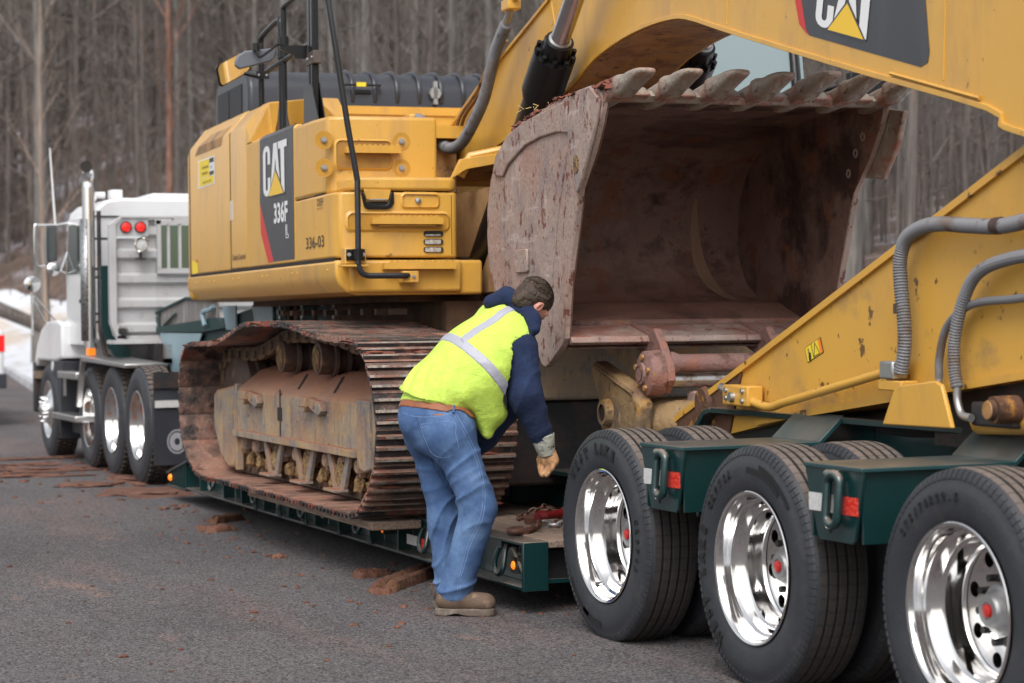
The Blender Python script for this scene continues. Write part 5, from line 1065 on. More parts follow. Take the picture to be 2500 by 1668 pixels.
decal([(-3.63, 2.99), (-3.735, 2.70), (-3.80, 2.655), (-3.83, 2.640), (-3.80, 2.668), (-3.70, 2.98)], AN+.012, red_dec, 'red_decal', BM, .0025)
cat_logo(L0, LX, LU, .53, .27, AN+.009, BM, 'boom')
def side_text(txt, b, z, size, mat, nm, sx=.55, bold=.0, a=-1.5, slant=0.0, par=None, d=.0042, w=None):
    T_ = MF @ Matrix(((0, 0, -1, a-d), (-1, 0, 0, b), (slant, 1, 0, z), (0, 0, 0, 1)))
    if w:
        t = text_mesh(txt, ID, mat, None, None, size, 1, bold); sx = w/t.width
    return text_mesh(txt, T_, mat, nm, par or UP, size, sx, bold)
side_text('336F', 1.70, 2.078, .175, white_dec, 'model_number', bold=.006, w=.41)
# outlined letter: thin bars
m = MM()
for q in ((1.352, 1.344, 1.965, 2.052), (1.322, 1.314, 1.985, 2.052), (1.352, 1.314, 2.046, 2.052), (1.352, 1.272, 1.965, 1.970), (1.322, 1.272, 1.985, 1.990), (1.278, 1.272, 1.965, 1.990)): m.box(-1.5045, -1.503, q[1], q[0], q[2], q[3])
m.build('outlined_letter', white_dec, UP)
side_text('DEF', .476, 2.125, .062, decal_black, 'fluid_marking', w=.148); side_text('DIESEL EXHAUST FLUID', .48, 2.104, .013, decal_black, 'fluid_marking', w=.15)
side_text('336-03', .79, 1.878, .10, decal_black, 'fleet_number', w=.47); side_text('Grade Control', 3.11, 1.872, .055, pm('brown_print', C255(90, 62, 40), .5), 'machine_marking', bold=.001, w=.45)
# dealer label and warning stickers
decal([(4.44, 2.678), (3.77, 2.672), (3.765, 2.464), (4.458, 2.46)], -1.5, white_dec, 'dealer_label', UP, .0015)
decal([(4.41, 2.668), (3.98, 2.664), (3.98, 2.535), (4.41, 2.535)], -1.5, bright_lab, 'dealer_label', UP, .0025); decal([(4.41, 2.53), (3.80, 2.53), (3.80, 2.472), (4.41, 2.472)], -1.5, bright_lab, 'dealer_label', UP, .0025)
decal([(3.97, 2.664), (3.80, 2.662), (3.80, 2.628), (3.97, 2.63)], -1.5, decal_black, 'dealer_label', UP, .0025); decal([(3.97, 2.565), (3.80, 2.565), (3.80, 2.535), (3.97, 2.535)], -1.5, decal_black, 'dealer_label', UP, .0025)
side_text('Cleveland', 4.27, 2.60, .035, decal_black, 'dealer_name', w=.26, a=-1.5); side_text('Brothers', 4.27, 2.555, .035, decal_black, 'dealer_name', w=.24); side_text('1-800-CBC-CASE', 4.26, 2.488, .024, decal_black, 'dealer_phone', w=.36)
side_text('CAT', 3.94, 2.585, .03, decal_black, 'dealer_name', w=.10)
decal([(4.77, 1.911), (4.508, 1.911), (4.495, 1.811), (4.757, 1.806)], -1.5, bright_lab, 'warning_sticker', UP, .0025); decal([(4.60, 1.911), (4.508, 1.911), (4.508, 1.895), (4.60, 1.895)], -1.5, red_dec, 'warning_sticker', UP, .0035)
sm_m = pm('soot_smudge', C255(168, 124, 66), .45, layers=((C255(72, 58, 50), 2.6, .50, .66, .9, (1, 1.2, 1.4)),))
m = MM(); m.add([(-1.5022, 3.47, 2.785), (-1.5022, 3.50, 2.725), (-1.5022, 4.58, 2.725), (-1.5022, 4.42, 2.785), (-1.490, 3.44, 2.804), (-1.490, 4.36, 2.804), (-1.434, 3.36, 2.872), (-1.434, 4.16, 2.872)], [(0, 1, 2, 3), (4, 0, 3, 5), (6, 4, 5, 7)]); m.build('soot_patch', sm_m, UP, smooth=0)
# boom cylinders
def hyd(a, par):
    f = lambda b: 2.937-.83*(b+1.1)
    q = [Vector((a, b, f(b))) for b in (.42, -.80, -1.13, -2.5)]
    m = MM(); m.tube([q[0], q[1]], .092, 24); m.build('cylinder_barrel', black, par, smooth=50)
    d = (q[1]-q[0]).normalized()
    m = MM(); m.tube([q[1]-d*.02, q[1]+d*.02, q[1]+d*.02, q[2]-d*.12, q[2]-d*.12, q[2]-d*.02], [.105, .105, .118, .118, .085, .08], 24)
    u_ = Vector((1, 0, 0)); w_ = d.cross(u_)
    for k in range(10):
        t = 2*pi*k/10; o = u_*cos(t)*.104+w_*sin(t)*.104; m.tube([q[2]-d*.13+o, q[2]-d*.085+o], .014, 8)
    m.build('cylinder_gland', black, par, smooth=40)
    m = MM(); m.tube([q[2]-d*.05, q[3]], .054, 24); m.build('cylinder_rod', pm_rod, par, smooth=60)
    m = MM(); m.tube([q[2]-d*.025, q[2]-d*.012], .064, 24); m.build('wiper_ring', galv, par, smooth=60)
pm_rod = pm('chrome_rod', (.55, .52, .52), .18, metal=1, bump=(50, .0005))
hyd(-.52, BM); hyd(.32, BM)
m = MM(); m.lathe([(-.64, .0001), (-.64, .12), (-.40, .12), (-.40, .0001)], (0, .42, 1.70), 'x', 20); m.build('cylinder_foot', black, BM)
# hoses
def hose(pts, r, par, nm='hydraulic_hose', coil=True, T=True):
    P = smooth_path(pts, 14); L = sum((P[i+1]-P[i]).length for i in range(len(P)-1)); n = int(L/.006); out = []; rr = []; j = 0; acc = 0; d = 0
    cum = [0]
    for i in range(len(P)-1): cum.append(cum[-1]+(P[i+1]-P[i]).length)
    for k in range(n+1):
        s_ = L*k/n
        while j < len(P)-2 and cum[j+1] < s_: j += 1
        t = (s_-cum[j])/max(1e-9, cum[j+1]-cum[j]); out.append(P[j].lerp(P[j+1], t)); rr.append(r*(1.05 if k % 2 else .90) if coil else r)
    m = MM(); m.tube(out, rr, 12); return m.build(nm, hose_m, par, smooth=25)
hose([(-.5, -.14, 3.17), (-.5, .05, 3.05), (-.5, .16, 2.93), (-.5, .30, 2.78), (-.5, .50, 2.66), (-.5, .72, 2.56), (-.5, .92, 2.525), (-.5, 1.12, 2.545), (-.5, 1.30, 2.62), (-.52, 1.46, 2.71), (-.54, 1.60, 2.765), (-.55, 1.74, 2.765)], .036, BM)
m = MM(); m.tube(smooth_path([(-.5, -.12, 3.165), (-.5, -.18, 3.21), (-.5, -.22, 3.26)], 4), .024, 10); m.build('hose_fitting', galv, BM, smooth=60)
m = MM(); m.box(-.54, -.46, -.30, -.16, 3.235, 3.30); m.build('pipe_clamp', yellow, BM, bevel=.008)
m = MM(); m.tube(smooth_path([(-.5, -.2, 3.26), (-.5, -.42, 3.34), (-.5, -.52, 3.42), (-.5, -.56, 3.6)], 4), .02, 10); m.build('boom_pipe', yellow, BM, smooth=60)
for k, (da, r) in enumerate(((0, .012), (.03, .012))):
    m = MM(); m.tube(smooth_path([(-.42+da, 1.2, 2.60), (-.42+da, 1.05, 2.74), (-.42+da, .7, 2.86), (-.42+da, .45, 3.0), (-.42+da, .2, 3.12)], 5), r, 7); m.build('boom_pipe', yellow_worn, BM, smooth=60)
# ---- stick
ST = empty('stick', MF @ Vector((-.1, -4.2, 1.4)), parent=EX)
SN, SF = -.30, .10
so_ = [(-2.08, .90), (-2.186, .956), (-5.393, 2.049), (-5.9, 2.22), (-6.3, 2.1), (-6.4, 1.5), (-5.9, 1.26), (-5.381, 1.211), (-3.35, .972), (-2.5, .84), (-2.15, .80)]
m = MM(); m.prism(so_, SN+.014, SF-.014); m.build('stick_body', yellow_stick, ST, smooth=25)
band([(-2.10, .922), (-2.186, .956), (-5.393, 2.049), (-5.9, 2.22)][::-1], -.03, SN-.004, SN+.06).build('upper_lip', yellow_stick, ST, smooth=40)
band([(-2.10, .922), (-2.186, .956), (-5.393, 2.049), (-5.9, 2.22)][::-1], -.03, SF-.06, SF+.004).build('upper_lip', yellow_stick, ST, smooth=40)
band([(-3.1, .94), (-3.35, .972), (-5.381, 1.211), (-5.9, 1.26)], -.03, SN+.002, SN+.07).build('lower_lip', yellow_stick, ST, smooth=40)
rt_ = pm('rusty_boss', C255(92, 62, 44), .8, layers=((C255(170, 120, 50), 14, .56, .64, .9), (C255(50, 36, 30), 8, .5, .65, .8)), bumps=((30, .008),))
m = MM(); m.prism([(-2.10, .905), (-2.19, .940), (-2.95, 1.195), (-2.80, .89), (-2.5, .845), (-2.15, .80)], SN+.004, SN+.013); m.build('tip_plate', rt_, ST)
m = MM(); m.lathe([(SN-.02, .0001), (SN-.02, .075), (SN+.004, .085)], (0, -2.52, 1.02), 'x', 20); m.build('tip_pin', rt_, ST, smooth=40)
# hard pipe, blocks, hoses, label, guard plate
PA = SN-.05
m = MM(); m.tube(smooth_path([(PA, -3.10, 1.075), (PA, -3.2, 1.05), (PA, -3.36, 1.035), (PA, -3.5, 1.06), (PA, -3.7, 1.092), (PA, -4.44, 1.215)], 4), .020, 12); m.build('stick_pipe', yellow_stick, ST, smooth=60)
m = MM(); m.box(PA-.03, SN, -3.19, -2.91, 1.03, 1.125); m.build('valve_block', yellow_stick, ST, bevel=.008)
for b_, z_ in ((-2.96, 1.065), (-2.96, 1.1), (-3.14, 1.055), (-3.14, 1.10)): m = MM(); m.lathe([(PA-.03, .012), (PA-.042, .011), (PA-.042, .0001)], (0, b_, z_), 'x', 8); m.build('block_bolt', galv, ST)
m = MM(); m.lathe([(PA-.03, .024), (PA-.05, .022), (PA-.05, .0001)], (0, -3.03, 1.07), 'x', 12); m.build('pipe_nut', galv, ST); m = MM(); m.tube([(PA, -2.93, 1.09), (PA, -2.84, 1.11)], .022, 8); m.build('pipe_nut', galv, ST)
m = MM(); m.box(PA-.03, SN, -4.62, -4.43, 1.145, 1.185).box(PA-.03, SN, -4.50, -4.45, 1.18, 1.23); m.build('pipe_bracket', yellow_stick, ST, bevel=.005)
m = MM(); m.box(PA-.035, PA+.035, -4.56, -4.45, 1.19, 1.262); m.build('hose_flange', galv, ST, bevel=.008)
hose([(PA, -4.57, 1.215), (PA, -4.595, 1.30), (PA, -4.60, 1.40), (PA, -4.575, 1.55), (PA, -4.57, 1.66), (PA, -4.62, 1.745), (PA, -4.75, 1.785), (PA, -4.90, 1.79), (PA, -5.10, 1.775), (PA, -5.35, 1.765), (PA, -5.7, 1.80)], .0285, ST)
hose([(PA, -5.0, 1.17), (PA, -4.98, 1.25), (PA, -4.985, 1.36), (PA, -5.05, 1.50), (PA, -5.16, 1.60), (PA, -5.38, 1.645), (PA, -5.7, 1.66)], .024, ST)
hose([(PA+.02, -4.83, 1.20), (PA+.02, -4.835, 1.28), (PA+.02, -4.885, 1.39), (PA+.02, -5.0, 1.46), (PA+.02, -5.14, 1.49), (PA+.02, -5.38, 1.50), (PA+.02, -5.7, 1.52)], .016, ST, coil=False)
m = MM(); m.tube(smooth_path([(PA, -5.0, 1.175), (PA, -5.0, 1.12), (PA, -5.03, 1.07), (PA, -5.1, 1.06)], 4), .016, 8); m.build('hose_fitting', galv, ST, smooth=60); m = MM(); m.tube([(PA+.02, -4.83, 1.215), (PA+.02, -4.83, 1.16)], .014, 8); m.build('hose_fitting', galv, ST, smooth=60)
for b_, z_ in ((-4.575, 1.47), (-5.3, 1.766)):
    m = MM(); m.lathe([(z_-.02, .032), (z_+.02, .032)], (PA, b_, 0), 'z', 12) if b_ > -5 else m.tube([(PA, b_-.025, z_), (PA, b_+.025, z_)], .032, 12); m.build('hose_band', pm_roller, ST, smooth=50)
m = MM(); m.prism([(-4.50, 1.01), (-4.60, 1.155), (-4.63, 1.168), (-4.92, 1.195), (-4.965, 1.18), (-5.04, 1.02)], PA-.05, PA-.03); m.build('guard_plate', yellow, ST, bevel=.006)
def sdec(pts, mat, nm, d): m = MM(); m.add([(SN+.014-d, p[0], p[1]) for p in pts], [tuple(range(len(pts)))]); m.build(nm, mat, ST, smooth=0)
lb = [Vector((-3.594, 1.303)), Vector((-3.747, 1.352)), Vector((-3.777, 1.286)), Vector((-3.621, 1.237))]
def Lq(u, v): a = lb[0].lerp(lb[1], u); b = lb[3].lerp(lb[2], u); q = b.lerp(a, v); return (q.x, q.y)
sdec([Lq(0, 0), Lq(1, 0), Lq(1, 1), Lq(0, 1)][::-1], decal_black, 'warning_sticker', .002); sdec([Lq(.03, .04), Lq(.97, .04), Lq(.97, .96), Lq(.03, .96)][::-1], bright_lab, 'warning_sticker', .003)
sdec([Lq(.82, .05), Lq(.97, .05), Lq(.97, .95), Lq(.82, .95)][::-1], pm('label_orange', (.85, .22, .02), .45), 'warning_sticker', .0035)
for a_, b_ in (((.45, .1), (.62, .9)), ((.62, .9), (.79, .1)), ((.79, .1), (.45, .1)), ((.42, .02), (.42, .98))):
    p, q = Vector(Lq(*a_)), Vector(Lq(*b_)); m = MM(); m.tube([(SN+.0105, p.x, p.y), (SN+.0105, q.x, q.y)], .0018, 4); m.build('sticker_line', decal_black, ST)
m = MM(); p = Lq(.22, .25); m.add([(SN+.0095, p[0]+.012*cos(t), p[1]+.022*sin(t)) for t in [2*pi*k/8 for k in range(8)]], [tuple(range(8))]); p, q = Vector(Lq(.2, .45)), Vector(Lq(.2, .8)); m.tube([(SN+.010, p.x, p.y), (SN+.010, q.x, q.y)], .003, 4); m.build('sticker_symbol', decal_black, ST)
# dark cylinder and linkage below the stick
m = MM(); m.tube([(-.1, -3.2, .90), (-.1, -5.9, 1.13)], .075, 16); m.build('stick_cylinder', darksteel, ST, smooth=60)
m = MM(); m.box(-.33, -.28, -5.35, -5.06, 1.03, 1.12); m.build('lower_link', darksteel, ST, bevel=.01)
m = MM(); m.lathe([(-.42, .0001), (-.42, .036), (-.40, .038), (-.40, .050), (-.30, .052)], (0, -5.33, 1.10), 'x', 22); m.build('link_pin', rt_, ST, smooth=35)
m = MM(); m.lathe([(-.424, .0001), (-.424, .032), (-.42, .034)], (0, -5.33, 1.10), 'x', 22); m.build('pin_cap', yellow_worn, ST, smooth=35)
m = MM(); m.tube([(-.25, -5.0, 1.04), (-.25, -6.0, 1.08)], .05, 10); m.build('lower_link_bar', yellow, ST, smooth=60)
m = MM(); m.box(-.22, -.20, -6.2, -4.6, .93, 1.24); m.build('gap_backing', darksteel, ST)  # added dark plate, hides the bright background in the gap under the stick
# ---- bucket
BK = empty('bucket', MF @ Vector((0, -1.4, 1.8)), parent=EX)
plate = [(-2.42, 2.47), (-2.42, 2.53), (-2.36, 2.565), (-2.03, 2.565), (-1.815, 2.552), (-1.309, 2.509), (-1.017, 2.454), (-.80, 2.362), (-.67, 2.22), (-.60, 2.06), (-.595, 1.90), (-.62, 1.747), (-.685, 1.645), (-.80, 1.53), (-1.05, 1.40), (-1.411, 1.281), (-1.50, 1.20), (-1.545, 1.186), (-1.60, 1.195), (-1.82, 1.30), (-1.853, 1.337), (-1.897, 1.589), (-1.995, 1.837), (-2.091, 2.08), (-2.271, 2.252), (-2.37, 2.38)]
for a0, a1 in ((-.78, -.745), (.745, .78)):
    m = MM(); m.prism(plate, a0, a1); m.build('side_plate', bucket_m, BK, bevel=.006, seg=2)
for a0 in (-.7435, .7415): m = MM(); m.prism([(b*.985-.028, 1.865+(z-1.865)*.97) for b, z in plate if not (b > -1.7 and z < 1.3)], a0, a0+.002); m.build('inner_lining', bucket_in, BK, smooth=0)
shell = smooth_path([(0, -2.41, 2.50), (0, -1.9, 2.51), (0, -1.4, 2.475), (0, -1.05, 2.40), (0, -.82, 2.29), (0, -.69, 2.12), (0, -.65, 1.93), (0, -.68, 1.75), (0, -.78, 1.62), (0, -.97, 1.535), (0, -1.2, 1.512)], 4)+[Vector((0, -1.84, 1.312))]
def shellband(pts, t, a0, a1, mat, nm, noise_amp=0):
    P = [Vector((p.y, p.z)) for p in pts]; Q = []
    for i, p in enumerate(P):
        d = (P[min(i+1, len(P)-1)]-P[max(i-1, 0)]).normalized(); Q.append(p+Vector((d.y, -d.x))*-t)
    m = MM(); m.prism([tuple(p) for p in P]+[tuple(q) for q in reversed(Q)], a0, a1)
    return m.build(nm, mat, BK, smooth=40)
# inner skin and outer skin as separate sheets of steel
def skin(off, a0, a1, mat, nm, na=14):
    P = [Vector((p.y, p.z)) for p in shell]; vs = []
    for i, p in enumerate(P):
        d = (P[min(i+1, len(P)-1)]-P[max(i-1, 0)]).normalized(); q = p+Vector((d.y, -d.x))*off
        for k in range(na+1):
            a = a0+(a1-a0)*k/na; vs.append((a, q.x, q.y))
    m = MM(); fs = [(i*(na+1)+k, i*(na+1)+k+1, (i+1)*(na+1)+k+1, (i+1)*(na+1)+k) for i in range(len(P)-1) for k in range(na)]
    m.add(vs, fs); return m.build(nm, mat, BK, smooth=35)
skin(0, -.747, .747, bucket_in, 'inner_shell'); skin(-.03, -.747, .747, bucket_m, 'outer_shell')
m = MM(); m.box(-.747, .747, -2.425, -2.40, 2.49, 2.535); m.build('cutting_edge', bucket_in, BK)
m = MM(); m.prism([(-2.43, 2.485), (-2.47, 2.515), (-2.43, 2.545), (-2.1, 2.545), (-2.1, 2.515)], -.77, .77); m.build('lip_plate', tooth_m, BK, bevel=.006)
m = MM(); m.prism([(-1.83, 1.30), (-1.875, 1.315), (-1.86, 1.345), (-1.60, 1.40), (-1.60, 1.375)], -.745, .745); m.build('hinge_lip', bucket_m, BK, bevel=.006)
m = MM(); m.box(-.74, .74, -1.55, -1.35, 1.28, 1.43); m.build('back_box', bucket_in, BK, bevel=.02)
# side wear plates
m = MM(); m.prism([(-.75, 2.255), (-.80, 2.34), (-1.017, 2.44), (-1.309, 2.492), (-1.96, 2.54), (-1.957, 2.375), (-1.80, 2.39), (-1.544, 2.384), (-1.30, 2.36), (-1.011, 2.279), (-.92, 2.22), (-.80, 2.23)], -.796, -.781); m.build('wear_plate', bucket_m, BK, bevel=.007, seg=2)
m = MM(); m.prism([(-2.43, 2.50), (-2.30, 2.575), (-2.12, 2.57), (-1.985, 2.46), (-1.98, 2.375), (-2.02, 2.30), (-2.06, 2.12), (-2.11, 2.06), (-2.17, 2.12), (-2.28, 2.25), (-2.38, 2.38)], -.80, -.781); m.build('side_cutter', bucket_m, BK, bevel=.008, seg=2)
m = MM(); m.prism(rrect(-2.145, -2.075, 2.16, 2.25, .03), -.804, -.80); m.build('cutter_slot', claymat, BK)
m = MM(); m.prism(rrect(-1.325, -1.125, 1.685, 1.812, .02), -.797, -.781); m.build('wear_pad', bucket_m, BK, bevel=.006)
m = MM(); m.tube([(-.782, -1.93, 2.28), (-.782, -1.80, 2.0), (-.782, -1.70, 1.72), (-.782, -1.66, 1.4)], .007, 5); m.build('weld_bead', bucket_m, BK, smooth=60)
m = MM(); m.prism([(-2.56, 2.46), (-2.49, 2.30), (-2.33, 2.13), (-2.13, 2.15), (-2.31, 2.5)], .781, .81); m.build('side_cutter', tooth_m, BK, bevel=.008)
for b_, z_ in ((-2.20, 2.36), (-2.12, 2.28), (-2.04, 2.18)):
    m = MM(); m.lathe([(.745, .026), (.738, .024), (.738, .014), (.742, .012)], (0, b_, z_), 'x', 12); m.build('cutter_bolt', bucket_m, BK)
# crescent wear strip inside
P = [Vector((p.y, p.z)) for p in shell if p.z < 2.12]; vs = []
for i, p in enumerate(P):
    t = i/(len(P)-1); a = .46+.16*t*t; w_ = .036*sin(pi*min(.98, t*.93+.04))+.004
    d = (P[min(i+1, len(P)-1)]-P[max(i-1, 0)]).normalized(); q = p+Vector((d.y, -d.x))*.004; vs += [(a-w_, q.x, q.y), (a+w_, q.x, q.y)]
vs = vs[:-2]; m = MM(); m.add(vs, [(2*i, 2*i+1, 2*i+3, 2*i+2) for i in range(len(vs)//2-1)]); m.build('wear_strip', pm('pale_mud', C255(150, 120, 98), .9, bump=(30, .01)), BK, smooth=60)
# teeth: adapter and worn tip each
def tooth(a, first):
    m = MM(); w0 = .062
    sec = [(-2.20, 2.50, .046, .044), (-2.36, 2.522, .052, .048), (-2.50, 2.54, .053, .048), (-2.56, 2.553, .046, .044)]
    def body(sec, m):
        vs = []; n = 12
        for b, z, wx, hz in sec:
            for k in range(n):
                t = 2*pi*k/n; cx = abs(cos(t))**.6*(1 if cos(t) > 0 else -1); cz = abs(sin(t))**.6*(1 if sin(t) > 0 else -1); vs.append((a+wx*cx, b, z+hz*cz))
        L_ = len(sec); m.add(vs, [(i*n+k, (i+1)*n+k, (i+1)*n+(k+1) % n, i*n+(k+1) % n) for i in range(L_-1) for k in range(n)]+[tuple(range(n)), tuple(range(L_*n-1, (L_-1)*n-1, -1))])
    body(sec, m); ad = m.build('tooth_adapter', tooth_m, BK, smooth=60, sub=1)
    m = MM(); jz = random.uniform(-.012, .012)
    body([(-2.50, 2.545, .060, .057), (-2.56, 2.552, .062, .060), (-2.59, 2.556+jz, .054, .052), (-2.68, 2.578+jz, .055, .042), (-2.76, 2.592+jz, .053, .032), (-2.83, 2.60+jz, .050, .020), (-2.865, 2.602+jz, .040, .009)], m); m.build('tooth', tooth_m, BK, smooth=60, sub=1)
for k in range(7): tooth(-.715+k*.2405, k == 0)
for k in range(6):
    a = -.715+.12+k*.2405; m = MM(); m.prism([(-2.30, 2.50), (-2.42, 2.49), (-2.50, 2.515), (-2.42, 2.56), (-2.25, 2.565)], a-.05, a+.05); m.build('lip_shroud', tooth_m, BK, bevel=.015, seg=2)
mm_ = MM()
for k in range(60):
    b_ = random.uniform(-2.4, -1.0); mm_.add(*clod(-.77+random.uniform(-.02, .04), b_, (2.56 if b_ < -1.8 else 2.56-(b_+1.8)*.12)+.0, random.uniform(.01, .03), random.uniform(.015, .05), random.uniform(.008, .02), k, n=1))
for k in range(26): mm_.add(*clod(-.745+random.uniform(-.02, .05), random.uniform(-2.5, -2.2), random.uniform(2.50, 2.585), random.uniform(.02, .05), random.uniform(.03, .06), random.uniform(.02, .03), k+90, n=1))
o = mm_.build('dried_soil', MATS['red_mud'], BK, smooth=60); o['kind'] = 'stuff'
m = MM()
for k in range(7):
    b_ = random.uniform(-2.1, -1.2); z_ = 2.555; a_ = -.79; m.tube([(a_, b_, z_), (a_-.02, b_+random.uniform(-.06, .06), z_+random.uniform(-.05, .06))], .0018, 3)
m.build('straw', pm('straw', C255(200, 170, 110), .8), BK)['kind'] = 'stuff'
rust_pink = pm('rusty_pink', C255(134, 104, 98), .6, layers=((C255(150, 100, 84), 5, .46, .6, .85), (C255(96, 66, 56), 9, .54, .64, .85), (C255(150, 112, 62), 12, .64, .68, .8)), bumps=((30, .008), (80, .004)))
link_paint = pm('link_paint', C255(146, 120, 84), .7, layers=((C255(104, 88, 74), 4, .46, .6, .85), (C255(176, 130, 58), 5, .56, .66, .7), (C255(62, 46, 38), 9, .58, .66, .9), (C255(104, 70, 52), 6, .4, .6, .8, None, 'up')), bumps=((25, .01),))
# ears, pins and link under the bucket
for a in (-.30, .33):
    m = MM(); m.prism([(-1.60, 1.41), (-1.86, 1.36), (-1.93, 1.385), (-2.02, 1.30), (-2.11, 1.20), (-2.12, 1.12), (-2.05, 1.055), (-1.95, 1.04), (-1.86, 1.09), (-1.78, 1.25), (-1.60, 1.30)], a-.022, a+.022); m.build('hinge_ear', rust_pink, BK, bevel=.006)
pk = MM(); pk.lathe([(-.43, .0001), (-.43, .055), (-.415, .06), (-.41, .10), (-.40, .115), (-.325, .122), (-.322, .0001)], (0, -2.0, 1.155), 'x', 28); pk.build('pin_boss', rust_pink, BK, smooth=35)
for k in range(5): m = MM(); t = 2*pi*k/5+.4; m.cyl((0, -2.0+.083*cos(t), 1.155+.083*sin(t)), .016, -.425, -.41, 'x', 6); m.build('boss_bolt', yellow_worn, BK)
m = MM(); m.lathe([(-.435, .040), (-.40, .036), (-.40, .0001)], (0, -2.0, 1.155), 'x', 16); m.build('pin_bore', rt_, BK)
m = MM(); m.lathe([(-.278, .06), (-.25, .06), (-.22, .047), (.25, .047), (.27, .06), (.31, .06)], (0, -2.02, 1.205), 'x', 20); m.build('cross_tube', rust_pink, BK, smooth=40)
m = MM(); m.lathe([(-.278, .036), (.31, .036)], (0, -2.06, 1.118), 'x', 20); m.build('bright_pin', pm('worn_pin', (.42, .40, .38), .3, metal=1, layers=((C255(110, 84, 66), 12, .5, .6, .8),)), BK, smooth=60)
m = MM(); m.box(-.18, .2, -2.18, -2.02, .99, 1.065); m.build('link_block', bucket_m, BK, bevel=.012)
LKN = empty('bucket_link', MF @ Vector((-.4, -1.7, 1.0)), parent=EX)
m = MM(); m.prism([(-1.37, 1.16), (-1.39, 1.195), (-1.43, 1.21), (-1.95, 1.085), (-2.06, 1.0), (-2.02, .84), (-1.52, .84), (-1.50, .98)], -.46, -.37); m.build('link_arm', link_paint, LKN, bevel=.02, seg=3)
m = MM(); m.lathe([(-.50, .045), (-.50, .065), (-.46, .075)], (0, -1.64, .945), 'x', 24); m.build('link_boss', link_paint, LKN, smooth=40)
m = MM(); m.cyl((0, -1.64, .945), .045, -.49, -.48, 'x', 20); m.build('link_bore', seam, LKN)
m = MM(); m.tube([(-.37, -1.75, .92), (-.2, -2.1, .90), (-.05, -2.3, .93)], [.11, .12, .10], 14); m.tube([(-.30, -1.85, .95), (.1, -2.2, .97)], .075, 12); m.build('link_casting', link_paint, LKN, smooth=60)
m = MM(); m.tube([(-.46, -1.44, 1.185), (-.46, -1.98, 1.055)], .012, 6); m.build('link_ridge', link_paint, LKN, smooth=60)
# ------------------------------------------------------------------ worker (distance-field modelling, metres)
import numpy as np
def JP(u, v, d):      # joint position on the line of sight of a picture point, at distance d along the view axis
    return np.array(Vector((0, 0, CAM_H))+(fw+rt*((u-1250)/5237.8)-up*((v-834)/5237.8))*d)
D0 = 10.5
def J4(x, y, dd): return JP(950+x/1.742, 660+y/1.742, D0+dd)
RT, UPV, FW = np.array(rt), np.array(up), np.array(fw)
def cone(P, a, b, ra, rb, flat=None):
    ab = b-a; h = np.clip(((P-a)@ab)/(ab@ab), 0, 1); q = P-a-h[..., None]*ab
    if flat is not None: w_, f = flat; q = q+((1/f-1)*(q@w_))[..., None]*w_
    return np.linalg.norm(q, axis=-1)-(ra+(rb-ra)*h)
def ell(P, c, axes, rad):
    q = P-c; k = np.stack([(q@a)/r for a, r in zip(axes, rad)], -1); n = np.linalg.norm(k, axis=-1); return (n-1)*min(rad)
def smin(a, b, k): h = np.clip(.5+.5*(b-a)/k, 0, 1); return b+(a-b)*h-k*h*(1-h)
def fnoise(P, sc, seed=0):      # cheap smooth noise from summed sines
    x, y, z = [P[..., i]*sc+seed*1.7 for i in range(3)]
    return (np.sin(x+1.3*np.sin(y*.8+seed))*np.cos(y*1.1+1.1*np.sin(z*.9))+np.sin(z*1.2+1.4*np.sin(x*.7+seed*2)))*.5
def surf(fn, lo, hi, st, name, mat, parent, smooth=80, keep=None):
    """surface nets over the grid of a distance function"""
    lo = np.array(lo); hi = np.array(hi); n = np.ceil((hi-lo)/st).astype(int)+1
    X = [lo[i]+st*np.arange(n[i]) for i in range(3)]; G = np.stack(np.meshgrid(*X, indexing='ij'), -1); F = fn(G)
    ins = F < 0; c = np.zeros(tuple(n-1), int)
    for i in (0, 1):
        for j in (0, 1):
            for k in (0, 1): c += ins[i:n[0]-1+i, j:n[1]-1+j, k:n[2]-1+k]
    act = (c > 0) & (c < 8); idx = -np.ones(act.shape, int); cells = np.argwhere(act); idx[act] = np.arange(len(cells))
    acc = np.zeros((len(cells), 3)); cnt = np.zeros(len(cells))
    cor = [(i, j, k) for i in (0, 1) for j in (0, 1) for k in (0, 1)]
    for a in cor:
        for ax in range(3):
            if a[ax] == 1: continue
            b = list(a); b[ax] = 1; ia = cells+np.array(a); ib = cells+np.array(b)
            fa = F[ia[:, 0], ia[:, 1], ia[:, 2]]; fb = F[ib[:, 0], ib[:, 1], ib[:, 2]]; m = (fa < 0) != (fb < 0)
            t = np.where(m, fa/(fa-fb+1e-12), 0); pt = np.array(a, float)[None]+np.zeros((len(cells), 3)); pt[:, ax] += t; acc[m] += pt[m]; cnt[m] += 1
    V_ = lo+(cells+acc/np.maximum(cnt, 1)[:, None])*st; fs = []
    for ax in range(3):
        o1, o2 = (ax+1) % 3, (ax+2) % 3; sl = [slice(None)]*3; s2 = [slice(None)]*3; sl[ax] = slice(0, -1); s2[ax] = slice(1, None)
        A_, B_ = ins[tuple(sl)], ins[tuple(s2)]; ch = np.argwhere(A_ != B_)
        for e in ch:
            if e[o1] == 0 or e[o2] == 0 or e[o1] >= n[o1]-1 or e[o2] >= n[o2]-1: continue
            q = []
            for d1, d2 in ((-1, -1), (0, -1), (0, 0), (-1, 0)):
                z_ = list(e); z_[o1] += d1; z_[o2] += d2; q.append(idx[tuple(z_)])
            if min(q) < 0: continue
            fs.append(tuple(q) if A_[tuple(e)] else tuple(reversed(q)))
    me = bpy.data.meshes.new(name); c0 = Vector(((lo+hi)/2).tolist()); me.from_pydata([Vector(p)-c0 for p in V_.tolist()], [], fs)
    return place(name, me, c0, mat, parent, smooth=smooth)
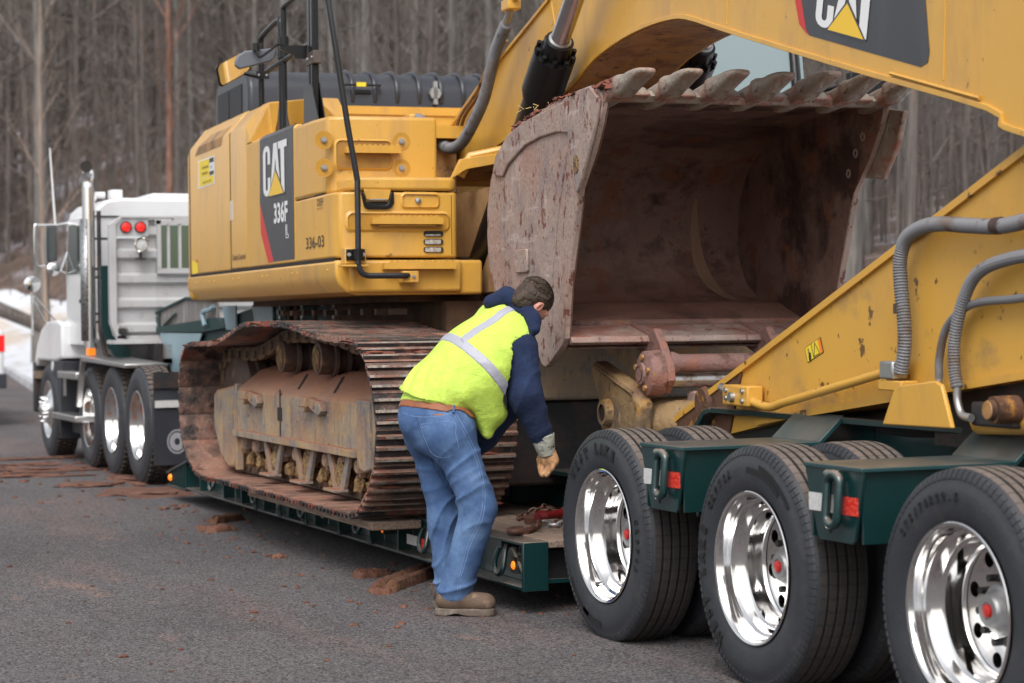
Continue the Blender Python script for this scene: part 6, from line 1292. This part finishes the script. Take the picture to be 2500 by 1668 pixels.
def bounds(pts, pad): a = np.array(pts); return a.min(0)-pad, a.max(0)+pad
denim = pm('denim', C255(64, 92, 134), .85, layers=((C255(104, 134, 172), 5, .45, .68, .75), (C255(40, 64, 104), 9, .5, .7, .6), (C255(140, 120, 100), 4, .68, .74, .4)), bumps=((6, .02), (220, .0015)))
vest_m = pm('hi_vis_yellow', (.54, .74, .11), .7, bumps=((150, .0045, (1, 1, 2)), (5, .03), (14, .012)), layers=((C255(200, 235, 60), 60, .5, .6, .35),))
navy = pm('navy_fleece', C255(18, 32, 62), .95, layers=((C255(34, 52, 88), 6, .45, .7, .7), (C255(70, 84, 110), 9, .68, .72, .5)), bumps=((6, .03), (120, .002)))
skin_m = pm('skin', C255(196, 138, 120), .5, layers=((C255(205, 110, 100), 9, .5, .7, .5),), spec=.4)
hair_m = pm('brown_hair', C255(66, 52, 42), .6, layers=((C255(96, 80, 64), 14, .5, .7, .6, (1, 1, 1)), (C255(44, 36, 30), 30, .5, .66, .6)), bumps=((110, .01), (40, .01)))
leather = pm('glove_leather', C255(176, 132, 92), .8, layers=((C255(120, 86, 58), 16, .48, .65, .8), (C255(210, 178, 140), 30, .6, .7, .6)), bumps=((60, .004),))
cuff_m = pm('glove_canvas', C255(168, 168, 156), .9, layers=((C255(120, 122, 112), 30, .5, .6, .7),), bump=(90, .004))
boot_m = pm('boot_suede', C255(98, 80, 66), .85, layers=((C255(82, 64, 52), 9, .48, .62, .8), (C255(160, 134, 112), 12, .58, .7, .7)), bumps=((70, .003),))
sole_m = pm('boot_sole', C255(96, 84, 74), .8, layers=((C255(140, 130, 120), 15, .5, .65, .7),))
belt_m = pm('belt_leather', C255(140, 84, 54), .55, layers=((C255(100, 56, 36), 9, .5, .65, .7),))
band_m = pm('silver_tape', C255(160, 160, 172), .45, bumps=((9, .012), (130, .001)), spec=.6)
PS = empty('person', JP(1105, 1500, D0), 'worker bending forward in bright yellow vest, navy hoodie, blue jeans and work gloves', 'person')
# joints
hipR, hipL = J4(265, 690, -.09), J4(165, 680, .12); pel = J4(205, 660, .0)
kneR, kneL = J4(378, 1010, -.10), J4(235, 1045, .14); ankR, ankL = J4(282, 1372, -.03), J4(258, 1345, .16)
bel = J4(172, 585, .0); wai = J4(215, 520, .02); che = J4(360, 390, .08); upc = J4(470, 270, .15)
shR, shL = J4(556, 335, .05), J4(455, 205, .30); elR, elL = J4(580, 530, .0), J4(500, 560, .36); wrR, wrL = J4(652, 712, .05), J4(330, 840, .22)
nek = J4(560, 195, .17); 
hf = RT*.45-UPV*.74+FW*.48; hf /= np.linalg.norm(hf); hu = RT*.74+UPV*.62+FW*.25; hu -= hf*(hu@hf); hu /= np.linalg.norm(hu); hr = np.cross(hf, hu)
ear = JP(1150+920/5.6, 640+622/5.6, D0+.09); hc = ear-hr*.072+hu*.012-hf*.0
spd = upc-bel; spd /= np.linalg.norm(spd); lat_ = shR-shL; lat_ -= spd*(lat_@spd); lat_ /= np.linalg.norm(lat_); dor = np.cross(lat_, spd)   # dor: towards the back or belly
if dor@(-FW) < 0: dor = -dor
# ---- body: one continuous skin
def head_sdf(P):
    d = ell(P, hc+hu*.02-hf*.012, (hr, hf, hu), (.074, .094, .086))
    d = smin(d, ell(P, hc-hu*.045+hf*.038, (hr, hf, hu), (.056, .060, .070)), .03)
    d = smin(d, cone(P, hc-hu*.09+hf*.070, hc-hu*.055+hf*.075, .022, .030), .025)       # chin and jaw
    d = smin(d, cone(P, hc-hu*.012+hf*.090, hc-hu*.042+hf*.108, .008, .013), .012)      # nose
    for s in (-1, 1):
        d = smin(d, cone(P, hc+hu*.014+hf*.080+hr*s*.012, hc+hu*.012+hf*.072+hr*s*.045, .010, .010), .014)  # brow
        d = np.maximum(d, -(ell(P, hc-hu*.006+hf*.094+hr*s*.030, (hr, hf, hu), (.016, .012, .010))))
        d = smin(d, ell(P, hc-hu*.006+hf*.078+hr*s*.030, (hr, hf, hu), (.013, .012, .012)), .004)
        e0 = hc-hu*.008-hf*.004+hr*s*.074
        ear_ = np.maximum(ell(P, e0, (hr, hf, hu), (.013, .019, .032)), -ell(P, e0+hr*s*.010+hf*.003, (hr, hf, hu), (.008, .010, .020)))
        d = smin(d, ear_, .006)
    d = np.maximum(d, -ell(P, hc-hu*.066+hf*.104, (hr, hf, hu), (.022, .010, .003)))   # mouth line
    return d
def torso(P, g=0):
    d = cone(P, bel, wai, .150+g, .152+g, (dor, .78)); d = smin(d, cone(P, wai, che, .152+g, .172+g, (dor, .80)), .08)
    d = smin(d, cone(P, che, upc, .172+g, .150+g, (dor, .80)), .08); d = smin(d, cone(P, shR, shL, .078+g, .078+g), .09); return d
def legs(P, g=0):
    d = smin(cone(P, hipR, kneR, .088+g, .064+g), cone(P, kneR, ankR, .062+g, .042+g), .03)
    e = smin(cone(P, hipL, kneL, .088+g, .064+g), cone(P, kneL, ankL, .062+g, .042+g), .03)
    d = smin(np.minimum(d, e), cone(P, hipR+(pel-hipR)*.35, hipL+(pel-hipL)*.35, .108+g, .108+g), .05); return d
def arms(P, g=0):
    d = None
    for s, e, w_ in ((shR, elR, wrR), (shL, elL, wrL)):
        q = smin(cone(P, s, e, .056+g, .046+g), cone(P, e, w_, .045+g, .030+g), .03); d = q if d is None else np.minimum(d, q)
    return d
allp = [hipR, hipL, kneR, kneL, ankR, ankL, bel, upc, shR, shL, elR, elL, wrR, wrL, hc]
def body(P):
    d = smin(torso(P, -.012), legs(P), .05); d = smin(d, arms(P), .03); d = smin(d, cone(P, nek-spd*.06, hc-hu*.03-hf*.01, .060, .055), .03); return np.minimum(d, 9)
lo, hi = bounds(allp, .16)
# head in fine resolution joined with the body through one field: body coarse, head region refined by blending
def full(P): return smin(body(P), head_sdf(P), .018)
surf(full, lo, hi, .0115, 'body', skin_m, PS)
hlo, hhi = hc-.15, hc+.15
surf(lambda P: head_sdf(P)-.0006, hlo, hhi, .0036, 'face', skin_m, PS)
for s in (-1, 1):
    c_ = hc-hu*.006+hf*.0835+hr*s*.030; m = MB(); m.lathe([(-.0105*cos(a), .0105*sin(a)+1e-5) for a in [pi*k/8 for k in range(9)]], tuple(c_), 'z', 10); m.build('eye', pm('eye_dark', (.03, .025, .02), .2), PS, smooth=80)
    m = MB(); p0, p1, p2 = hc+hu*.017+hf*.093+hr*s*.014, hc+hu*.022+hf*.090+hr*s*.030, hc+hu*.014+hf*.078+hr*s*.048; m.tube([p0, p1, p2], [.004, .005, .003], 6); m.build('eyebrow', hair_m, PS)
# ---- hair
def hair(P):
    n = fnoise(P, 120, 1)*.003+fnoise(P, 60, 3)*.004
    d = ell(P, hc+hu*.030-hf*.020, (hr, hf, hu), (.083, .100, .086))+n
    d = smin(d, ell(P, hc-hu*.035-hf*.055, (hr, hf, hu), (.066, .052, .062))+n, .03)     # back of the head down to the nape
    fr = (P-hc)@hf-(.072+((P-hc)@hu)*.25)      # keep the face free
    lowr = -((P-hc)@hu)-.012-np.clip(-((P-hc)@hf), 0, .2)*1.4+np.clip((P-hc)@hf, 0, .1)*.3
    d = np.maximum(d, fr); return np.maximum(d, lowr+fnoise(P, 160, 5)*.003)
surf(hair, hc-.16, hc+.16, .0042, 'hair', hair_m, PS)
hs2 = MB(); rr_ = random.Random(4)
for k in range(420):
    a, b = rr_.uniform(0, 2*pi), rr_.uniform(.1, 1.5); dr_ = hr*sin(b)*cos(a)*.083+hf*sin(b)*sin(a)*.100+hu*cos(b)*.086; p = hc+hu*.030-hf*.020+dr_*1.0
    if (p-hc)@hf > .070 or (p-hc)@hu < .01: continue
    t = hf*.9+hu*.3+np.array([rr_.uniform(-.4, .4) for _ in range(3)]); t = t-dr_*(t@dr_)/(dr_@dr_); t /= np.linalg.norm(t); e = dr_/np.linalg.norm(dr_)
    hs2.tube([p-t*.012, p+e*.004, p+t*.014+e*.004], [.0016, .0016, .0004], 3, cap=False)
hs2.build('hair_strands', hair_m, PS, smooth=0)['kind'] = 'stuff'
# ---- jeans
beln = UPV*.95+RT*.17+FW*.12; beln /= np.linalg.norm(beln)
def fold(P, joint, axis, amp, freq, rad):
    t = (P-joint)@axis; w_ = np.exp(-(np.linalg.norm(P-joint, axis=-1)/rad)**2); return -amp*w_*(np.abs(np.sin(t*freq+fnoise(P, 9)*1.8))-.4)
def jeans_raw(P):
    def leg(h, k, a, sd):
        th = cone(P, h, k, .108, .086); ca = cone(P, k, a, .085, .078); d = smin(th, ca, .04)
        ax = (a-h)/np.linalg.norm(a-h)
        tw = ax+RT*.35+FW*.1; n1 = fnoise(P, 7, sd)
        t = (P-k)@tw; dk = np.linalg.norm(P-k, axis=-1); t2 = (P-a)@(ax+RT*.25*sd); da = np.linalg.norm(P-a, axis=-1)
        d = d-.021*np.exp(-(dk/.15)**2)*((1-np.abs(np.sin(t*26+n1*3.6+((P-k)@RT)*10)))**2.2-.12)-.020*np.exp(-(da/.15)**2)*((1-np.abs(np.sin(t2*30+n1*3.8-((P-a)@RT)*9)))**2.2-.12)
        d = d-.012*((1-np.abs(np.sin(((P-h)@(ax*.55+RT*.85))*17+n1*3)))**2.4-.1)*np.exp(-(np.linalg.norm(P-h-(k-h)*.5, axis=-1)/.2)**2)+n1*.004+fnoise(P, 16, sd)*.002
        return d
    d = np.minimum(leg(hipR, kneR, ankR, 1), leg(hipL, kneL, ankL, 2)+.006)
    bR, bL = hipR+(pel-hipR)*.30-FW*.01, hipL+(pel-hipL)*.25-RT*.01
    seat = smin(ell(P, bR, (RT, UPV, FW), (.128, .15, .135)), ell(P, bL, (RT, UPV, FW), (.126, .15, .13)), .035)
    seat = smin(seat, cone(P, bel-beln*.03, pel, .158, .150, (dor, .82)), .05)
    return smin(d, seat+fnoise(P, 12, 4)*.004, .05)
def jeans(P):
    d = np.maximum(jeans_raw(P), (P-bel)@beln-.016)       # waistband plane
    return np.maximum(d, (min(ankR[2], ankL[2])-.035)-P[..., 2]+fnoise(P, 20)*.004)
lo, hi = bounds([hipR, hipL, kneR, kneL, ankR, ankL, bel], .21)
surf(jeans, lo, hi, .0064, 'jeans', denim, PS)
# project helper for details lying on the cloth: march along the line of sight onto a field
def hit(fn, x, y, off=.002, start=9.9):
    o = np.array([0, 0, CAM_H]); q = J4(x, y, 0); dv = q-o; dv /= np.linalg.norm(dv); t = start
    for _ in range(90):
        d = float(fn((o+dv*t)[None])[0]); 
        if d < off: break
        t += max(d*.6, .0015)
    return o+dv*t
def seam_line(fn, pts, r, nm, mat, n=10, off=.0):
    P_ = smooth_path([(a, b, 0) for a, b in pts], n); m = MB(); m.tube([hit(fn, p.x, p.y, off) for p in P_], r, 5); return m.build(nm, mat, PS, smooth=60)
thread = pm('denim_seam', C255(118, 144, 184), .8)
seam_line(jeans, [(288, 615), (330, 690), (375, 790), (400, 890), (408, 980), (395, 1060), (350, 1160), (325, 1240), (305, 1310), (300, 1365)], .0014, 'side_seam', thread)
seam_line(jeans, [(279, 618), (318, 690), (364, 790), (390, 890), (398, 980), (384, 1060), (338, 1160), (314, 1240), (296, 1310), (290, 1365)], .0011, 'side_seam', thread)
seam_line(jeans, [(130, 656), (270, 643), (283, 700), (294, 766), (238, 796), (184, 780), (150, 715), (130, 656)], .0013, 'back_pocket', thread, 6)
seam_line(jeans, [(132, 668), (272, 655)], .0011, 'back_pocket', thread, 4)
seam_line(jeans, [(56, 604), (110, 622), (200, 622), (280, 606)], .0012, 'waist_seam', thread, 5)
seam_line(jeans, [(115, 625), (150, 720), (195, 840), (250, 930), (290, 965)], .0022, 'seat_seam', pm('denim_dark_seam', C255(42, 62, 98), .9), 6)  # seat seam in a darker blue than the other seams
m = MB(); a, b, c, d = [hit(jeans, x, y, .002) for x, y in ((188, 611), (230, 611), (230, 617), (188, 617))]; m.add([a, b, c, d], [(0, 3, 2, 1)]); m.build('waist_label', belt_m, PS, smooth=0)
# ---- belt and loops
def beltf(P): return np.maximum(jeans_raw(P)-.006, np.abs((P-bel)@beln+.001)-.020)
surf(beltf, *bounds([bel], .21), .0055, 'belt', belt_m, PS)
def sh_noband(P): return beltf(P)
for pts in (((90, 538), (80, 582)), ((155, 545), (148, 592)), ((277, 575), (273, 606))):
    m = MB(); m.tube([hit(beltf, p[0], p[1], .003) for p in smooth_path([(a_, b_, 0) for a_, b_ in pts], 4)], .0052, 6); m.build('belt_loop', denim, PS, smooth=60)
# ---- hoodie: torso, sleeves and hood
def hoodie(P):
    d = np.maximum(torso(P, -.008), .05-(P-bel)@spd)
    for s, e, w_, sd in ((shR, elR, wrR, 1), (shL, elL, wrL, 2)):
        q = smin(cone(P, s, e, .090, .082), cone(P, e, w_, .080, .054), .04); ax = (w_-s)/np.linalg.norm(w_-s)
        n1 = fnoise(P, 8, sd); q = q-.017*np.exp(-(np.linalg.norm(P-e, axis=-1)/.14)**2)*((1-np.abs(np.sin(((P-e)@(ax+RT*.5))*28+n1*3.2)))**2-.12)-.013*np.exp(-(np.linalg.norm(P-w_+ax*.06, axis=-1)/.09)**2)*((1-np.abs(np.sin(((P-w_)@(ax+RT*.2))*42+n1*2.6)))**2-.12)+n1*.004; d = smin(d, q, .035)
    wax = (wrR-elR)/np.linalg.norm(wrR-elR); d = np.maximum(d, (P-wrR)@wax-.012)
    return d
hb = [J4(432, 140, .13), J4(500, 118, .15), J4(575, 150, .12), J4(612, 210, .06), J4(618, 250, .03)]
def hood(P):
    d = None
    for i in range(len(hb)-1):
        q = cone(P, hb[i], hb[i+1], (.034, .046, .044, .036, .028)[i], (.034, .046, .044, .036, .028)[i+1]); d = q if d is None else smin(d, q, .02)
    far = [J4(432, 140, .13), J4(500, 105, .24), J4(590, 140, .27)]
    for i in range(2): d = smin(d, cone(P, far[i], far[i+1], .036, .040), .02)
    d = smin(d, cone(P, nek-spd*.10, nek-spd*.02, .098, .088), .04)+fnoise(P, 22, 3)*.004
    cr = (P-J4(520, 150, .1))@(UPV*.7-RT*.2)
    d = d+.007*np.exp(-((cr-.0)/.012)**2)
    return np.maximum(d, -head_sdf(P)-.004)
def hoodie_all(P): return smin(hoodie(P), hood(P), .015)
lo, hi = bounds([bel, upc, shR, shL, elR, elL, wrR, wrL, hb[0], hb[2]], .15)
surf(hoodie_all, lo, hi, .0085, 'hoodie', navy, PS)
# ---- shirt tail under the vest
def shirt(P): d = smin(cone(P, bel-beln*.02, wai, .166, .166, (dor, .80)), cone(P, wai, che, .162, .16, (dor, .8)), .05)+fnoise(P, 16, 3)*.004; return np.maximum(np.maximum(d, .012-(P-bel)@beln), (P-bel)@spd-.2)
surf(shirt, *bounds([bel, che], .2), .0075, 'shirt', pm('lime_shirt', (.52, .72, .12), .8, bumps=((8, .02),)), PS)
# ---- vest
hemn = J4(430, 760, 0)-J4(55, 520, 0); hemn = np.cross(hemn, FW); hemn /= np.linalg.norm(hemn)
if hemn@np.array([0, 0, 1.]) > 0: hemn = -hemn      # points down and out of the vest
hem0 = J4(55, 520, 0)
hemA = np.cross(J4(290, 588, 0)-J4(55, 514, 0), FW); hemA /= np.linalg.norm(hemA); hemB = np.cross(J4(430, 755, 0)-J4(290, 588, 0), FW); hemB /= np.linalg.norm(hemB); hemC = J4(290, 588, 0); hem0 = J4(55, 514, 0)
if hemA[2] > 0: hemA = -hemA
if hemB[2] > 0: hemB = -hemB
def vest(P):
    d = cone(P, J4(168, 560, .01), wai, .178, .180, (dor, .80)); d = smin(d, cone(P, wai, che, .180, .200, (dor, .82)), .08); d = smin(d, cone(P, che, upc, .200, .168, (dor, .80)), .08)
    d = smin(d, cone(P, shR+(upc-shR)*.18, shL+(upc-shL)*.15, .093, .093), .08)
    d = smin(d, cone(P, J4(390, 500, .0), J4(412, 690, .0), .125, .04), .06)       # loose front corner hanging
    d = smin(d, cone(P, J4(430, 420, .0), J4(440, 600, .02), .12, .075), .06)
    n1 = fnoise(P, 6, 2); d = d+fnoise(P, 11, 2)*.005-.012*((1-np.abs(np.sin(((P-wai)@(lat_*.9+spd*.35))*17+n1*3.2)))**2-.12)*np.exp(-(np.linalg.norm(P-wai-lat_*.1, axis=-1)/.22)**2)-.012*((1-np.abs(np.sin(((P-shR)@(spd*.9-lat_*.4))*27+n1*2.4)))**2-.12)*np.exp(-(np.linalg.norm(P-shR+spd*.16, axis=-1)/.14)**2)
    t = (P-J4(180, 540, 0))@(spd); d = d+.008*np.exp(-(t/.09)**2)*np.sin(((P-bel)@lat_)*70+t*30)+.010*np.exp(-((t-.0)/.07)**2)
    ax = (elR-shR)/np.linalg.norm(elR-shR)
    hem = np.minimum((P-hem0)@hemA, (P-hemC)@hemB)+.006*np.sin(((P-bel)@RT)*26)
    d = np.maximum(d, hem)
    for s, e in ((shR, elR), (shL, elL)):       # arm openings
        q = cone(P, s+(e-s)*.10, e, .103, .125); d = np.maximum(d, -q)
    neckc = cone(P, nek-spd*.03, nek+spd*.2+UPV*.1, .098, .14); d = np.maximum(d, -neckc)
    return d
lo, hi = bounds([bel, upc, shR, shL, J4(430, 760, 0)], .24)
surf(vest, lo, hi, .0075, 'vest', vest_m, PS)
def vring(P, sl): return np.maximum(vest(P)-.004, sl(P))
s_band = .285
surf(lambda P: vring(P, lambda Q: np.abs((Q-bel)@(spd*.97-UPV*.04)-s_band+.035*((Q-bel)@lat_))-.024), lo, hi, .0065, 'reflective_band', band_m, PS)
shc = shR*.62+shL*.38
def strap(Q):
    l = (Q-bel)@lat_; s_ = (Q-bel)@spd; l0 = (shc-bel)@lat_+.01
    return np.maximum(np.abs(l-l0)-.023, s_band+.02-s_)
surf(lambda P: vring(P, strap), lo, hi, .0065, 'reflective_strap', band_m, PS)
# lettering strip low on the upper back: tiny dark strokes (not legible in the picture)
m = MB()
for k in range(9):
    x0 = 372+k*5.6; a, b = hit(vest, x0, 156+k*.9, .001), hit(vest, x0+3, 151+k*1.2, .001); m.tube([a, b], .0016, 4)
for (x0, y0, x1, y1) in ((346, 160, 366, 155), (418, 160, 434, 166), (368, 150, 424, 156)): m.tube([hit(vest, x0, y0, .001), hit(vest, x1, y1, .001)], .0018, 4)
m.build('back_lettering', decal_black, PS)
# ---- right glove: palm, five separate bent fingers, canvas cuff
g0 = J4(668, 765, .06)        # wrist side of the palm
def G(x, y, dd): return J4(x, y, .06+dd)
palm = [G(662, 765, 0), G(680, 812, .0)]
fing = [   # index, middle, ring, little (from the left/front to the back), each: knuckle, mid joint, tip
    ([G(650, 792, .025), G(641, 828, .03), G(644, 858, .015)], .0125), ([G(664, 812, .012), G(650, 846, -.0), G(648, 868, -.012)], .0135),
    ([G(684, 820, -.004), G(668, 852, -.025), G(652, 872, -.03)], .0135), ([G(704, 812, -.012), G(692, 846, -.035), G(668, 872, -.045)], .0130)]
thumb = ([G(648, 775, .03), G(638, 805, .05), G(640, 838, .055)], .0135)
def glove(P):
    d = cone(P, palm[0], palm[1], .034, .038, (FW, .72)); d = smin(d, cone(P, G(690, 778, .0), G(702, 812, -.01), .026, .024, (FW, .8)), .02)
    d = smin(d, cone(P, wrR+(g0-wrR)*.3, g0, .030, .030), .02); f = None
    for pts, r in fing+[thumb]:
        for i in range(2):
            q = cone(P, pts[i], pts[i+1], r*(1.0 if i == 0 else .95), r*(.95 if i == 0 else .85)); d = smin(d, q, .004) if i == 0 else smin(d, q, .003)
    return d+fnoise(P, 90, 2)*.0012
surf(glove, *bounds([G(662, 765, 0), G(640, 872, .05), G(706, 812, -.05)], .05), .0032, 'glove', leather, PS)
cax = (g0-wrR)/np.linalg.norm(g0-wrR)
def cuff(P):
    a, b = J4(652, 705, .05), J4(672, 785, .06); d = cone(P, a, b, .062, .040)
    inn = cone(P, a-(b-a)*.3, a+(b-a)*.5, .058, .046); d = np.maximum(d, -inn); return np.maximum(np.maximum(d, -((P-a)@(b-a)/np.linalg.norm(b-a))-.004+fnoise(P, 60)*.004), ((P-b)@(b-a)/np.linalg.norm(b-a))-.006)+fnoise(P, 50, 3)*.002
surf(cuff, *bounds([wrR, g0], .09), .0045, 'glove_cuff', cuff_m, PS)
# left glove resting on the far knee (behind the near leg)
gl = wrL; dl = (wrL-elL)/np.linalg.norm(wrL-elL)
def gloveL(P):
    d = cone(P, gl, gl+dl*.08, .032, .038, (FW, .6))
    for k in range(4):
        o = gl+dl*.085+RT*(-.03+.02*k); d = smin(d, cone(P, o, o+dl*.04-UPV*.02, .0115, .011), .004); d = smin(d, cone(P, o+dl*.04-UPV*.02, o+dl*.05-UPV*.055, .011, .010), .003)
    return smin(d, cone(P, gl+dl*.02+RT*.035, gl+dl*.07+RT*.05, .013, .012), .006)
surf(gloveL, *bounds([gl, gl+dl*.15], .07), .0042, 'glove', leather, PS)
# ---- boots
def boot(an, yaw, nm, lift=0):
    f_ = RT*cos(yaw)-FW*sin(yaw); f_[2] = 0; f_ /= np.linalg.norm(f_); s_ = np.cross(f_, np.array([0, 0, 1.])); z0 = np.array([an[0], an[1], 0.])
    heel = z0-f_*.075; toe = z0+f_*.205; Z = np.array([0, 0, 1.])
    def up_(P):
        d = cone(P, z0+Z*.155, z0+Z*.08, .050, .050); d = smin(d, cone(P, heel+f_*.035+Z*.075, z0+Z*.07, .045, .048), .03)
        d = smin(d, cone(P, z0+f_*.04+Z*.075, toe-f_*.045+Z*.062, .050, .046, (s_, .92)), .04); d = smin(d, ell(P, toe-f_*.05+Z*.062, (f_, s_, Z), (.055, .050, .040)), .02)
        return np.maximum(d+fnoise(P, 60, 1)*.0012, .034-P[..., 2])
    surf(up_, *bounds([heel, toe, z0+Z*.15], .07), .0052, nm, boot_m, PS)
    def sol(P):
        l = (P-heel)@f_; w_ = (P-heel)@s_; q = np.abs(w_)-(.040+.012*np.sin(np.clip(l/.28, 0, 1)*pi)); e = np.maximum(-l-.012, l-.285); r = np.sqrt(np.clip(q+.03, 0, 9)**2+np.clip(e+.03, 0, 9)**2)-.03
        arch = .0+.012*np.exp(-((l-.10)/.03)**2); return np.maximum(np.maximum(r, P[..., 2]-.037), arch+.001-P[..., 2])
    surf(sol, *bounds([heel, toe, z0], .07), .0052, 'boot_sole', sole_m, PS)
    m = MB()
    for k in range(5):
        c = z0+f_*(.045+.022*k)+Z*(.140-.013*k); m.tube([c-s_*.028, c+Z*.010, c+s_*.028], .0028, 5)
    m.build('boot_lace', darksteel, PS)
boot(JP(1105, 1462, D0-.04), radians(8), 'boot'); boot(JP(1088, 1448, D0+.26), radians(-62), 'boot')
# ------------------------------------------------------------------ chain binder on the deck
def link_chain(pts, nm, mat, par, r=.0065, L_=.05, w_=.017):
    P = smooth_path(pts, 12); cum = [0]
    for i in range(len(P)-1): cum.append(cum[-1]+(P[i+1]-P[i]).length)
    n = int(cum[-1]/(L_*.72))
    for k in range(n):
        s = cum[-1]*(k+.5)/n; j = max(i for i in range(len(cum)) if cum[i] <= s); j = min(j, len(P)-2); p = P[j].lerp(P[j+1], (s-cum[j])/max(1e-6, cum[j+1]-cum[j])); d = (P[j+1]-P[j]).normalized()
        sd_ = d.cross(Vector((0, 0, 1))).normalized(); u_ = sd_ if k % 2 else (sd_*.35+Vector((0, 0, .94))).normalized()
        ring = [p+d*cos(t)*L_/2*(1 if abs(cos(t)) > .5 else 1)+u_*sin(t)*w_ for t in [2*pi*q/12 for q in range(13)]]
        m = MB(); m.tube(ring, r, 6, cap=False); m.build('chain_link', mat, par, smooth=60)
CHN = empty('load_chain', (4.5, 10.4, .36), 'rusty load chain with a big hook lying on the deck planks', 'chain')
zt = .358
link_chain([(4.62, 10.45, zt+.012), (4.60, 10.62, zt+.02), (4.56, 10.72, zt+.04), (4.47, 10.72, zt+.015), (4.40, 10.66, zt+.012), (4.35, 10.58, zt+.012)], 'chain', rust_m, CHN)
link_chain([(4.74, 10.80, zt+.02), (4.64, 10.83, zt+.03), (4.58, 10.78, zt+.05), (4.50, 10.80, zt+.02)], 'chain', rust_m, CHN)
link_chain([(4.22, 10.04, zt+.02), (4.26, 10.12, zt+.03), (4.30, 10.17, zt+.02)], 'chain', rust_m, CHN, r=.008, L_=.06, w_=.02)
m = MB(); m.tube(smooth_path([(4.235, 10.08, zt+.02), (4.19, 10.01, zt+.02), (4.12, 9.95, zt+.018), (4.06, 9.93, zt+.018), (4.05, 9.98, zt+.018), (4.10, 10.03, zt+.018), (4.15, 10.04, zt+.018)], 5), [.014]*1+[.016]*30 and .016, 8)
m.build('grab_hook', rust_m, CHN, smooth=60)
m = MB(); m.lathe([(zt+.002, .0001), (zt+.002, .055), (zt+.022, .058), (zt+.026, .03), (zt+.026, .0001)], (4.11, 9.985, 0), 'z', 18); m.build('hook_body', rust_m, CHN, smooth=40)
m = MB(); m.lathe([(zt+.002, .0001), (zt+.002, .04), (zt+.035, .045), (zt+.05, .02), (zt+.05, .0001)], (4.36, 10.42, 0), 'z', 14); m.build('grab_hook', rust_m, CHN, smooth=40)
BN = empty('ratchet_binder', (4.6, 10.35, .37), 'red ratchet load binder with a bright galvanised chain end on the deck planks', 'load binder')
m = MB(); m.tube([(4.34, 10.30, zt+.045), (4.40, 10.32, zt+.05), (4.52, 10.36, zt+.055), (4.90, 10.50, zt+.075)], [.028, .020, .026, .022], 10); m.build('binder_handle', red_p, BN, smooth=60)
m = MB(); m.cyl((4.36, 10.31, zt+.045), .034, -.015, .03, 'x', 14); m.build('ratchet_head', red_p, BN, smooth=40)
m = MB(); P_ = [(4.42+.012*k, 10.245+.003*k, zt+.02) for k in range(40)]; m.tube(P_, [.014 if k % 2 else .017 for k in range(40)], 9); m.build('screw', rust_m, BN, smooth=60)
link_chain([(4.32, 10.20, zt+.02), (4.42, 10.17, zt+.014), (4.52, 10.16, zt+.014), (4.62, 10.18, zt+.012)], 'chain', galv, BN, r=.008, L_=.06, w_=.02)
